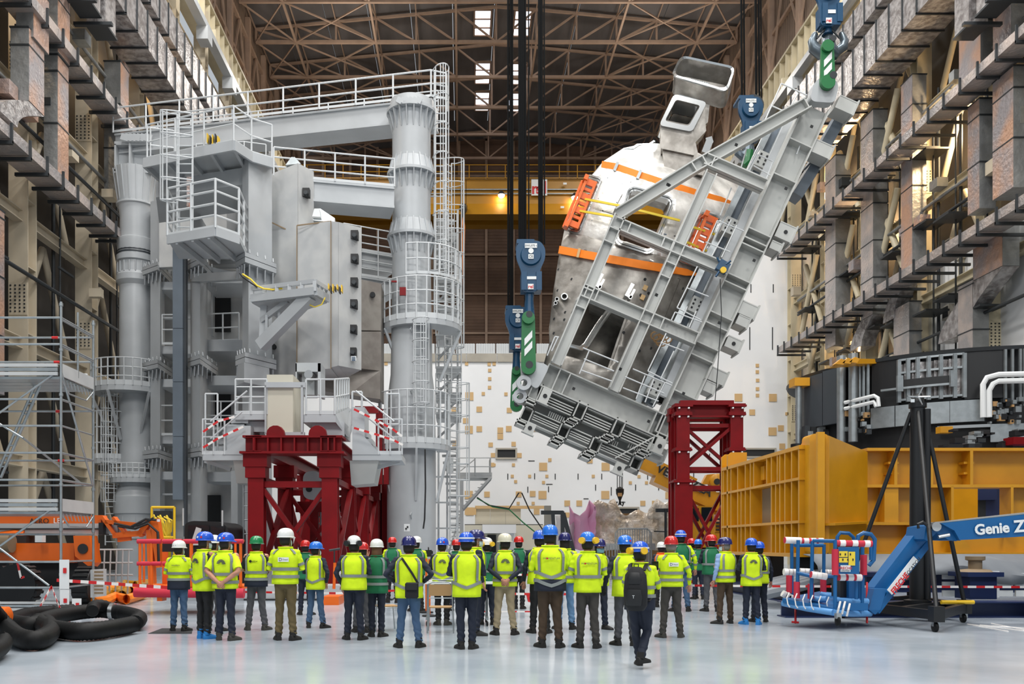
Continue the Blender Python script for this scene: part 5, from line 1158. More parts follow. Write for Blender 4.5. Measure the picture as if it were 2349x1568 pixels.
MB().b2((X0_, DF, zl-.04), (PX(2093, DF), DF+.5, zl+.04)).build('shelf_rib', YP, yf); MB().b2((PX(2093, DF), DF-.02, zz0), (PX(2097, DF), DF+.4, zl+.04)).build('upright_rib', YP, yf)
for x in (2055, 2137, 2229): MB().b2((PX(x, DF)-.04, DF, zm), (PX(x, DF)+.04, DF+.4, zt3)).build('upright_rib', YP, yf)
for x in (2055, 2229):
    for y in (1060, 1084): MB().b2((PX(x-12, DF), DF+.12, PZ(y, DF)-.03), (PX(x+12, DF), DF+.4, PZ(y, DF)+.03)).build('stiffener', YP, yf)
MB().b2((PX(2031, DF), DF+.05, zl), (PX(2063, DF), DF+.4, zm)).build('box_stiffener', YP, yf)
for x in (2185, 2322): MB().b2((PX(x-3, DF), DF, zl-.3), (PX(x+3, DF), DF+.5, zm)).build('opening_frame', YP, yf)
MB().prism([P(2185, 1272, DF+.1), P(2185, 1205, DF+.1), P(2240, 1272, DF+.1)], (0, .1, 0)).build('gusset', YP, yf)
MB().b2((PX(2240, 30), 30, 1.5), (PX(2318, 30), 30.2, 3.5)).build('rear_plate', 'slot_dark', yf); MB().b2((PX(2185, 27), 27, 1.4), (PX(2243, 27), 27.2, 4)).build('rear_plate', YP, yf)
# ---------------- dark ring assembly on top ----------------
rg = thing('ring_assembly', 'dark curved ring assembly with pipes and grey cover plates above the yellow cradle', 'machine', (19.4, 35, 4.3))
GX, GY, GR_ = 19.4, 35.0, 6.0
def cyl(px, y=None, z=None, r=GR_):
    t = (px-1060)/2000; a = 1+t*t; b_ = -2*(GX*t+GY); c = GX*GX+GY*GY-r*r; D_ = max(0, b_*b_-4*a*c); d = (-b_-math.sqrt(D_))/(2*a)
    return V((t*d, d, z if z is not None else PZ(y, d)))
def arcpanel(name, p0, p1, z0, z1, m, r=GR_, t=.12, n=8, parent=rg):
    b = MB()
    for i in range(n):
        a, c = cyl(p0+(p1-p0)*i/n, z=z0, r=r), cyl(p0+(p1-p0)*(i+1)/n, z=z0, r=r); b.prism([a, c, c+V((.1, t, 0)), a+V((.1, t, 0))], (0, 0, z1-z0))
    return b.build(name, m, parent)
MB().lathe((GX, GY, 4.4), [(5.6, 0), (5.6, 3.7)], 48).build('core', 'black_paint', rg, 30)
MB().lathe((GX, GY, 8.1), [(5.95, 0), (6.0, .12), (5.0, .14)], 48).build('top_rim', 'dark_steel', rg, 30)
arcpanel('cover_plate', 1845, 1886, 6.1, 8.1, 'dark_grey_paint'); arcpanel('cover_plate', 1887, 1924, 6.1, 8.15, 'dark_grey_paint')
arcpanel('body_panel', 2000, 2062, 6.45, 8.1, 'black_paint', r=5.9); arcpanel('body_panel', 2212, 2310, 6.5, 8.1, 'black_paint', r=5.9); arcpanel('body_panel', 2062, 2212, 6.5, 8.1, 'black_paint', r=5.75)
for a, c in ((1997, 2052), (2054, 2120), (2121, 2178), (2179, 2258)): arcpanel('cover_plate', a, c, 5.72, 6.45, 'galvanised', r=6.05)
arcpanel('cover_plate', 2272, 2420, 5.0, 5.6, 'galvanised', r=6.1); arcpanel('lower_rail', 2150, 2272, 5.5, 5.6, 'steel_bright', r=6.15)
for px in (2062, 2083, 2105, 2130, 2158, 2190, 2212): p = cyl(px, z=6.55, r=6.0); boxo('rack_post', p-V((.06, .05, 0)), p+V((.06, .05, 1.5)), 'galvanised', rg)
for z in (6.6, 7.55, 8.0): arcpanel('rack_rail', 2062, 2212, z, z+.07, 'galvanised', r=6.02)
for i in range(9): p = cyl(2066+i*17, z=6.65, r=5.9); boxo('rack_panel', p-V((.13, .02, 0)), p+V((.13, .02, 1.25)), 'foil', rg)
arcpanel('sling_beam', 2066, 2185, 7.05, 7.3, 'black_paint', r=6.2); arcpanel('sling_edge', 2020, 2185, 6.98, 7.05, 'galvanised', r=6.22)
for px in (2064, 2186): p = cyl(px, z=6.9, r=6.25); boxo('clamp_plate', p-V((.1, .05, 0)), p+V((.1, .05, .55)), 'galvanised', rg)
for px in (1972, 1981, 1991, 2306, 2322, 2340, 2349): p = cyl(px, z=6.2, r=5.95); boxo('guide_strip', p-V((.04, .04, 0)), p+V((.04, .04, 1.9)), 'galvanised', rg)
for px in (1930, 1957): p = cyl(px, z=5.3, r=6.2); MB().tube(p, p+V((0, 0, 3.2)), .16, 12).build('lift_column', 'galvanised', rg, 50)
p = P(1832, 1030, 34); MB().tube(p, P(1832, 878, 34), .12, 12).build('lift_column', 'galvanised', rg, 50); MB().b2(P(1823, 884, 33.8), P(1844, 872, 34.4)).build('yellow_bracket', YP, rg); MB().tube(P(1832, 1060, 34), P(1832, 1018, 34), .3, 12).build('column_base', 'black_paint', rg, 50)
MB().prism([P(1914, 838, 31), P(1960, 822, 31), P(2080, 824, 31.5), P(2075, 832, 31.5), P(1950, 834, 31)], (0, .6, 0)).build('yellow_bracket', YP, rg)
for i in range(3): MB().prism([P(1916+i*16, 834-i*2, 30.8), P(1930+i*16, 822-i*2, 30.8), P(1940+i*16, 826-i*2, 30.8), P(1935+i*16, 836-i*2, 30.8)], (0, .3, 0)).build('yellow_tooth', YP, rg)
for k in (0, 1):
    o = k*.22
    MB().path([cyl(1938, z=6.75-o, r=6.3), cyl(1975, z=6.8-o, r=6.3), cyl(2005, z=6.85-o, r=6.3), cyl(2014-k*6, z=6.75-o, r=6.3), cyl(2016-k*6, z=6.45, r=6.3)], .07, 8).build('pipe', 'label_white', rg, True)
    MB().path([cyl(2255+k*14, z=5.8, r=6.35), cyl(2255+k*14, z=6.9-o, r=6.35), cyl(2264+k*14, z=7.12-o, r=6.35), cyl(2290, z=7.2-o, r=6.35), cyl(2420, z=7.2-o, r=6.35)], .09, 8).build('pipe', 'label_white', rg, True)
rr_ = random.Random(9)
for i in range(60):
    px = rr_.uniform(1935, 1995) if i < 22 else rr_.uniform(2262, 2345); p = cyl(px, z=rr_.uniform(5.6, 6.4), r=6.15); w = rr_.uniform(.03, .1)
    boxo('fitting', p-V((w, .05, w)), p+V((w, .1, w)), rr_.choice(('galvanised', 'dark_steel', 'black_paint', 'wood')), rg)
for i in range(26):
    px = rr_.uniform(2165, 2345); d = 27.5; p = P(px, rr_.uniform(985, 1026), d); w = rr_.uniform(.05, .18)
    boxo('fitting', p-V((w, .1, w*.5)), p+V((w, .2, w*.5)), rr_.choice(('dark_steel', 'black_paint', 'black_rubber', 'dark_steel', 'black_paint', 'red_paint', 'galvanised')), rg)
for i in range(12): px = 1850+i*7; p = P(px, 1000+rr_.uniform(-10, 15), 33.5); boxo('fitting', p-V((.1, .1, .3)), p+V((.1, .2, .3)), rr_.choice(('galvanised', 'dark_steel', 'black_paint')), rg)
boxo('red_component', P(2325, 1018, 27), P(2420, 1006, 27.5), 'red_paint', rg); boxo('yellow_component', P(2158, 992, 28), P(2174, 980, 28.3), YP, rg)
for i in range(12): a = pi+pi*i/12-.3; o = MB().b2((-.45, -.08, 3.1), (.45, .08, 5.1)).build('plinth_plate', 'navy_paint', rg); o.matrix_basis = Matrix.Translation((GX+5.3*cos(a), GY+5.3*sin(a), 0)) @ Matrix.Rotation(a+pi/2, 4, 'Z')
MB().lathe((GX, GY, 0), [(5.2, 0), (5.2, 5.0)], 40).build('plinth', 'navy_paint', rg, 30)
# base, grey sheeting, pallets under the cradle
bs_ = thing('base_beams', 'dark navy steel base beams lying under the yellow cradle', 'beam', (13, 20, 0))
piece('ibeam', 'beam', (PX(1792, 18.9), 18.9, .17), (19, 18.9, .17), .5, .34, 'navy_paint', bs_); piece('ibeam', 'beam', (9.0, 19.6, .17), (9.0, 30, .17), .5, .34, 'navy_paint', bs_); piece('ibeam', 'beam', (9.6, 22.5, .6), (19, 22.5, .6), .6, .5, 'navy_paint', bs_)
for x in (9.3, 11.6, 13.9, 16.5): MB().b2((x-.3, 19.4, .35), (x+.3, 20.0, .9)).b2((x-.4, 19.3, .85), (x+.4, 20.1, .95)).build('support_block', 'navy_paint', bs_)
for d in (22.6, 26, 29.4): MB().b2((8.6, d-.25, .3), (9.5, d+.25, 1.26)).build('support_block', 'black_paint', bs_)
for x in (11.5, 14.5, 18): MB().b2((x-.3, 23.5, .8), (x+.3, 24.1, 1.26)).build('support_block', 'black_paint', bs_)
MB().lathe((PX(2237, 19.7), 19.7, 0), [(.4, .9), (.3, 1.0), (.14, 1.02), (.14, 1.2), (.2, 1.22), (.2, 1.3)], 12).build('jack', 'rust_line', bs_, 50)
b = MB(); nx, vs = 40, []
for i in range(nx+1):
    x = 8.3+i*11/nx
    for j, (yy, zz) in enumerate(((0, 1.32), (-.5, 1.2), (-.9, .95), (-.95, .75))): vs.append((x, 21.2+yy+.08*sin(i*1.3+j), zz+.12*sin(i*.55+j*.7)*(j > 0)))
b.add(vs, [(i*4+j, i*4+4+j, i*4+5+j, i*4+1+j) for i in range(nx) for j in range(3)])
sh = b.build('grey_sheeting', 'cover_grey', None, True); sh.modifiers.new('t', 'SOLIDIFY').thickness = .02; tag(sh, 'grey tarpaulin hanging in folds below the yellow cradle', 'tarpaulin')
for i in range(5): t_ = MB().path([(7.4+.1*i, 21.3+.5*i, .35+.12*sin(i)), (8.2, 21.2+.5*i, .55), (9.0, 21.0+.4*i, .8), (10, 21+.4*i, .95)], .13, 8).build('grey_hose', 'cover_grey', None, True); tag(t_, 'fat grey air hose at the left foot of the yellow cradle, '+('nearest', 'second nearest', 'middle', 'second farthest', 'farthest')[i]+' of five', 'hose', 'grey air hoses at the foot of the cradle')
cg = thing('crate_row', 'row of white slatted crates behind the blue boom under the cradle', 'crate', (13, 20.6, .3))
for i in range(9):
    x = 11.2+i*.85
    for k in range(3): boxo('slat', (x, 20.3, .36+k*.2), (x+.78, 20.36, .5+k*.2), 'label_white', cg)
    boxo('crate_post', (x+.3, 20.28, .34), (x+.45, 20.32, .95), 'label_white', cg)
# ---------------- black mast on its wheeled stand ----------------
ms = thing('mast_stand', 'black telescopic mast braced on a wheeled square black stand', 'stand', (PX(2110, 16.5), 16.5, 0))
DM = 18.0; mx = PX(2105, DM); mz = lambda y: PZ(y, DM)
MB().lathe((mx, DM, 0), [(.26, .36), (.26, .42), (.155, .44), (.155, mz(1250)), (.145, mz(1000)), (.14, mz(936)), (.17, mz(935)), (.17, mz(925)), (.12, mz(924)), (.12, mz(912)), (.09, mz(908)), (.08, mz(903))], 24).build('mast', 'black_paint', ms, 40)
MB().lathe((mx+.13, DM-.12, 0), [(.07, .44), (.07, mz(940))], 12).build('side_tube', 'black_paint', ms, 40)
for a, c in (((2105, 910), (2134, 909)), ((2105, 910), (2118, 885)), ((2105, 910), (2082, 908)), ((2108, 912), (2116, 928))): MB().tube(P(*a, DM-.2), P(*c, DM-.25), .02, 8, .013).build('crank_arm', 'steel_bright', ms, True)
boxo('mast_label', P(2090, 922, DM-.2), P(2097, 915, DM-.18), 'label_white', ms)
corners = [V((PX(2148, 15.6), 15.6, .3)), V((PX(2212, 17.5), 17.5, .3)), V((PX(2095, 20.3), 20.3, .3)), V((PX(1935, 18.6), 18.6, .3))]
for a, c in zip(corners, corners[1:]+corners[:1]): bar('base_rail', a, c, .12, .17, 'black_paint', ms)
for f in (.35, .65): bar('base_rail', corners[0].lerp(corners[3], f), corners[1].lerp(corners[2], f), .12, .15, 'black_paint', ms)
for c in corners:
    o = MB().b2(c-V((.1, .1, .12)), c+V((.1, .1, .16))).build('corner_block', 'black_paint', ms); MB().lathe(c+V((-.03, 0, -.21)), [(.06, -.03), (.09, -.02), (.09, .03), (.06, .04)], 16, 'x').build('castor', 'hose_black', o, 40); MB().b2(c+V((-.06, -.02, -.2)), c+V((.06, .05, -.1))).build('castor_fork', 'galvanised', o)
for c in corners: rod('mast_stay', c+V((0, 0, .1)), V((mx, DM, mz(945)))+((c-V((mx, DM, .3))).normalized()*.12), .042, 'black_paint', ms)
rod('yellow_tube', V((mx+.1, 17.3, .42)), V((mx+.75, 17.3, .42)), .04, 'bright_yellow', ms)
# ---------------- blue boom lift ----------------
gl = thing('boom_lift', 'blue articulated boom lift with a work basket wrapped in red and blue foam', 'lift', (PX(1900, 16.8), 16.8, 0))
dg = 16.6; GB = 'genie_blue'; K7 = lambda x, y: (1780+x/4.128, 1180+y/4.128)
def gp(x, y, d=dg): return P(*K7(x, y), d)
MB().prism([gp(60, 830, 16.6), gp(560, 930, 15.9), gp(890, 935, 16.6), gp(800, 800, 17.6), gp(420, 760, 17.8)], (0, 0, .08)).build('basket_floor', GB, gl)
fr = [gp(65, 835, 16.7), gp(540, 925, 15.9), gp(890, 935, 16.6)]
for a, c, m in ((fr[0], fr[1], 'pipe_blue'), (fr[1], fr[2], 'pipe_blue'), (gp(330, 790, 16.5), gp(480, 800, 16.3), 'pipe_blue'), (gp(560, 810, 16.2), gp(865, 820, 16.4), 'pipe_blue'), (gp(430, 750, 17.4), gp(540, 770, 17.2), 'pipe_blue')): MB().path([a, a.lerp(c, .5)-V((0, 0, .015)), c], .06, 10).build('foam_sleeve', m, gl, True)
for a, c, d_ in (((80, 240), (230, 245), 16.7), ((240, 250), (450, 250), 17.5), ((555, 270), (905, 275), 16.0), ((75, 540), (190, 545), 16.7), ((330, 565), (470, 585), 16.2), ((580, 592), (810, 595), 16.1), ((225, 535), (340, 540), 17.5), ((440, 545), (530, 550), 17.5), ((65, 745), (150, 790), 16.8)):
    p_, q_ = gp(*a, d_), gp(*c, d_); o = MB().tube(p_, q_, .062, 10).build('foam_sleeve', 'foam_red', gl, 50); n = 3
    for i in range(n): f = (i+.6)/n; u = (q_-p_).normalized()*.05; MB().tube(p_.lerp(q_, f)-u, p_.lerp(q_, f)+u, .066, 10).build('tape_band', 'white_tape', o, 50)
for (x, y0, y1, d_) in ((125, 560, 740, 17.2), (197, 635, 790, 16.5), (330, 655, 795, 16.4), (448, 600, 740, 17.4), (560, 325, 570, 15.95), (830, 380, 570, 16.3)):
    MB().tube(gp(x, y0, d_), gp(x, y1, d_), .06, 10).build('foam_sleeve', 'foam_red', gl, 50)
for (a, c, d_, d2) in (((210, 240), (205, 640), 16.5, 16.5), ((345, 250), (335, 800), 16.3, 16.3), ((150, 270), (150, 780), 17.2, 17.2), ((455, 280), (450, 770), 17.4, 17.4), ((560, 240), (560, 920), 15.95, 15.95), ((765, 300), (760, 800), 16.2, 16.2), ((820, 300), (815, 910), 16.3, 16.3), ((350, 245), (560, 250), 16.3, 16.0), ((180, 290), (440, 290), 17.0, 17.2), ((200, 550), (330, 580), 16.5, 16.3), ((470, 580), (600, 585), 16.2, 16.1), ((900, 280), (900, 430), 16.4, 16.4)):
    rod('basket_rail', gp(*a, d_), gp(*c, d2), .035, GB, gl)
MB().path([gp(585, 300, 16.6), gp(580, 210, 16.6), gp(610, 170, 16.6), gp(690, 175, 16.6), gp(735, 215, 16.6), gp(740, 300, 16.6)], .035, 8).build('guard_hoop', GB, gl, True)
MB().path([gp(770, 270, 16.4), gp(780, 200, 16.4), gp(830, 172, 16.4), gp(900, 185, 16.4), gp(935, 230, 16.4), gp(925, 430, 16.4), gp(880, 480, 16.4)], .04, 8).build('guard_hoop', GB, gl, True)
o = MB().b2(gp(588, 560, 15.95), gp(765, 305, 16.05)).build('notice_board', GB, gl)
for (x0, y0, x1, y1, c) in ((596, 400, 680, 345, 'strap_yellow'), (686, 480, 750, 350, 'strap_yellow'), (596, 452, 682, 408, 'strap_yellow'), (610, 540, 706, 478, 'label_white')): boxo('sticker', gp(x0, y0, 15.94), gp(x1, y1, 15.93), c, o)
text('FRECHE', .07, 'red_plain', face_cam(gp(658, 506, 15.92)), o, ext=.002); text('LOCATION', .03, 'slot_dark', face_cam(gp(658, 530, 15.92)), o, ext=.002)
for i in range(6): boxo('pictogram', gp(604+i*24, 385+(i % 2)*50, 15.925), gp(616+i*24, 365+(i % 2)*50, 15.92), 'slot_dark', o)
boxo('control_box', gp(610, 780, 16.5), gp(680, 610, 16.9), 'black_paint', gl); boxo('control_post', gp(690, 800, 16.4), gp(750, 590, 16.8), GB, gl); boxo('kick_plate', gp(560, 905, 16.05), gp(860, 835, 16.1), GB, gl)
for i in range(6): x = 90+i*75; p_ = gp(x, 835+x*.11, 16.2); MB().path([p_+V((.03, -.1, .22)), p_+V((-.02, -.12, .12)), p_+V((0, -.12, 0)), p_+V((.04, -.1, -.05))], .012, 5).build('tie_band', 'white_tape', gl)
for (x, y) in ((610, 880), (655, 880), (700, 900)): MB().path([gp(x, y-60, 15.85), gp(x-15, y, 15.82), gp(x-30, y+60, 15.85)], .02, 5).build('tie_band', 'white_tape', gl)
MB().lathe(gp(585, 1005, 15.75), [(.06, -.03), (.09, -.02), (.09, .02), (.06, .03)], 14, 'x').build('castor', 'hose_black', gl, 40); boxo('castor_fork', gp(575, 985, 15.7), gp(600, 930, 15.8), 'galvanised', gl)
for (x, y0, y1) in ((185, 880, 1025), (862, 640, 1025)): rod('barrier_foot', gp(x, y0, 16.9), gp(x, y1, 16.6), .02, 'red_plain', gl)
rod('barrier_foot', gp(150, 1015, 16.6), gp(215, 1020, 16.6), .02, 'red_plain', gl)
# jib and boom
MB().prism([gp(930, 690, 16.8), gp(1340, 150, 16.9), gp(1450, 130, 16.9), gp(1440, 240, 16.9), gp(1060, 740, 16.8), gp(960, 790, 16.8)], (0, .35, 0)).build('jib', GB, gl)
MB().prism([gp(880, 900, 16.5), gp(930, 700, 16.6), gp(1050, 700, 16.6), gp(990, 900, 16.5), gp(940, 945, 16.5)], (0, .4, 0)).build('jib_foot', GB, gl)
bar('jib_link', gp(930, 920, 16.6), gp(1430, 260, 17.0), .12, .2, GB, gl, (0, 1, 0))
pl_ = gp(1075, 735, 16.52); pr_ = gp(1325, 415, 16.8); xd = (pr_-pl_).normalized()
o = MB()  .beam(pl_, pr_, .012, .13, xd.cross(V((0, 1, 0)))*-1).build('name_strip', 'label_white', gl)
mm = face_cam(pl_.lerp(pr_, .26)-V((0, .05, 0)), xd, xd.cross(V((0, -1, 0)))*1.0)
def along(p, xd_): z_ = V((0, -1, 0)); z_ = (z_-xd_*z_.dot(xd_)).normalized(); y_ = z_.cross(xd_); return Matrix.Translation(p) @ Matrix((xd_, y_, z_)).transposed().to_4x4()
text('FRECHE', .15, 'red_plain', along(pl_.lerp(pr_, .27)+V((0, -.13, 0)), xd), o, ext=.003, bold=.004); text('LOCATION', .095, 'slot_dark', along(pl_.lerp(pr_, .76)+V((0, -.13, 0)), xd), o, ext=.003)
MB().prism([gp(1420, 110, 16.5), gp(1530, 90, 16.5), gp(1690, 130, 16.5), gp(1750, 245, 16.5), gp(1640, 240, 16.5), gp(1520, 170, 16.5), gp(1440, 250, 16.5), gp(1400, 230, 16.5)], (0, .7, 0)).build('elbow_casting', GB, gl)
MB().lathe(gp(1515, 112, 16.45), [(.05, -.04), (.09, -.03), (.09, .05)], 16, 'y').build('pin', 'steel_bright', gl, 40); MB().tube(gp(1535, 210, 16.4), gp(1640, 190, 16.4), .035, 8).build('ram', 'steel_bright', gl, True)
MB().path([gp(1350, 130, 16.4), gp(1345, 90, 16.4), gp(1390, 70, 16.4), gp(1430, 100, 16.4)], .03, 6).build('hose_loop', 'black_rubber', gl, True)
bm = MB().prism([gp(1560, 80, 16.4), gp(2900, -60, 16.4), gp(2900, 175, 16.4), gp(1740, 240, 16.4), gp(1690, 150, 16.4)], (0, .5, 0)).build('main_boom', GB, gl)
MB().prism([gp(1560, 78, 16.4), gp(2900, -62, 16.4), gp(2900, -75, 16.4), gp(1600, 66, 16.4)], (0, .5, 0)).build('boom_top', 'galvanised', gl)
xd2 = (gp(2900, -60, 17.2)-gp(1560, 50, 17.2)).normalized()
text('Genie', .27, 'label_white', along(gp(2045, 135, 16.37), xd2), bm, ext=.004, bold=.009); text('Z-45', .31, 'label_white', along(gp(2255, 118, 16.37), xd2)  , bm, ext=.004, bold=.009, align='LEFT')
rod('boom_pin', gp(1690, 130, 17.15), gp(1690, 250, 17.15), .04, GB, gl)
MB().b2((PX(2349, 17.2)+1.2, 16.8, .4), (PX(2349, 17.2)+3.4, 18.4, 1.3)).build('chassis', GB, gl); MB().b2((PX(2349, 17.2)+1.6, 17.1, 1.3), (PX(2349, 17.2)+2.4, 18, 2.6)).build('turret', GB, gl)
for x in (1.5, 3.0):
    for y in (16.7, 18.3): MB().lathe((PX(2349, 17.2)+x, y, .42), [(.2, -.15), (.42, -.12), (.42, .12), (.2, .15)], 20, 'y').build('wheel', 'black_rubber', gl, 40)
for i, (a, c) in enumerate([((1810, 1035), (2349, 1100)), ((1930, 1045), (2349, 1075)), ((2040, 1030), (2349, 1090)), ((1820, 1040), (2200, 1105))]):
    tag(MB().path([gp(*a, 1.55*2000/(1180+a[1]/4.128-1250)), gp(*c, 1.55*2000/(1180+c[1]/4.128-1250))], .012, 5).build('white_line', 'white_tape'), 'thin white cord on the floor beside the wheeled stand, '+('uppermost at its left end', 'second of the crossing ones', 'starting farthest right', 'shortest and nearest')[i], 'cord', 'white cords on the floor')
tape('barrier_tape', 'red and white barrier tape along the foot of the yellow cradle', [P(1560, 1342, 20.8), P(1790, 1344, 19.5), P(2420, 1346, 19)], 19, w=.05)
# ---------------- yellow mobile crane, hook and clutter at the back ----------------
mc = thing('mobile_crane', 'yellow mobile crane with telescopic boom seen through the red tower', 'crane', (PX(1610, 58), 58, 0)); dm = 56.0
MB().prism(L2([(1405, 1046), (1440, 1022), (1600, 1098), (1588, 1128)], dm+.07), (0, 1.2, 0)).build('boom_tip', YP, mc); MB().prism(L2([(1515, 1066), (1640, 1125), (1680, 1160), (1676, 1172), (1640, 1170), (1500, 1105)], dm), (0, 1.5, 0)).build('boom', YP, mc)
MB().prism(L2([(1585, 1130), (1660, 1128), (1690, 1170), (1680, 1200), (1630, 1175), (1585, 1150)], dm+.25), (0, 1.5, 0)).build('boom', YP, mc)
MB().lathe(P(1645, 1104, dm), [(.35, -.3), (.5, -.2), (.5, .5)], 18, 'y').build('winch_drum', YP, mc, 40); MB().lathe(P(1645, 1104, dm-.35), [(.2, -.02), (.2, .1)], 12, 'y').build('drum_hub', 'slot_dark', mc)
MB().prism(L2([(1610, 1110), (1622, 1088), (1640, 1086), (1650, 1110)], dm+.12), (0, .5, 0)).build('winch_frame', YP, mc)
xd3 = (P(1640, 1125, dm)-P(1515, 1066, dm)).normalized(); lb = MB().beam(P(1528, 1083, dm-.05), P(1612, 1121, dm-.05), .02, .55, V((xd3.z*-1, 0, xd3.x))).build('name_plate', 'label_white', mc)
text('VERNAZZA', .75, 'slot_dark', along(P(1570, 1102, dm-.12), xd3), lb, ext=.01, bold=.02)
cb_ = MB().prism(L2([(1578, 1262), (1578, 1170), (1590, 1160), (1636, 1160), (1640, 1225), (1625, 1262)], 54), (0, 1.6, 0)).build('cab', YP, mc)
for (x0, y0, x1, y1) in ((1582, 1195, 1603, 1165), (1609, 1195, 1634, 1163)): boxo('cab_window', P(x0, y0, 53.95), P(x1, y1, 53.9), 'glass_dark', cb_)
MB().b2(P(1560, 1262, 55), P(1700, 1222, 57)).build('chassis', YP, mc); MB().b2(P(1650, 1222, 55), P(1664, 1180, 56)).b2(P(1640, 1222, 55), P(1690, 1200, 56)).build('engine_cover', YP, mc)
for i in range(4): boxo('engine_grille', P(1643, 1216-i*8, 54.9), P(1656, 1212-i*8, 54.95), 'slot_dark', mc)
boxo('crane_carrier', P(1500, 1280, 54), P(1700, 1255, 57), YP, mc)
for x in (1515, 1560, 1610, 1660): MB().lathe(P(x, 1284, 54), [(.3, -.2), (.62, -.15), (.62, .3)], 16, 'y').build('wheel', 'black_rubber', mc, 40)
hk = thing('hook_block', 'small black hook block with striped side hanging over the wrapped parts', 'hook block', P(1422, 1140, 56.6))
MB().lathe(P(1422, 1132, 56.6), [(.08, .45), (.27, .3), (.25, 0), (.1, -.35), (.06, -.45)], 10).build('block', 'black_paint', hk, True); boxo('stripe', P(1417, 1138, 56.3), P(1427, 1130, 56.28), 'wood', hk)
for dx in (-6, -1, 3, 6): rod('hoist_rope', P(1422+dx, 1124, 56.6), P(1422+dx, 1045, 56.6), .025, 'black_rope', hk)
for s_ in (-1, 1): MB().path([P(1422+s_*x, y, 56.6) for x, y in ((0, 1145), (2, 1157), (6, 1160), (8, 1154), (6, 1150))], .05, 6).build('horn', 'black_paint', hk, True)
# wrapped components
wr = thing('wrapped_component', 'large machine part wrapped in wrinkled pale foil sheeting behind the crowd', 'machine', P(1420, 1240, 48)); n = 26; b = MB(); vs = []
rr_ = random.Random(4); topl = lambda x: 1152+ (26 if 1416 < x < 1496 else 0) + 5*sin(x*.15)
for j in range(9):
    for i in range(n+1):
        x = 1352+i*(1538-1352)/n; y = topl(x)+(1262-topl(x))*j/8; vs.append(P(x, y, 47.5+rr_.uniform(-.1, .1)-.8*sin(pi*i/n)*(j/8)))
b.add(vs, [(j*(n+1)+i, j*(n+1)+i+1, (j+1)*(n+1)+i+1, (j+1)*(n+1)+i) for j in range(8) for i in range(n)]); o = b.build('wrapping', 'foil_wrap', wr, True); o.modifiers.new('t', 'SOLIDIFY').thickness = .3
MB().b2(P(1360, 1314, 48), P(1535, 1180, 50)).build('body', 'wood', wr)
for (nm, lab, mt, pts) in (('pink_sheet', 'bright pink plastic sheet draped to a peak over the wrapped parts', 'pink_film', [(1305, 1158, 1250), (1316, 1175, 1258), (1330, 1182, 1262), (1343, 1170, 1260), (1352, 1146, 1255), (1366, 1160, 1225), (1358, 1178, 1215), (1348, 1190, 1230)]), ('pale_sheet', 'pale translucent plastic sheet hanging beside the pink one', 'clear_film', [(1274, 1182, 1262), (1284, 1180, 1265), (1294, 1200, 1268), (1306, 1206, 1268), (1316, 1196, 1265)])):
    b = MB(); vs = []
    for i, (x, yt, yb) in enumerate(pts):
        for j in range(6): vs.append(P(x+(j % 2)*2, yt+(yb-yt)*j/5, 46+.3*sin(i*2.1)+.1*j))
    b.add(vs, [(i*6+j, i*6+6+j, i*6+7+j, i*6+1+j) for i in range(len(pts)-1) for j in range(5)]); o = b.build(nm, mt, None, True); o.modifiers.new('t', 'SOLIDIFY').thickness = .02; tag(o, lab, 'sheet')
dk = thing('lifting_frame', 'dark steel lifting frame with slanted legs behind the tallest person', 'frame', P(1270, 1260, 44))
for a, c in (((1241, 1175), (1292, 1175)), ((1268, 1175), (1275, 1319)), ((1290, 1172), (1292, 1319)), ((1292, 1176), (1318, 1275))): bar('member', P(*a, 44), P(*c, 44), .18, .2, 'dark_steel', dk)
boxo('cream_column', P(1250, 1240, 46), P(1262, 1160, 46.5), 'concrete', dk)
ct = thing('site_cabin', 'pale site cabin and roller door panels low on the white back wall', 'cabin', P(1150, 1280, 66))
for i in range(3): boxo('panel', P(1090+i*35, 1202, 66), P(1124+i*35, 1166, 66.3), 'cream_wall', ct)
boxo('lintel', P(1066, 1180, 65.8), P(1092, 1164, 66.3), 'tan_plate', ct); boxo('lintel', P(1090, 1166, 65.8), P(1250, 1160, 66.3), 'tan_plate', ct); boxo('sill', P(1066, 1205, 65.7), P(1245, 1202, 65.9), 'slot_dark', ct)
boxo('cabin_body', P(1066, 1298, 64), P(1245, 1205, 66), 'cream_wall', ct); boxo('canopy', P(1107, 1222, 62), P(1180, 1204, 64), 'white_wall', ct); boxo('doorway', P(1118, 1290, 63.9), P(1138, 1226, 63.95), 'slot_dark', ct); boxo('door_leaf', P(1165, 1290, 63.9), P(1182, 1222, 63.95), 'white_wall', ct)
bt = thing('barrier_row', 'grey crowd barriers with upright bars behind the masked person', 'barrier', P(1450, 1290, 40))
MB().path([P(x, y, 40) for x, y in ((1412, 1327), (1412, 1222), (1420, 1212), (1485, 1212), (1494, 1222), (1494, 1327))], .04, 6).build('frame', 'galvanised', bt, True)
for i in range(14): rod('bar', P(1417+i*5.6, 1290, 40), P(1417+i*5.6, 1214, 40), .02, 'galvanised', bt)
MB().b2(P(1385, 1260, 39), P(1500, 1246, 39.3)).build('top_panel', 'galvanised', bt)
for i in range(18): rod('bar', P(1385+i*6.4, 1329, 39), P(1385+i*6.4, 1250, 39), .02, 'galvanised', bt)
lg = thing('lighting_mast', 'thin dark work light mast left of the red tower', 'mast', P(1525, 1290, 46)); rod('pole', P(1527, 1317, 46), P(1527, 1168, 46), .07, 'dark_steel', lg); boxo('lamp_head', P(1505, 1174, 46), P(1535, 1166, 46.2), 'dark_steel', lg); bar('arm', P(1500, 1218, 46), P(1530, 1219, 46), .05, .06, 'dark_steel', lg)
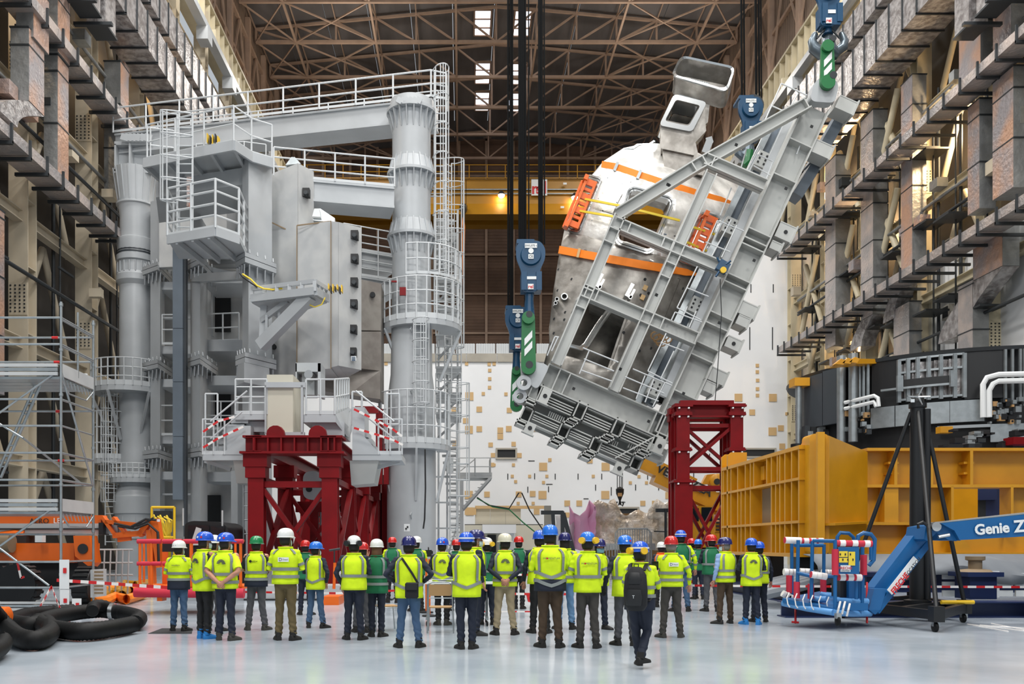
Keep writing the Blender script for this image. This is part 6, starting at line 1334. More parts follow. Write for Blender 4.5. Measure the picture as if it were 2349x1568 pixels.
for a, lab in (([(1094, 1140), (1120, 1158), (1168, 1166), (1190, 1130), (1197, 1130), (1215, 1170), (1245, 1214)], 'black cable looped from a hook on the white back wall'), ([(1094, 1142), (1130, 1162), (1168, 1168), (1200, 1198), (1235, 1226)], 'green cable sagging along the white back wall')):
    tag(MB().path([P(x, y, 62) for x, y in a], .05, 5).build('cable', 'hook_green' if 'green' in lab else 'black_rubber', None, True), lab, 'cable')
# outside stair right of the gantry
st = thing('steel_stair', 'galvanised stair with a landing standing between gantry and white wall', 'stair', P(1060, 1300, 48)); ds = 47.0
MB().b2(P(1052, 1096, ds), P(1126, 1090, ds+2)).build('landing', 'coil_grey', st); railing(st, [P(1054, 1090, ds), P(1125, 1090, ds), P(1125, 1090, ds)+V((0, 1.5, 0))], 'coil_grey', h=.95, step=.9, r=.03)
bar('stringer', P(1062, 1165, ds), P(1124, 1096, ds), .12, .3, 'coil_grey', st, (0, 1, 0)); bar('stringer', P(1062, 1170, ds+1), P(1124, 1100, ds+1), .12, .3, 'coil_grey', st, (0, 1, 0)); bar('leg', P(1059, 1316, ds), P(1059, 1096, ds), .2, .2, 'coil_grey', st); rod('rail', P(1056, 1080, ds+1), P(1090, 1052, ds+1), .03, 'coil_grey', st)
for i in range(8): bar('tread', P(1066+i*7, 1158-i*8, ds+.1), P(1066+i*7, 1158-i*8, ds+1.0), .25, .05, 'coil_grey', st)
for i in range(10): bar('tread', P(1030+i*3, 1270-i*10, ds+.1), P(1030+i*3, 1270-i*10, ds+1.2), .3, .06, 'coil_grey', st)
bar('stringer', P(1022, 1290, ds), P(1060, 1170, ds), .1, .25, 'coil_grey', st, (0, 1, 0))
# ---------------- aluminium scaffold tower ----------------
sf = thing('scaffold_tower', 'aluminium scaffold tower with two decks at the left edge of the floor', 'scaffold', (-9.5, 20, 0))
XS, D0, D1 = PX(140, 19.4), 19.4, 21.1; GV = 'galvanised'; ZS = lambda y, d=D0: PZ(y, d)
XL2 = -12.3
for (x, d, zt) in ((XS, D0, ZS(692)), (XS, D1, ZS(735, D1)), (XS, (D0+D1)/2, ZS(715, 20.2)), (XL2, D0, ZS(692)), (XL2, D1, ZS(735, D1))):
    b = bar if False else None
    if d == (D0+D1)/2: rod('standard', (x, d, ZS(850)), (x, d, zt), .027, GV, sf)
    else:
        o = MB().tube((x, d, .25), (x, d, zt), .03, 10).build('standard', GV, sf, 50)
        for z in [.9+1.0*k for k in range(7)]: MB().tube((x, d, z-.03), (x, d, z+.03), .045, 10).build('collar', GV if int(z*3) % 3 else 'red_plain', o, 50)
        rod('base_jack', (x, d, 0), (x, d, .3), .022, 'steel_bright', sf); boxo('foot_plate', (x-.1, d-.1, 0), (x+.1, d+.1, .02), GV, sf)
for y in (728, 789, 915, 976, 1038, 1100, 1288, 1347): rod('ledger', (XL2, D0, ZS(y)), (XS, D0, ZS(y)), .025, GV, sf); rod('transom', (XS, D0, ZS(y)), (XS, D1, ZS(y)), .022, GV, sf)
for y in (774, 830, 943, 1056, 1113, 1225): rod('ledger', (XL2, D1, ZS(y, D1)), (XS, D1, ZS(y, D1)), .025, GV, sf); rod('transom', (XS, D0, ZS(y, D1)), (XS, D1, ZS(y, D1)), .022, GV, sf)
for i, y in enumerate((774, 830, 943, 1056)): MB().tube((XS-1.0+.05*i, D1, ZS(y, D1)), (XS-.85+.05*i, D1, ZS(y, D1)), .032, 8).build('red_clip', 'red_plain', sf, 50)
for (ya, yb) in ((833, 862), (1143, 1172), (1378, 1400)):
    za, zb = ZS(yb), ZS(ya)
    for k in range(3): boxo('toe_board', (XL2, D0-.05, za+k*(zb-za)/3+.01), (XS-.06, D0, za+(k+1)*(zb-za)/3-.01), 'coil_grey' if k != 1 else GV, sf)
    if ya < 1300:
        for k in range(4): boxo('deck_board', (XL2, D0+.04+k*.42, za-.06), (XS-.05, D0+.42+k*.42, za), GV, sf)
        boxo('toe_board', (XS-.02, D0, za), (XS+.02, D1, zb), 'coil_grey', sf)
        for k in range(9): rod('lattice', (XS, D0+.1+k*.18, za-.05), (XS, D0+.2+k*.18, za-.2), .012, GV, sf)
        rod('lattice', (XS, D0, za-.05), (XS, D0+.4, za-.33), .02, GV, sf); rod('lattice', (XS, D0+.4, za-.33), (XS, D1-.4, za-.33), .02, GV, sf); rod('lattice', (XS, D1-.4, za-.33), (XS, D1, za-.05), .02, GV, sf)
for a, c in (((129, 853), (-20, 960)), ((53, 1004), (192, 1113)), ((-10, 998), (53, 1004)), ((125, 1161), (-20, 1266)), ((0, 1257), (112, 1342)), ((53, 1004), (-20, 960))):
    if a == (-10, 998): continue
    rod('diagonal', P(*a, D0+.02), P(*c, D0+.02 if c != (192, 1113) else D1), .026, GV, sf)
rod('diagonal', (XS, D0, ZS(851)), (XS, D1, ZS(1116, D1)), .026, GV, sf)
for k in (0, 1): rod('stair_stile', P(87+k*12, 868, 20.3), P(-10+k*12, 1095, 20.3), .035, GV, sf)
for k in range(9): rod('stair_rung', P(84-k*10, 878+k*24, 20.3), P(97-k*10, 876+k*24, 20.3), .02, GV, sf)
o = boxo('notice', P(180, 866, 20.8), P(199, 856, 20.75), 'label_white', sf)
for i, (x0, y0, x1, y1) in enumerate(((137, 1352, 158, 1283), (138, 1400, 158, 1350), (166, 1394, 186, 1372))):
    o = boxo('notice', P(x0, y1, 19.3), P(x1, y0, 19.28), 'label_white', sf); boxo('red_mark', P(x0+8, y0-50 if i == 0 else y0-28 if i == 1 else y0-12, 19.27), P(x0+15, y0-38 if i == 0 else y0-18 if i == 1 else y0-6, 19.26), 'red_plain', o)
tape('barrier_tape', 'red and white tape ends hanging in a tent shape from the scaffold post', [P(118, 1345, 19.0), P(90, 1395, 18.2), P(60, 1432, 17.2)], 18, w=.06); tape('barrier_tape', 'right-hand tape end hanging from the knot on the scaffold post', [P(118, 1345, 19.0), P(135, 1390, 18.2), P(163, 1432, 17.2)], 18, w=.06)
tape('barrier_tape', 'red and white barrier tape from the scaffold past the orange basket', [P(130, 1330, 19.3), P(240, 1337, 19.3), P(385, 1347, 19.0)], 19, w=.07)
tape('barrier_tape', 'short piece of red and white tape tied inside the scaffold', [P(40, 1290, 20.5), P(48, 1325, 20.5), P(56, 1322, 20.5)], 20, w=.05)
# ---------------- orange boom lift ----------------
ol = thing('orange_lift', 'orange articulated boom lift behind the scaffold, basket wrapped in red foam', 'lift', P(100, 1400, 23)); OP = 'orange_paint'; dl = 23.0
def lp(x, y, d=dl): return P(x, y, d)
b_ = MB().b2(lp(-60, 1202), lp(232, 1181)+V((0, .4, 0))).build('upper_boom', OP, ol); text('AERO', .2, 'slot_dark', face_cam(lp(90, 1195, dl-.03)), b_, ext=.004); text('LEV', .2, 'label_white', face_cam(lp(136, 1194, dl-.03)), b_, ext=.004)
MB().b2(lp(-60, 1226, dl-.1), lp(232, 1200, dl-.1)+V((0, .3, 0))).build('telescope', 'coil_grey', ol); MB().b2(lp(-60, 1214, dl-.14), lp(232, 1211, dl-.1)).build('telescope_slot', 'slot_dark', ol); MB().b2(lp(228, 1224), lp(270, 1204)+V((0, .3, 0))).build('telescope_tip', GV, ol)
MB().b2(lp(226, 1226, dl-.2), lp(236, 1198, dl-.2)+V((0, .4, 0))).build('wear_collar', 'black_paint', ol)
for a, c, w in (((236, 1184), (268, 1228), 7), ((262, 1186), (290, 1225), 6), ((245, 1196), (330, 1204), 9), ((262, 1228), (330, 1222), 12), ((270, 1232), (300, 1228), 8), ((355, 1190), (372, 1300), 20), ((345, 1215), (350, 1340), 12), ((345, 1195), (320, 1228), 12)): bar('linkage', lp(*a), lp(*c), .25, w*dl/2000, OP, ol, (0, 0, 1) if abs(a[0]-c[0]) > 30 else (1, 0, 0))
for pts in ([(262, 1200), (300, 1208), (335, 1190), (358, 1192)], [(270, 1206), (310, 1212), (340, 1200), (362, 1220), (364, 1290)], [(300, 1208), (330, 1200), (352, 1188)]): MB().path([lp(x, y, dl-.25) for x, y in pts], .035, 6).build('hydraulic_hose', 'black_rubber', ol, True)
boxo('sticker', lp(360, 1196, dl-.2), lp(367, 1190, dl-.18), 'label_white', ol)
MB().b2(lp(-60, 1290, 22.6), lp(170, 1245, 22.6)+V((0, 1.6, 0))).build('chassis', OP, ol); MB().b2(lp(-60, 1245, 22.8), lp(60, 1228, 22.8)+V((0, 1, 0))).build('engine_hood', 'slot_dark', ol)
MB().prism([lp(168, 1228, 22.4), lp(205, 1228, 22.4), lp(214, 1290, 22.4), lp(205, 1300, 22.4), lp(172, 1275, 22.4)], (0, .5, 0)).build('riser_bracket', OP, ol); MB().lathe(lp(190, 1258, 22.38), [(.13, -.02), (.13, .05)], 16, 'y').build('bracket_hole', 'slot_dark', ol); MB().path([lp(60, 1230), lp(40, 1228), lp(0, 1234)], .2, 10).build('hood_curve', OP, ol, True); MB().tube(lp(-40, 1245, 22.4), lp(28, 1245, 22.4), .25, 14).build('round_hood', 'rust_line', ol, True)
MB().b2(lp(-60, 1350, 22.8), lp(180, 1288, 22.8)+V((0, 1.4, 0))).build('undercarriage', 'slot_dark', ol)
MB().b2(lp(80, 1243, 22.3), lp(105, 1224, 22.5)).build('filter', 'label_white', ol)
for px, d, r in ((42, 21.8, .55), (200, 22.0, .5)):
    c = V((PX(px, d), d, r)); o = MB().lathe(c, [(r*.55, -.22), (r*.95, -.2), (r, -.12), (r, .12), (r*.95, .2), (r*.55, .22)], 26, 'y' if px < 100 else 'x').build('wheel', 'black_rubber', ol, 40)
    ax = 'y' if px < 100 else 'x'; MB().lathe(c+V((0, -.1, 0) if ax == 'y' else (.1, 0, 0)), [(r*.5, -.05), (r*.5, .1)], 18, ax).build('wheel_hub', 'slot_dark', o, 40)
    for k in range(20):
        a = 2*pi*k/20; q = c+(V((cos(a), 0, sin(a))) if ax == 'y' else V((0, cos(a), sin(a))))*r; link('tread_lug', unit('box', 'black_rubber'), o, Matrix.Translation(q) @ (Matrix.Rotation(-a, 4, 'Y') if ax == 'y' else Matrix.Rotation(a, 4, 'X') @ Matrix.Rotation(pi/2, 4, 'Z')) @ Matrix.Diagonal((.06, .36, .07, 1)))
# basket of the orange lift
db = 19.6
for y, r_ in ((1240, .055), (1291, .05)):
    for a, c in ((315, 372), (374, 420), (422, 500), (502, 560)): MB().tube(P(a, y+1, db), P(c-2, y+1, db), r_, 10).build('foam_sleeve', 'foam_red', ol, 50)
MB().tube(P(309, 1358, db-.2), P(560, 1360, db-.2), .11, 12).build('foam_sleeve', 'foam_red', ol, 50)
for y in (1240, 1291): rod('rail', P(315, y, db+1.2), P(560, y, db+1.2), .03, OP, ol); rod('rail', P(317, y, db), P(318, y, db+1.2), .03, OP, ol)
for x in (321, 347, 438, 500, 552): rod('upright', P(x, 1345, db), P(x, 1240, db), .035, OP, ol)
for x in (330, 440, 540): rod('upright', P(x, 1335, db+1.2), P(x, 1240, db+1.2), .03, OP, ol)
boxo('basket_floor', P(315, 1350, db), P(560, 1343, db)+V((0, 1.2, 0)), OP, ol); boxo('basket_bracket', P(360, 1378, db+.2), P(382, 1340, db+.5), OP, ol); boxo('control_panel', P(372, 1265, db+.6), P(410, 1246, db+.8), 'black_paint', ol); boxo('basket_bracket', P(372, 1345, db+.9), P(386, 1262, db+1.0), OP, ol)
rk = thing('wheel_crate', 'red and grey metal stillage standing beside the orange lift wheel', 'crate', P(225, 1375, 20.8))
MB().b2(P(213, 1370, 20.8), P(239, 1304, 21.6)).build('body', 'coil_grey', rk)
for i in range(7): boxo('slat', P(216, 1362-i*8, 20.75), P(237, 1357-i*8, 20.79), 'rust_line', rk)
# orange and yellow air hoses on the floor behind
for i, (pts, m_) in enumerate([([(215, 1368), (240, 1366), (265, 1355), (290, 1362), (330, 1350)], 'orange_strap'), ([(235, 1356), (255, 1344), (280, 1352), (300, 1335), (335, 1345)], 'yellow_paint'), ([(240, 1340), (270, 1330), (300, 1342), (350, 1332)], 'orange_strap'), ([(268, 1350), (285, 1325), (310, 1328), (350, 1322)], 'yellow_paint')]):
    q_ = [FLp(x, y+12, .14) for x, y in pts]; tag(MB().path(q_, .13, 8).build('coloured_hose', m_, None, True), ('crumpled orange hose on the floor, nearest of the coloured ones', 'crumpled yellow hose lying over the nearest orange one', 'crumpled orange hose farther back on the floor', 'crumpled yellow hose, farthest of the coloured ones')[i], 'hose', 'coloured hoses on the floor')
# racks, yellow cage, black machine
yc = thing('cable_cage', 'yellow framed cage full of yellow cables in front of the gantry foot', 'cage', P(372, 1300, 27))
for x in (348, 400): 
    for dd in (27, 28): rod('post', P(x, 1250+3100/dd, dd), P(x, 1162, dd), .04, 'bright_yellow', yc)
for y in (1163, 1232, 1260): rod('rail', P(348, y, 27), P(400, y, 27), .04, 'bright_yellow', yc)
for i in range(8): MB().path([P(352+i*5, 1180+(i*7) % 10, 27.2), P(360+i*5, 1200-(i*5) % 14, 27.1), P(372+i*3, 1215+(i*3) % 9, 27.2), P(395-i*4, 1240, 27.3)], .03, 5).build('cable', 'strap_yellow', yc, True)
boxo('cage_box', P(366, 1290, 27.2), P(392, 1215, 27.8), 'bright_yellow', yc); boxo('rack_panel', P(352, 1190, 27.6), P(396, 1172, 27.9), 'slot_dark', yc)
bk_ = thing('black_vehicle', 'black cab-shaped machine behind the blue hard hats, left of the red frame', 'vehicle', P(470, 1300, 27))
MB().prism(roundpoly(L2([(420, 1362), (424, 1200), (440, 1194), (505, 1196), (524, 1210), (524, 1362)], 27.5), .3), (0, 2.2, 0)).build('cab', 'black_paint', bk_); boxo('windscreen', P(432, 1250, 27.45), P(480, 1204, 27.44), 'glass_dark', bk_); boxo('side_window', P(484, 1240, 27.45), P(515, 1206, 27.44), 'glass_dark', bk_); MB().prism(L2([(436, 1250), (450, 1208), (462, 1212), (455, 1250)], 27.4), (0, .02, 0)).build('sheet', 'clear_film', bk_)
for (x0, x1, y) in ((420, 430, 1185), (510, 522, 1190)): rod('marker', P(x0, y+20, 27.5), P(x0, y-20, 27.5), .03, 'coil_grey', bk_)
tr = thing('tube_rack', 'grey tube trolleys standing on the floor behind the coloured hoses', 'trolley', P(260, 1330, 25))
for i in range(6): rod('tube_upright', P(222+i*14, 1373, 25), P(226+i*14, 1260, 25), .025, 'coil_grey', tr)
for y in (1260, 1290, 1318): rod('tube_rail', P(215, y, 25), P(305, y, 25), .025, 'coil_grey', tr)
bs2 = thing('stand_base', 'pale grey steel plinth on the floor between the vests, in front of the red frame', 'plinth', P(640, 1378, 25)); 
MB().b2(V((PX(560, 24.5), 24.5, .05)), V((PX(900, 24.5), 25.6, .42))).build('plinth_body', WP, bs2); MB().b2(V((PX(560, 24.5), 24.45, 0)), V((PX(900, 24.5), 25.6, .05))).build('foot', 'slot_dark', bs2)
pj = thing('pallet_jack', 'orange pallet truck parked behind the tape left of the white ear-defender hat', 'truck', P(760, 1380, 23)); boxo('forks', V((PX(745, 23), 22.6, .0)), V((PX(782, 23), 23.6, .22)), OP, pj); rod('handle', P(766, 1350, 23), P(768, 1290, 23), .04, OP, pj); rod('grip', P(755, 1262, 23), P(780, 1258, 23), .03, 'dark_steel', pj); rod('handle_tube', P(766, 1350, 23), P(767, 1262, 23), .02, 'dark_steel', pj)
# ---------------- fat black hoses ----------------
def hose(label, pts, r=.15, zc=None):
    q_ = [FLp(x, y, z) for x, y, z in pts]
    # Catmull-Rom through the points, then ribs
    Q = [q_[0]]+q_+[q_[-1]]; c_ = []
    for i in range(1, len(Q)-2):
        p0, p1, p2, p3 = Q[i-1:i+3]; n = max(4, int((p2-p1).length/.04))
        for k in range(n): t = k/n; c_.append(.5*((2*p1)+(p2-p0)*t+(2*p0-5*p1+4*p2-p3)*t*t+(3*p1-p0-3*p2+p3)*t**3))
    b = MB().path(c_, [r*(1.0 if i % 2 else .91) for i in range(len(c_))], 14); return tag(b.build('black_hose', 'hose_black', None, 60), label, 'hose', None)
hose('fat ribbed black hose that loops down and back at the left edge of the floor', [(-60, 1360, .9), (-20, 1400, .5), (15, 1438, .2), (45, 1462, .16), (85, 1467, .16), (115, 1450, .16), (108, 1428, .17), (88, 1425, .18), (120, 1440, .16), (190, 1448, .16), (260, 1440, .16), (306, 1431, .16)])
hose('fat black hose lying behind, coupled to a second length by a metal band', [(20, 1425, .16), (70, 1432, .17), (120, 1415, .2), (180, 1404, .22), (230, 1400, .22), (255, 1402, .22), (285, 1406, .2), (318, 1416, .18), (310, 1428, .16)])
hose('fat black hose end curling up behind the coupled hose', [(212, 1400, .3), (216, 1390, .35), (235, 1388, .35), (260, 1398, .25)], .12)
hose('short black hose piece lying under the scaffold edge', [(20, 1422, .16), (60, 1408, .16), (110, 1402, .16), (170, 1398, .16)], .13)
hose('thin black hose end with pale brim at the left edge near the camera', [(-30, 1500, .16), (0, 1485, .16), (8, 1470, .2), (-5, 1462, .25)], .12)
HS = [o for o in bpy.data.objects if o.name.startswith('black_hose')]; HS.sort(key=lambda o: o.name)
MB().lathe(FLp(258, 1402, .22), [(.16, -.05), (.18, -.04), (.18, .04), (.16, .05)], 16, 'x').build('hose_coupling', 'steel_bright', HS[1], 40)
MB().lathe(FLp(5, 1412, .35), [(.05, -.12), (.16, -.05), (.16, .1), (.1, .14)], 14, 'x').build('end_cap', 'orange_paint', HS[0], True)
# ---------------- table, chairs, tape between the visitors ----------------
tb = thing('folding_table', 'white table on castors with papers, between the visitors', 'table', (PX(1050, 18), 18, 0)); zt_ = .85
x0, x1 = PX(968, 17.2), PX(1130, 17.2); y0, y1 = 16.6, 17.6
MB().b2((x0, y0, zt_-.04), (x1, y1, zt_)).build('tabletop', 'label_white', tb)
for x in (x0+.12, x1-.12):
    rod('leg', (x, (y0+y1)/2, .15), (x, (y0+y1)/2, zt_-.04), .025, 'galvanised', tb); o = bar('foot_rail', (x, y0+.1, .14), (x, y1-.1, .14), .05, .05, 'galvanised', tb)
    for yy in (y0+.1, y1-.1): MB().lathe((x-.02, yy, .05), [(.03, 0), (.05, .01), (.05, .03), (.03, .04)], 12, 'x').build('castor', 'hose_black', tb, 40)
for i, (x, y, a) in enumerate(((-.7, 17.0, 20), (-.35, 16.9, -15), (.3, 17.0, 10))):
    M = Matrix.Rotation(R(a), 3, 'Z'); tag(MB().box((x, y, zt_+.015+.02*i), (.42, .3, .01), M @ Matrix.Rotation(R(8 if i == 0 else 0), 3, 'Y')).build('paper_sheet', 'label_white'), ['large white plan lying curled on the table behind the brown chair', 'second white plan on the table behind the striped blue hard hat', 'paper sheet at the right end of the table'][i], 'paper')
def chair(label, X, Yd, yaw, grp=None):
    t = thing('chair', label, 'chair', (0, 0, 0), grp); b = MB().prism(roundpoly([(-.2, -.2, .44), (.2, -.2, .44), (.2, .2, .44), (-.2, .2, .44)], .06), (0, 0, .02)).build('seat', 'wood', t)
    MB().prism(roundpoly([(-.2, -.24, .66), (.2, -.24, .66), (.2, -.26, .86), (-.2, -.26, .86)], .04), (0, -.015, 0)).build('backrest', 'wood', t)
    for s in (-1, 1):
        MB().path([(s*.23, -.24, 0), (s*.22, -.22, .44), (s*.21, -.25, .70), (s*.2, -.26, .88)], .012, 8).build('leg', 'galvanised', t, True); MB().path([(s*.23, .24, 0), (s*.21, .2, .42), (s*.2, -.2, .43)], .012, 8).build('leg', 'galvanised', t, True)
    MB().path([(-.2, -.26, .87), (-.14, -.265, .9), (.14, -.265, .9), (.2, -.26, .87)], .012, 8).build('back_rail', 'galvanised', t, True); MB().path([(-.21, -.235, .62), (.21, -.235, .62)], .01, 6).build('cross_bar', 'galvanised', t, True)
    T = Matrix.Translation((X, Yd, 0)) @ Matrix.Rotation(yaw, 4, 'Z'); t.matrix_basis = T; return t
chair('light wood and tube chair at the table, its back to the camera', PX(1011, 15.6), 15.6, 0); chair('light wood tube chair between the green vest and the shoulder bag', PX(884, 15.9), 15.9, R(-70))
tape('barrier_tape', 'red and white barrier tape at hip height left of the white column', [P(555, 1357, 21.5), P(770, 1360, 20.5), P(905, 1354, 20.5)], 21, w=.05)
tape('barrier_tape', 'red and white barrier tape right of the table', [P(1128, 1361, 19), P(1240, 1362, 19), P(1300, 1362, 19)], 19, w=.05); tape('barrier_tape', 'low red and white tape near the floor right of the table', [P(1095, 1402, 19), P(1240, 1402, 19)], 19, w=.03); tape('barrier_tape', 'upper red and white tape right of the cream hard hat', [P(1130, 1317, 21), P(1280, 1318, 21)], 21, w=.05)
rb = thing('red_box', 'small red box hanging on the barrier tape right of the beige trousers', 'box', P(1220, 1365, 19)); MB().prism(L2([(1208, 1364), (1234, 1364), (1230, 1382), (1212, 1380)], 19), (0, .2, 0)).build('box_body', 'red_plain', rb); rod('strap', P(1210, 1364, 19.05), P(1234, 1362, 19.05), .01, 'red_plain', rb)
for i, (x, lab) in enumerate(((985, 'orange and white barrier post left of the table'), (978, 'second orange barrier post left of the table'))):
    t = thing('barrier_post', lab, 'post', (PX(x, 19+i), 19+i, 0)); MB().tube((PX(x, 19+i), 19+i, .03), (PX(x, 19+i), 19+i, 1.25), .025, 8).build('pole', 'orange_paint', t, True); MB().lathe((PX(x, 19+i), 19+i, 0), [(.16, 0), (.16, .03), (.05, .05)], 14).build('foot', 'black_rubber', t, 40)
mt = MB().prism([FLp(340, 1452, .006), FLp(440, 1452, .006), FLp(442, 1440, .006), FLp(372, 1440, .006)], (0, 0, -.005)).build('floor_mat', 'slot_dark'); tag(mt, 'thin dark floor plate under the feet of the person in the pale jeans', 'mat')
# ---------------- people ----------------
for n_, c_ in dict(skin='#b9826a', hair_dark='#1d1512', hair_brown='#6b4a33', hair_grey='#77716c', hv_yellow='#d3ee12', hv_green='#0f6b43', hv_orange='#f06a1c',
        strip='#7f8583', navy='#141c2e', black_cloth='#131316', denim='#3d5877', denim_light='#5f83a8', grey_cloth='#4a4a4e', olive='#5f5132', dark_brown='#41301f',
        khaki='#9b8c70', shirt_blue='#8ba6cf', brown_grey='#3b3733', boot='#1c1a18', shoe_grey='#3a3833', cover_blue='#2277bb', mask_white='#cfe3e4', mask_blue='#7fb3bd', eye='#181818', lips='#8c4f45').items():
    mat(n_, c_, .75 if n_ not in ('skin',) else .5, var=.07 if n_ not in ('eye', 'lips') else 0, vscale=6, bump=.12 if n_ not in ('skin', 'eye', 'lips') else 0, bscale=5)
for n_, c_ in dict(hat_white='#e4e4e0', hat_cream='#d8d2bc', hat_blue='#1a55c8', hat_sky='#2272d8', hat_navy='#171a5c', hat_red='#c21f1c', hat_green='#13804a', muff_yellow='#e8b820').items():
    mat(n_, c_, .25, coat=.4)
MATS['hv_yellow'].node_tree.nodes['Principled BSDF'].inputs['Roughness'].default_value = .8
ARMS = dict(
    down=((.255, -.03, 1.15), (.27, .04, .90), (.0, .25, -1)),
    out=((.30, -.05, 1.16), (.33, .04, .93), (.05, .3, -1)),
    behind=((.275, -.12, 1.15), (.06, -.19, .98), (-.7, -.05, -.6)),
    hips=((.37, -.10, 1.17), (.20, .07, 1.03), (-.5, .5, -.2)),
    front=((.27, .02, 1.14), (.12, .25, 1.15), (-.7, .5, .1)),
    pocket=((.30, -.07, 1.14), (.21, .07, .94), (-.2, .3, -1)),
    face=((.25, .16, 1.24), (.10, .20, 1.50), (-.3, .1, 1)),
    phone=((.24, .10, 1.14), (.14, .30, 1.30), (-.2, .5, .8)))
LEGS = dict(stand=(((.095, .035, .50), (.12, .03, .09)), ((.10, .0, .50), (.125, -.02, .09))),
    close=(((.09, .01, .50), (.085, 0, .09)), ((.09, .01, .50), (.085, 0, .09))),
    wide=(((.115, .03, .50), (.155, 0, .09)), ((.11, .0, .50), (.16, .02, .09))),
    shift=(((.10, .05, .50), (.16, .05, .09)), ((.09, .0, .50), (.07, -.04, .09))),
    walk=(((.08, .10, .50), (.06, .22, .09)), ((.08, .12, .52), (.05, -.16, .17))))
def seg_dist(p, a, b):
    ab = b-a; t = max(0, min(1, (p-a).dot(ab)/ab.length_squared)); return (p-(a+ab*t)).length
BODYCACHE = {}
def body_mesh(armL, armR, legs, headyaw, build, female):
    """one continuous body: torso, neck, head, limbs and hands with five fingers"""
    key = (armL, armR, legs, headyaw, build)
    if key in BODYCACHE: return BODYCACHE[key]
    bb = build; m = MB()
    m.path([(0, 0, .84), (0, -.005, .93), (0, 0, 1.06), (0, .005, 1.22), (0, 0, 1.34), (0, 0, 1.42), (0, 0, 1.465), (0, .005, 1.50)],
           [(.13*bb, .09*bb), (.172*bb, .125*bb), (.155*bb, .112*bb), (.175*bb, .125*bb), (.19*bb, .12*bb), (.17, .095), (.09, .07), (.055, .06)], 20)
    m.path([(0, .0, 1.46), (0, .01, 1.52), (0, .02, 1.56)], [.058, .054, .056], 12)
    hm = Matrix.Rotation(headyaw, 4, 'Z'); hc = V((0, .02, 1.62))
    def hp(x, y, z): return hc+(hm @ V((x, y, z)))
    hd = MB()
    prof = [(-.125, .03, .045), (-.10, .05, .07), (-.06, .065, .083), (0, .074, .093), (.05, .073, .092), (.09, .058, .075), (.115, .03, .04)]
    vs = []
    for z, rx, ry in prof:
        for j in range(16):
            t = 2*pi*j/16; f = 1+(.12 if z < -.05 else 0)*max(0, sin(t)); vs.append(hp(rx*cos(t), ry*sin(t)*f+(.012 if z < -.05 else 0), z))
    hd.add(vs, [(i*16+j, i*16+(j+1) % 16, (i+1)*16+(j+1) % 16, (i+1)*16+j) for i in range(6) for j in range(16)]+[tuple(range(15, -1, -1)), tuple(96+j for j in range(16))])
    m.add(hd.v, hd.f)
    m.path([hp(0, .085, .02), hp(0, .108, -.02), hp(0, .088, -.04)], [.008, .016, .012], 8)   # nose
    m.path([hp(0, .06, -.10), hp(0, .09, -.105)], [.03, .02], 8)                              # chin
    for s in (-1, 1): m.path([hp(s*.072, .0, .025), hp(s*.086, -.012, 0), hp(s*.074, 0, -.035)], [.01, .016, .01], 6)  # ears
    segs = [('skin', hc, hp(0, 0, .08)), ('skin', V((0, .01, 1.5)), hc), ('top', V((0, 0, 1.0)), V((0, 0, 1.43))), ('top', V((-.12, 0, 1.4)), V((.12, 0, 1.4)))]
    hands = []
    for s, a in ((-1, armL), (1, armR)):
        e, w, d = [V((q[0]*s, q[1], q[2])) for q in ARMS[a]]; sh = V((s*.175*bb, 0, 1.405)); d = d.normalized()
        m.path([V((s*.12, 0, 1.40)), sh, sh.lerp(e, .5), e, e.lerp(w, .4), w], [.06, .066, .056, .046, .044, .032], 12)
        pe = w+d*.085
        side = d.cross(V((0, 1, 0)) if abs(d.y) < .8 else V((1, 0, 0))).normalized()
        m.path([w-d*.01, w+d*.03, pe], [(.026, .024), (.038, .02), (.038, .017)], 10)
        segs += [('sleeve', sh, e), ('sleeve', e, w.lerp(e, .05)), ('hand', w, pe)]; hands.append((s, w, d, pe))
    for s, (k, an) in zip((-1, 1), LEGS[legs]):
        h = V((s*.085, 0, .88)); k = V((s*k[0], k[1], k[2])); an = V((s*an[0], an[1], an[2]))
        m.path([h+V((0, 0, .06)), h, h.lerp(k, .5), k, k.lerp(an, .35), an], [.095*bb, .096*bb, .082*bb, .066, .063, .058], 14)
        segs += [('leg', h, k), ('leg', k, an)]
    segs.append(('leg', V((-.06, 0, .9)), V((.06, 0, .9))))
    me = bpy.data.meshes.new('body'); me.from_pydata([tuple(v) for v in m.v], [], m.f); me.update()
    o = bpy.data.objects.new('tmp', me); col.objects.link(o)
    md = o.modifiers.new('r', 'REMESH'); md.mode = 'VOXEL'; md.voxel_size = .0165
    sm = o.modifiers.new('s', 'SMOOTH'); sm.factor = .5; sm.iterations = 2
    dg = bpy.context.evaluated_depsgraph_get(); ev = o.evaluated_get(dg); em = ev.to_mesh()
    vs = [v.co.copy() for v in em.vertices]; fs = [tuple(p.vertices) for p in em.polygons]; cs = [p.center.copy() for p in em.polygons]
    LS = [(V((s*.085, 0, .88)), V((s*k[0], k[1], k[2])), V((s*q[0], q[1], q[2]))) for s, (k, q) in zip((-1, 1), LEGS[legs])]
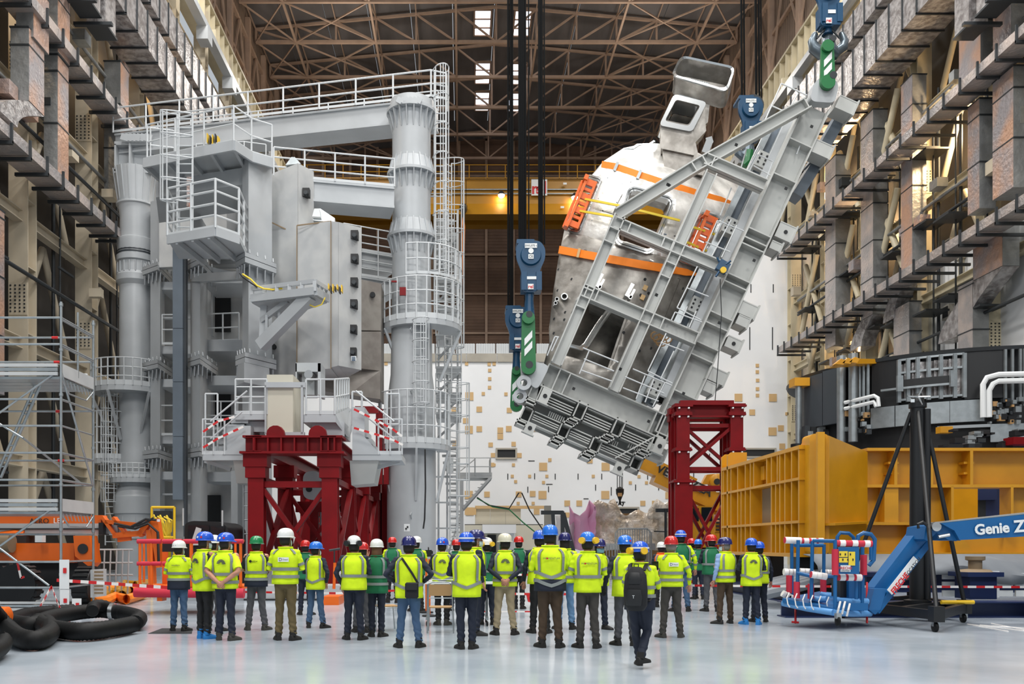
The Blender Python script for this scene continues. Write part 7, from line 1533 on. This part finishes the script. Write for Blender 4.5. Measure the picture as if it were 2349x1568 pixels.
    for v in vs:
        if .1 < v.z < .86:
            L_ = LS[0] if v.x < 0 else LS[1]; a_, c_ = (L_[0], L_[1]) if v.z > .5 else (L_[1], L_[2]); t_ = (v.z-a_.z)/(c_.z-a_.z); ax = a_.lerp(c_, t_); rr = v-ax; rr.z = 0
            an_ = atan2(rr.y, rr.x); g = .007*sin(v.z*70+2*an_)*(1 if v.z < .3 else 0)+.005*sin(v.z*38+3*an_+1)*(1 if .38 < v.z < .62 else .35)+.004*sin(an_*3+v.z*9)
            v += rr.normalized()*g
        elif 1.0 < v.z < 1.4 and abs(v.x) > .2: v += V((.004*sin(v.z*80), .004*sin(v.z*65+1), 0))
    ev.to_mesh_clear(); bpy.data.objects.remove(o); bpy.data.meshes.remove(me)
    kinds = []
    for c in cs:
        best = 9; bk = 'top'
        for k, a, b_ in segs:
            dd = seg_dist(c, a, b_)*(.72 if k == 'top' else 1)
            if dd < best: best = dd; bk = k
        if bk == 'top' and c.z < .96: bk = 'leg'
        if bk == 'top' and c.z > 1.475: bk = 'skin'
        kinds.append(bk)
    f = MB()
    for s, w, d, pe in hands:
        n = V((0, 1, 0)) if abs(d.y) < .8 else V((0, 0, 1)); sd = d.cross(n).normalized(); nn = sd.cross(d).normalized()
        for i, (off, L) in enumerate(((-.027, .062), (-.009, .075), (.009, .07), (.026, .055))):
            b0 = pe-d*.02+sd*off; f.path([b0, pe+d*L*.4+sd*off*1.1, pe+d*L*.75+sd*off*1.1+nn*.012, pe+d*L+sd*off+nn*.03], [.009, .0085, .008, .006], 6)
        f.path([w+d*.02-sd*.02, w+d*.045-sd*.045+nn*.012, w+d*.085-sd*.058+nn*.02], [.011, .01, .008], 6)
    n0 = len(vs); vs += f.v; fs += [tuple(i+n0 for i in q) for q in f.f]; kinds += ['hand']*len(f.f)
    BODYCACHE[key] = (vs, fs, kinds); return BODYCACHE[key]
def torso_r(z, bb, vest):
    T = [(.74, .185, .140), (.84, .19, .145), (.95, .188, .14), (1.08, .178, .132), (1.22, .19, .142), (1.32, .198, .14), (1.375, .192, .125), (1.41, .168, .108), (1.435, .137, .094), (1.455, .105, .084), (1.48, .078, .076), (1.5, .07, .072)]
    for (za, ax, ay), (zb, bx, by) in zip(T, T[1:]):
        if z <= zb:
            t = max(0, (z-za)/(zb-za)); return ((ax+(bx-ax)*t)*(1+(bb-1)*.9)+.012, (ay+(by-ay)*t)*bb+.012)
    return (.085, .085)
def spt(th, z, bb, off=0):
    rx, ry = torso_r(z, bb, 1); c, s = cos(th), sin(th); e = .9
    return V(((rx+off)*math.copysign(abs(c)**e, c), (ry+off)*math.copysign(abs(s)**e, s)+.0, z))
def shell(m, z0, z1, bb, off, n=32, wob=0, seed=0, rings=14):
    rr = random.Random(seed); ph = [rr.uniform(0, 6) for _ in range(4)]; vs = []
    zs = [z0+(z1-z0)*i/rings for i in range(rings+1)]
    for i, z in enumerate(zs):
        for j in range(n):
            th = 2*pi*j/n; w = wob*(sin(th*5+ph[0]+z*6)+sin(th*9+ph[1]-z*11)*.6)*(1-.7*i/rings); vs.append(spt(th, z, bb, off+w))
    k = len(zs); m.add(vs, [(i*n+j, i*n+(j+1) % n, (i+1)*n+(j+1) % n, (i+1)*n+j) for i in range(k-1) for j in range(n)])
def strip_band(m, fz, bb, off, th0=0, th1=2*pi, h=.05, n=40):
    """band round the torso; fz gives its height at an angle"""
    vs = []
    for i in range(n+1):
        th = th0+(th1-th0)*i/n; z = fz(th); vs += [spt(th, z-h/2, bb, off), spt(th, z+h/2, bb, off), spt(th, z+h/2, bb, off+.005), spt(th, z-h/2, bb, off+.005)]
    m.add(vs, [(4*i+a, 4*i+4+a, 4*i+4+(a+1) % 4, 4*i+(a+1) % 4) for i in range(n) for a in range(4)])
def strip_vert(m, th, z0, z1, bb, off, w=.045, n=8, dth=0.0):
    vs = []
    for i in range(n+1):
        t = i/n; z = z0+(z1-z0)*t; c = th+dth*t; rx = torso_r(z, bb, 1)[0]; d = w/2/max(rx, .12)
        vs += [spt(c-d, z, bb, off), spt(c+d, z, bb, off), spt(c+d, z, bb, off+.005), spt(c-d, z, bb, off+.005)]
    m.add(vs, [(4*i+a, 4*i+4+a, 4*i+4+(a+1) % 4, 4*i+(a+1) % 4) for i in range(n) for a in range(4)])
def helmet(parent, hmx, color, opts):
    """hard hat: shell with ridges, rim, peak towards the face"""
    m = MB(); N = 24; prof = [(0, 1.0), (.03, 1.0), (.06, .96), (.09, .84), (.112, .62), (.124, .34), (.128, .04)]
    vs = []
    for z, r in prof:
        for j in range(N):
            t = 2*pi*j/N; rid = 1+(.012 if (j % 4 == 0 and z > .03) else 0)
            vs.append(hmx @ V((.118*r*cos(t)*rid, .148*r*sin(t)*rid-.002, .040+z*1.16)))
    k = len(prof); m.add(vs, [(i*N+j, i*N+(j+1) % N, (i+1)*N+(j+1) % N, (i+1)*N+j) for i in range(k-1) for j in range(N)]+[tuple((k-1)*N+j for j in range(N))])
    m.v += []; rim = []
    for j in range(N+1):
        t = 2*pi*j/N; rim.append(hmx @ V((.122*cos(t), .152*sin(t), .040)))
    m.path(rim, .008, 5)
    # peak
    pv = []
    for j in range(9):
        t = R(25+130*j/8); pv += [V((.120*cos(t), .148*sin(t), .052)), V((.126*cos(t), (.152+.05*sin(pi*j/8))*sin(t), .032)), V((.126*cos(t), (.152+.05*sin(pi*j/8))*sin(t), .026)), V((.118*cos(t), .14*sin(t), .04))]
    m.add([hmx @ q for q in pv], [(4*i+a, 4*i+4+a, 4*i+4+(a+1) % 4, 4*i+(a+1) % 4) for i in range(8) for a in range(4)])
    h = m.build('hard_hat', 'hat_'+color, parent, 35)
    if 'stripe' in opts:
        b = MB(); b.path([hmx @ V((.122*cos(t), .15*sin(t), .09)) for t in [R(170+200*i/16) for i in range(17)]], [(.004, .014)]*17, 6); b.build('reflective_band', 'label_white', h)
    if 'sticker' in opts:
        for a, c in ((-70, 'label_white'), (-40, 'hat_red')):
            t = R(a); p = hmx @ V((.116*cos(t), .146*sin(t), .09)); q = hmx @ V((.122*cos(t), .152*sin(t), .091)); MB().tube(p, q, .018, 10).build('sticker', c, h)
    if 'holes' in opts:
        for a in (-110, -90, -70): t = R(a); p = hmx @ V((.105*cos(t), .134*sin(t), .08)); q = hmx @ V((.12*cos(t), .15*sin(t), .08)); MB().tube(p, q, .006, 6).build('vent', 'black_paint', h)
    for key, c in (('muff', 'muff_yellow'), ('muffgrey', 'black_paint')):
        if key in opts:
            for s in (-1, 1):
                p = hmx @ V((s*.088, -.105, .045)); q = hmx @ V((s*.118, -.168, .05))
                MB().path([p, p.lerp(q, .3), q], [.04, .055, .048], 14).build('ear_defender', c, h, 50)
            MB().path([hmx @ V((s2*.1, -.12, .09)) for s2 in (-1, -.5, 0, .5, 1)], .006, 5).build('headband', 'black_paint', h)
    return h
def person(px, fy, label, hat, top, pants, yaw=0, head=0, arms=('down', 'down'), legs='stand', ht=1.75, bb=1.0, sleeve='navy', hair='hair_dark',
           style='vest', shoe='boot', opts=(), depth=None, group=None):
    d = depth or 1.55*2000/(fy-1250); x = PX(px, d)
    root = thing('person', label, 'person', (0, 0, 0), group)
    sc_ = ht/1.75; yw = R(-yaw)
    vs, fs, kinds = body_mesh(arms[0], arms[1], legs, R(-head), bb, 0)
    bare = 'bare' in opts
    cmap = dict(skin='skin', hand='skin', top=sleeve if style != 'jacket' else top, sleeve=('skin' if bare else (sleeve if style != 'jacket' else top)), leg=pants)
    if 'gloves' in opts: cmap['hand'] = 'black_cloth'
    names = sorted(set(cmap.values())); b = MB(); b.v = vs; b.f = fs; b.mats = names; b.mi = [names.index(cmap[k]) for k in kinds]
    body = b.build('body', None, root, 60)
    hm = Matrix.Translation((0, .02, 1.605)) @ Matrix.Scale(1.0, 4) @ Matrix.Rotation(R(-head), 4, 'Z')
    # face
    fc = MB().use('eye')
    for s in (-1, 1): fc.lathe(hm @ V((s*.03, .083, .01)), [(.004, -.006), (.009, 0), (.004, .006)], 8)
    for s in (-1, 1): fc.box(hm @ V((s*.03, .088, .03)), (.028, .008, .005))
    fc.use('lips').box(hm @ V((0, .09, -.062)), (.04, .014, .01), Matrix.Rotation(R(-head), 3, 'Z'))
    fc.build('face_features', None, root)
    # hair under the hat
    hb = MB(); zz = -.085 if 'long' not in opts else -.20; N = 14
    hv = []
    for i, z in enumerate((.07, .02, -.04, zz)):
        for j in range(N+1):
            t = pi+pi*j/N if 'long' not in opts else R(160)+R(220)*j/N; r = (1.0, 1.06, 1.02, .8 if 'long' not in opts else 1.25)[i]
            hv.append(hm @ V((.078*r*cos(t), .097*r*sin(t), z))); 
    n1 = N+1; hb.add(hv, [(i*n1+j, i*n1+j+1, (i+1)*n1+j+1, (i+1)*n1+j) for i in range(3) for j in range(N)])
    ho = hb.build('hair', hair, root, True); sl = ho.modifiers.new('t', 'SOLIDIFY'); sl.thickness = .02; sl.offset = 0
    helmet(root, hm, hat, opts)
    if 'mask' in opts or 'maskblue' in opts:
        mk = MB(); mv = []
        for z, k in ((-.01, .98), (-.05, 1.1), (-.1, .98)):
            for j in range(9): t = R(20+140*j/8); mv.append(hm @ V((.078*cos(t), .098*k*sin(t)+.008, z)))
        mk.add(mv, [(i*9+j, i*9+j+1, i*9+j+10, i*9+j+9) for i in range(2) for j in range(8)])
        for s in (-1, 1): mk.path([hm @ V((s*.074, .035, -.02)), hm @ V((s*.084, -.005, .0)), hm @ V((s*.074, .03, -.06))], .002, 4)
        mo = mk.build('face_mask', 'mask_blue' if 'maskblue' in opts else 'mask_white', root, True); sl = mo.modifiers.new('t', 'SOLIDIFY'); sl.thickness = .004
    # clothes
    BK = -pi/2; seed = int(px)
    hemz = .80 if 'longvest' in opts else .86
    if style == 'jacket': hemz = .90
    g = MB(); zt = 1.475
    shell(g, hemz, zt, bb, .009, wob=.0065, seed=seed)
    g.path([spt(t, 1.47, bb, .004)+V((0, 0, .012)) for t in [2*pi*i/16 for i in range(17)]], [(.022, .012)]*17, 5)
    garment = g.build('vest' if style != 'jacket' else 'jacket', top, root, 60); sl = garment.modifiers.new('t', 'SOLIDIFY'); sl.thickness = .008
    if 'hem' in opts:
        h2 = MB(); shell(h2, hemz-.03 if style != 'jacket' else .82, 1.0, bb, .016, wob=.003, seed=seed, rings=4); 
        o2 = h2.build('hem_panel', 'navy', root, 60); sl = o2.modifiers.new('t', 'SOLIDIFY'); sl.thickness = .006
    st = MB(); of = .022
    sty = [o for o in opts if o in ('U', 'V', 'VV', 'H', 'HH')]; sty = sty[0] if sty else 'U'
    if sty in ('U', 'V', 'VV', 'H') :
        zb = 1.10 if sty != 'V' else 1.02
        if sty in ('V', 'VV'): fz = lambda th: zb-.075*max(0, 1-abs(((th-BK+pi) % (2*pi))-pi)/.9)
        else: fz = lambda th: zb
        strip_band(st, fz, bb, of)
        for s in (-1, 1):
            strip_vert(st, BK+s*.78, zb+.02, 1.44, bb, of, dth=s*-.05); strip_vert(st, -BK+s*.7, zb, 1.42, bb, of)
        if sty == 'VV': strip_band(st, lambda th: fz(th)-.115, bb, of)
        if sty == 'H': strip_band(st, lambda th: .97, bb, of)
    if sty == 'HH':
        strip_band(st, lambda th: 1.14, bb, of); strip_band(st, lambda th: 1.02, bb, of)
        for s in (-1, 1): strip_vert(st, BK+s*.85, 1.38, 1.46, bb, of, w=.05, n=2)
    st.build('reflective_strip', 'strip', garment)
    if style == 'jacket' or 'sleevebands' in opts:
        for s, a in ((-1, arms[0]), (1, arms[1])):
            e, w, _ = [V((q[0]*s, q[1], q[2])) for q in ARMS[a]]; sh = V((s*.175*bb, 0, 1.405))
            for p, q, t, r in ((sh, e, .72, .058), (e, w, .5, .05)):
                c = p.lerp(q, t); dd = (q-p).normalized()*.022; MB().path([c-dd, c+dd], r, 14).build('sleeve_strip', 'strip', garment, 50)
    if 'tee' in opts or style == 'tee':
        for s, a in ((-1, arms[0]), (1, arms[1])):
            sb = MB(); e = V((ARMS[a][0][0]*s, ARMS[a][0][1], ARMS[a][0][2])); sh = V((s*.15*bb, 0, 1.405)); sb.path([sh, sh.lerp(e, .4), sh.lerp(e, .85)], [.074, .074, .072], 14)
            sb.build('short_sleeve', top if 'blacktee' not in opts else 'black_cloth', root, 50)
    def back(z, off=.02): p = spt(BK, z, bb, off); return p
    M0 = lambda x, z, off=.03: face_cam((x, back(z, off).y, z))
    for o in opts:
        if o.startswith('txt:'): text(o[4:], .045, 'grey_cloth', M0(0, 1.30), garment, ext=.002)
        if o.startswith('dot:'): # word whose letter carries a red dot
            text(o[4:], .042, 'grey_cloth', M0(0, 1.30), garment, ext=.002); MB().lathe(M0(-.063, 1.302, .033).to_translation(), [(.014, 0), (.014, .003)], 10, 'y').build('print', 'hat_red', garment)
    if 'arch' in opts:
        ab = MB(); c = back(1.27, .024)
        for k in range(9):
            a0, a1 = pi*k/9, pi*(k+.8)/9
            ab.prism([c+V((.028*cos(a0), 0, .028*sin(a0))), c+V((.075*cos(a0), 0, .075*sin(a0))), c+V((.075*cos(a1), 0, .075*sin(a1))), c+V((.028*cos(a1), 0, .028*sin(a1)))], (0, -.003, 0))
        ab.build('emblem', 'grey_cloth', garment)
        text('iter', .05, 'grey_cloth', M0(.045, 1.275, .027), garment, ext=.002)
    if 'patch' in opts:
        c = back(1.29, .022); pb = MB().box(c, (.17, .006, .07)).build('patch', 'label_white', garment)
        text('D', .07, 'grey_cloth', face_cam(c+V((-.045, -.005, 0))), pb, ext=.001); text('Thales', .036, 'strip', face_cam(c+V((.03, -.005, 0))), pb, ext=.001) if 0 else text('Diasol', .034, 'strip', face_cam(c+V((.03, -.005, 0))), pb, ext=.001)
    if 'disc' in opts:
        c = back(1.31, .024); MB().lathe(c+V((-.07, 0, 0)), [(.026, -.003), (.026, 0)], 14, 'y').build('emblem', 'black_paint', garment); text('abbw', .05, 'black_paint', face_cam(c+V((.01, 0, 0))), garment, ext=.002)
    # shoes
    for s, (k, an) in zip((-1, 1), LEGS[legs]):
        an = V((s*an[0], an[1], an[2])); sm_ = MB(); lift = an.z-.09; tw = Matrix.Rotation(-s*R(26), 4, 'Z')
        def sp(x, y, z): q = tw @ V((x, y, 0)); return V((an.x+q.x, an.y+q.y, z+lift))
        ringsS = [(-.07, .035, .09), (-.04, .042, .105), (.02, .045, .10), (.09, .05, .075), (.15, .048, .055), (.19, .03, .04)]
        vsS = []
        for yy, rx, hh in ringsS:
            for (a, c) in ((-1, 0), (-1.05, .35), (-.7, .9), (0, 1), (.7, .9), (1.05, .35), (1, 0)): vsS.append(sp(a*rx, yy, .0+c*hh))
        sm_.add(vsS, [(i*7+j, i*7+(j+1) % 7, (i+1)*7+(j+1) % 7, (i+1)*7+j) for i in range(5) for j in range(7)]+[tuple(range(6, -1, -1)), tuple(35+j for j in range(7))])
        sm_.path([sp(0, -.01, .07), sp(0, 0, .16)], [.052, .056], 12)
        so = sm_.build('shoe', shoe, root, 60)
    # things worn
    if 'bag' in opts:
        bg_ = thing('shoulder_bag', 'black leather shoulder bag hanging at the back of the person in the navy hard hat', 'bag')
        bl = MB().box((.06, -.235, .93), (.21, .09, .25)).build('bag_body', 'black_cloth', bg_); bl.modifiers.new('b', 'BEVEL').width = .02
        MB().box((.06, -.29, .99), (.17, .03, .10)).build('flap', 'black_rubber', bg_)
        MB().path([(.155, -.2, 1.04), (.06, -.19, 1.2), (-.09, -.165, 1.42), (-.13, -.02, 1.46), (-.12, .12, 1.40)], [(.018, .006)]*5, 6).build('strap', 'black_cloth', bg_)
        T = Matrix.Translation((x, d, 0)) @ Matrix.Rotation(yw, 4, 'Z') @ Matrix.Scale(sc_, 4); bg_.matrix_basis = T; WM[bg_.name] = T
    if 'backpack' in opts:
        bg_ = thing('backpack', 'large black backpack on the back of the walking person in front', 'backpack')
        bl = MB(); bl.path([(0, -.24, .83), (0, -.25, .9), (0, -.26, 1.1), (0, -.25, 1.32), (0, -.22, 1.42)], [(.12, .08), (.165, .11), (.17, .115), (.15, .10), (.08, .05)], 14)
        bo = bl.build('pack_body', 'black_cloth', bg_, 60)
        MB().path([(0, -.36, .90), (0, -.37, 1.0), (0, -.36, 1.12)], [(.10, .03), (.12, .045), (.10, .03)], 12).build('front_pocket', 'black_rubber', bg_, 50)
        MB().path([(0, -.34, 1.2), (0, -.35, 1.28), (0, -.32, 1.35)], [(.09, .03), (.10, .035), (.07, .02)], 12).build('front_pocket', 'black_rubber', bg_, 50)
        MB().path([(-.03, -.22, 1.42), (-.03, -.22, 1.47), (.03, -.22, 1.47), (.03, -.22, 1.42)], .008, 6).build('handle', 'black_cloth', bg_)
        for s in (-1, 1): MB().path([(s*.10, -.19, 1.38), (s*.115, -.1, 1.46), (s*.12, .02, 1.475), (s*.13, .14, 1.38), (s*.16, .16, 1.2), (s*.19, .05, 1.05), (s*.16, -.17, .95)], [(.03, .01)]*7, 6).build('strap', 'black_cloth', bg_)
        text('T', .06, 'label_white', face_cam((0.01, -.42, 1.02)), bg_, ext=.001)
        T = Matrix.Translation((x, d, 0)) @ Matrix.Rotation(yw, 4, 'Z') @ Matrix.Scale(sc_, 4); bg_.matrix_basis = T; WM[bg_.name] = T
    if 'camera' in opts:
        cm_ = thing('video_camera', 'black video camera held up by the person in the green vest behind the shoulder bag', 'camera')
        bl = MB().box((.28, .22, 1.38), (.16, .28, .16)).build('camera_body', 'black_paint', cm_); MB().lathe((.28, .4, 1.38), [(.05, -.08), (.06, .08)], 12, 'y').build('lens', 'black_rubber', cm_)
        MB().path([(.28, .1, 1.46), (.28, .12, 1.52), (.28, .3, 1.52), (.28, .32, 1.46)], .012, 6).build('handle', 'black_paint', cm_); MB().box((.36, .16, 1.40), (.06, .1, .07)).build('viewfinder', 'black_rubber', cm_)
        T = Matrix.Translation((x, d, 0)) @ Matrix.Rotation(yw, 4, 'Z') @ Matrix.Scale(sc_, 4); cm_.matrix_basis = T; WM[cm_.name] = T
    if 'tablet' in opts:
        tb_ = thing('phone', 'dark phone held up in front of the walking person with the backpack', 'phone')
        MB().box((.13, .40, 1.42), (.09, .012, .16)).build('case', 'black_paint', tb_); MB().box((.13, .392, 1.42), (.08, .004, .145)).build('screen', 'glass_dark', tb_)
        T = Matrix.Translation((x, d, 0)) @ Matrix.Rotation(yw, 4, 'Z') @ Matrix.Scale(sc_, 4); tb_.matrix_basis = T; WM[tb_.name] = T
    T = Matrix.Translation((x, d, 0)) @ Matrix.Rotation(yw, 4, 'Z') @ Matrix.Scale(sc_, 4); root.matrix_basis = T
    return root
def H(fy, ty, k=1.0): # body height so that the hat's top reaches the pixel row ty
    return (fy-ty)/((fy-1250)/1.55)/1.80*1.75
Y, G = 'hv_yellow', 'hv_green'
PEOPLE = [
 (410, 1447, 1237, 'person in white hard hat, yellow jacket and pale jeans, leftmost of the crowd', 'white', Y, 'denim', dict(style='jacket', arms=('front', 'front'), opts=('HH', 'hem', 'holes', 'mask', 'txt:smulders'), head=25)),
 (468, 1464, 1217, 'person in blue hard hat and blue shoe covers, yellow vest over black tee', 'blue', Y, 'black_cloth', dict(yaw=35, head=20, legs='close', sleeve='black_cloth', shoe='cover_blue', arms=('front', 'down'), opts=('V', 'arch', 'sticker', 'mask', 'longvest', 'tee', 'blacktee', 'bare'))),
 (490, 1447, 1225, 'person in white hard hat mostly hidden between two blue hard hats', 'white', Y, 'grey_cloth', dict(yaw=15, head=30, style='jacket', opts=('HH', 'mask'))),
 (517, 1468, 1219, 'person in blue hard hat with bare forearms and hands clasped behind a yellow vest', 'blue', Y, 'navy', dict(yaw=8, head=35, arms=('behind', 'behind'), legs='stand', opts=('H', 'arch', 'sticker', 'mask', 'tee', 'bare'), shoe='shoe_grey')),
 (588, 1445, 1227, 'person in green hard hat with yellow vest, navy hem and grey trousers', 'green', Y, 'grey_cloth', dict(head=20, legs='wide', arms=('front', 'front'), sleeve='black_cloth', opts=('H', 'hem', 'disc', 'tee', 'blacktee', 'bare'), shoe='shoe_grey')),
 (655, 1468, 1209, 'tall person in white hard hat, yellow jacket with white back patch and olive trousers', 'white', Y, 'olive', dict(head=30, style='jacket', arms=('front', 'front'), opts=('HH', 'patch', 'mask'))),
 (700, 1410, 1237, 'person in red hard hat and green vest, half hidden behind a blue hard hat', 'red', G, 'navy', dict(head=-10, opts=('U',))),
 (724, 1440, 1240, 'person in blue hard hat with yellow vest and faded jeans beside the red support frame', 'sky', Y, 'denim', dict(yaw=15, head=30, arms=('front', 'pocket'), legs='wide', opts=('V', 'mask', 'longvest'), bb=.94)),
 (812, 1467, 1226, 'person in white hard hat with dark ear defenders and plain yellow vest over navy', 'white', Y, 'navy', dict(head=0, arms=('pocket', 'front'), opts=('U', 'muffgrey'), bb=1.05)),
 (829, 1450, 1241, 'person in red hard hat almost hidden behind the white ear-defender hard hat', 'red', Y, 'grey_cloth', dict(head=-60, arms=('down', 'face'), opts=('U',), bb=.9)),
 (864, 1460, 1234, 'person with brown bobbed hair under a white hard hat and long green vest', 'white', G, 'navy', dict(yaw=5, head=10, arms=('front', 'front'), legs='close', hair='hair_brown', opts=('H', 'longvest', 'long'), bb=.94)),
 (900, 1382, 1230, 'person in red hard hat and green vest over yellow jacket before the white column', 'red', G, 'black_cloth', dict(sleeve='hv_yellow', arms=('front', 'front'), opts=('U',))),
 (955, 1402, 1228, 'person in white hard hat holding up a black video camera', 'white', G, 'black_cloth', dict(sleeve='hv_yellow', head=25, arms=('down', 'phone'), opts=('U', 'camera'))),
 (938, 1485, 1227, 'person in navy hard hat with black shoulder bag, arms akimbo, yellow vest and jeans', 'navy', Y, 'denim', dict(head=10, arms=('hips', 'hips'), legs='wide', opts=('V', 'bag', 'longvest'), bb=1.08)),
 (1015, 1433, 1231, 'person in blue hard hat behind the brown chair, yellow vest with grey arch emblem', 'blue', Y, 'black_cloth', dict(head=30, arms=('front', 'front'), opts=('VV', 'arch', 'sticker'), shoe='shoe_grey', legs='close')),
 (1047, 1400, 1235, 'person in red hard hat, mostly hidden left of the striped blue hard hat', 'red', G, 'navy', dict(opts=('U',))),
 (1070, 1488, 1218, 'person in blue hard hat with white stripe, long yellow vest and dark trousers at table', 'blue', Y, 'navy', dict(head=12, arms=('front', 'front'), legs='close', opts=('V', 'stripe', 'longvest'), bb=1.06)),
 (1090, 1456, 1213, 'person in dark navy hard hat facing right behind the striped blue hard hat', 'navy', Y, 'navy', dict(yaw=70, head=15, arms=('down', 'down'), opts=('U', 'mask', 'longvest'))),
 (1117, 1432, 1231, 'person in white hard hat with yellow ear defenders and green vest', 'white', G, 'navy', dict(opts=('U', 'muff'), arms=('front', 'front'))),
 (1158, 1456, 1221, 'person in cream hard hat with hands clasped behind and beige cargo trousers', 'cream', Y, 'khaki', dict(yaw=0, head=-30, arms=('behind', 'behind'), legs='wide', opts=('H', 'arch', 'maskblue'))),
 (1190, 1396, 1228, 'person in red hard hat and green vest right of the cream hard hat', 'red', G, 'black_cloth', dict(head=-15, legs='close', sleeve='black_cloth', arms=('front', 'front'), opts=('U',))),
 (1238, 1452, 1214, 'person in blue hard hat, mostly hidden behind the tallest person', 'blue', Y, 'black_cloth', dict(opts=('U',))),
 (1262, 1485, 1201, 'tallest person, sky blue hard hat, yellow vest over navy coat and brown trousers', 'sky', Y, 'dark_brown', dict(arms=('front', 'front'), legs='stand', sleeve='hv_yellow', opts=('VV', 'hem', 'dot:MOMENTUM'), bb=1.1)),
 (1296, 1443, 1219, 'person in navy hard hat with dark long hair, yellow vest and pale blue jeans', 'navy', Y, 'denim_light', dict(opts=('H', 'long'), arms=('front', 'front'), legs='stand', sleeve='hv_yellow', bb=.92)),
 (1348, 1486, 1217, 'person in sky blue hard hat with yellow ear defenders, yellow vest and dark grey trousers', 'sky', Y, 'brown_grey', dict(opts=('U', 'muff', 'dot:MOMENTUM', 'sleevebands'), arms=('front', 'front'), sleeve='hv_yellow', legs='stand')),
 (1374, 1443, 1233, 'person with curly hair and pale blue mask turned towards the camera', 'navy', Y, 'navy', dict(yaw=165, opts=('U', 'maskblue', 'long'), arms=('front', 'down'), bb=.92)),
 (1434, 1480, 1225, 'person in sky blue hard hat and navy sleeves just behind the black backpack', 'sky', Y, 'grey_cloth', dict(opts=('U', 'sticker', 'longvest', 'gloves'), arms=('out', 'front'), head=15)),
 (1468, 1530, 1239, 'walking person nearest the camera, yellow jacket, black backpack, blue hard hat with yellow ear defenders', 'blue', Y, 'navy', dict(style='jacket', yaw=25, head=5, legs='walk', arms=('phone', 'phone'), opts=('HH', 'hem', 'backpack', 'tablet', 'muff', 'stripe'))),
 (1540, 1462, 1227, 'person in red hard hat, yellow jacket with white back patch and dark grey trousers', 'red', Y, 'brown_grey', dict(style='jacket', legs='wide', arms=('front', 'out'), opts=('HH', 'patch'), hair='hair_grey', shoe='shoe_grey')),
 (1517, 1392, 1255, 'person in orange vest glimpsed between the backpack and the red hard hat', 'white', 'hv_orange', 'black_cloth', dict(opts=('U',), ht=1.6)),
 (1562, 1402, 1214, 'person in blue hard hat with green vest over yellow jacket and blue jeans', 'blue', G, 'denim', dict(sleeve='hv_yellow', opts=('U', 'stripe', 'sleevebands'), legs='wide', arms=('down', 'out'))),
 (1587, 1372, 1233, 'red hard hat and green vest behind the tape, left of a blue hard hat', 'red', G, 'navy', dict(opts=('U',), sleeve='hv_yellow')),
 (1602, 1374, 1235, 'person in blue hard hat and green vest behind the barrier tape', 'sky', G, 'navy', dict(opts=('U',), sleeve='hv_yellow', head=20)),
 (1632, 1402, 1224, 'person in red hard hat and green vest with grey trousers near the red tower', 'red', G, 'grey_cloth', dict(head=-25, sleeve='navy', opts=('U',), arms=('front', 'front'))),
 (1664, 1430, 1230, 'bearded person in navy hard hat facing left, yellow vest over pale blue shirt', 'navy', Y, 'dark_brown', dict(yaw=-25, head=-40, sleeve='shirt_blue', opts=('H', 'mask'), arms=('down', 'front'), legs='wide', hair='hair_grey')),
 (1724, 1432, 1232, 'person in blue hard hat at right end of crowd, vest with arch emblem', 'blue', Y, 'navy', dict(yaw=5, head=-10, opts=('V', 'arch', 'longvest'), arms=('front', 'front'), legs='stand', shoe='cover_blue')),
 (1742, 1426, 1240, 'person in blue hard hat mostly hidden at the very right end of the crowd', 'blue', Y, 'navy', dict(opts=('U',), head=10)),
]
for (px, fy, ty, lab, hat, top, pants, kw) in PEOPLE:
    kw = dict(kw); ht = kw.pop('ht', None) or H(fy, ty); person(px, fy, lab, hat, top, pants, ht=ht, **kw)
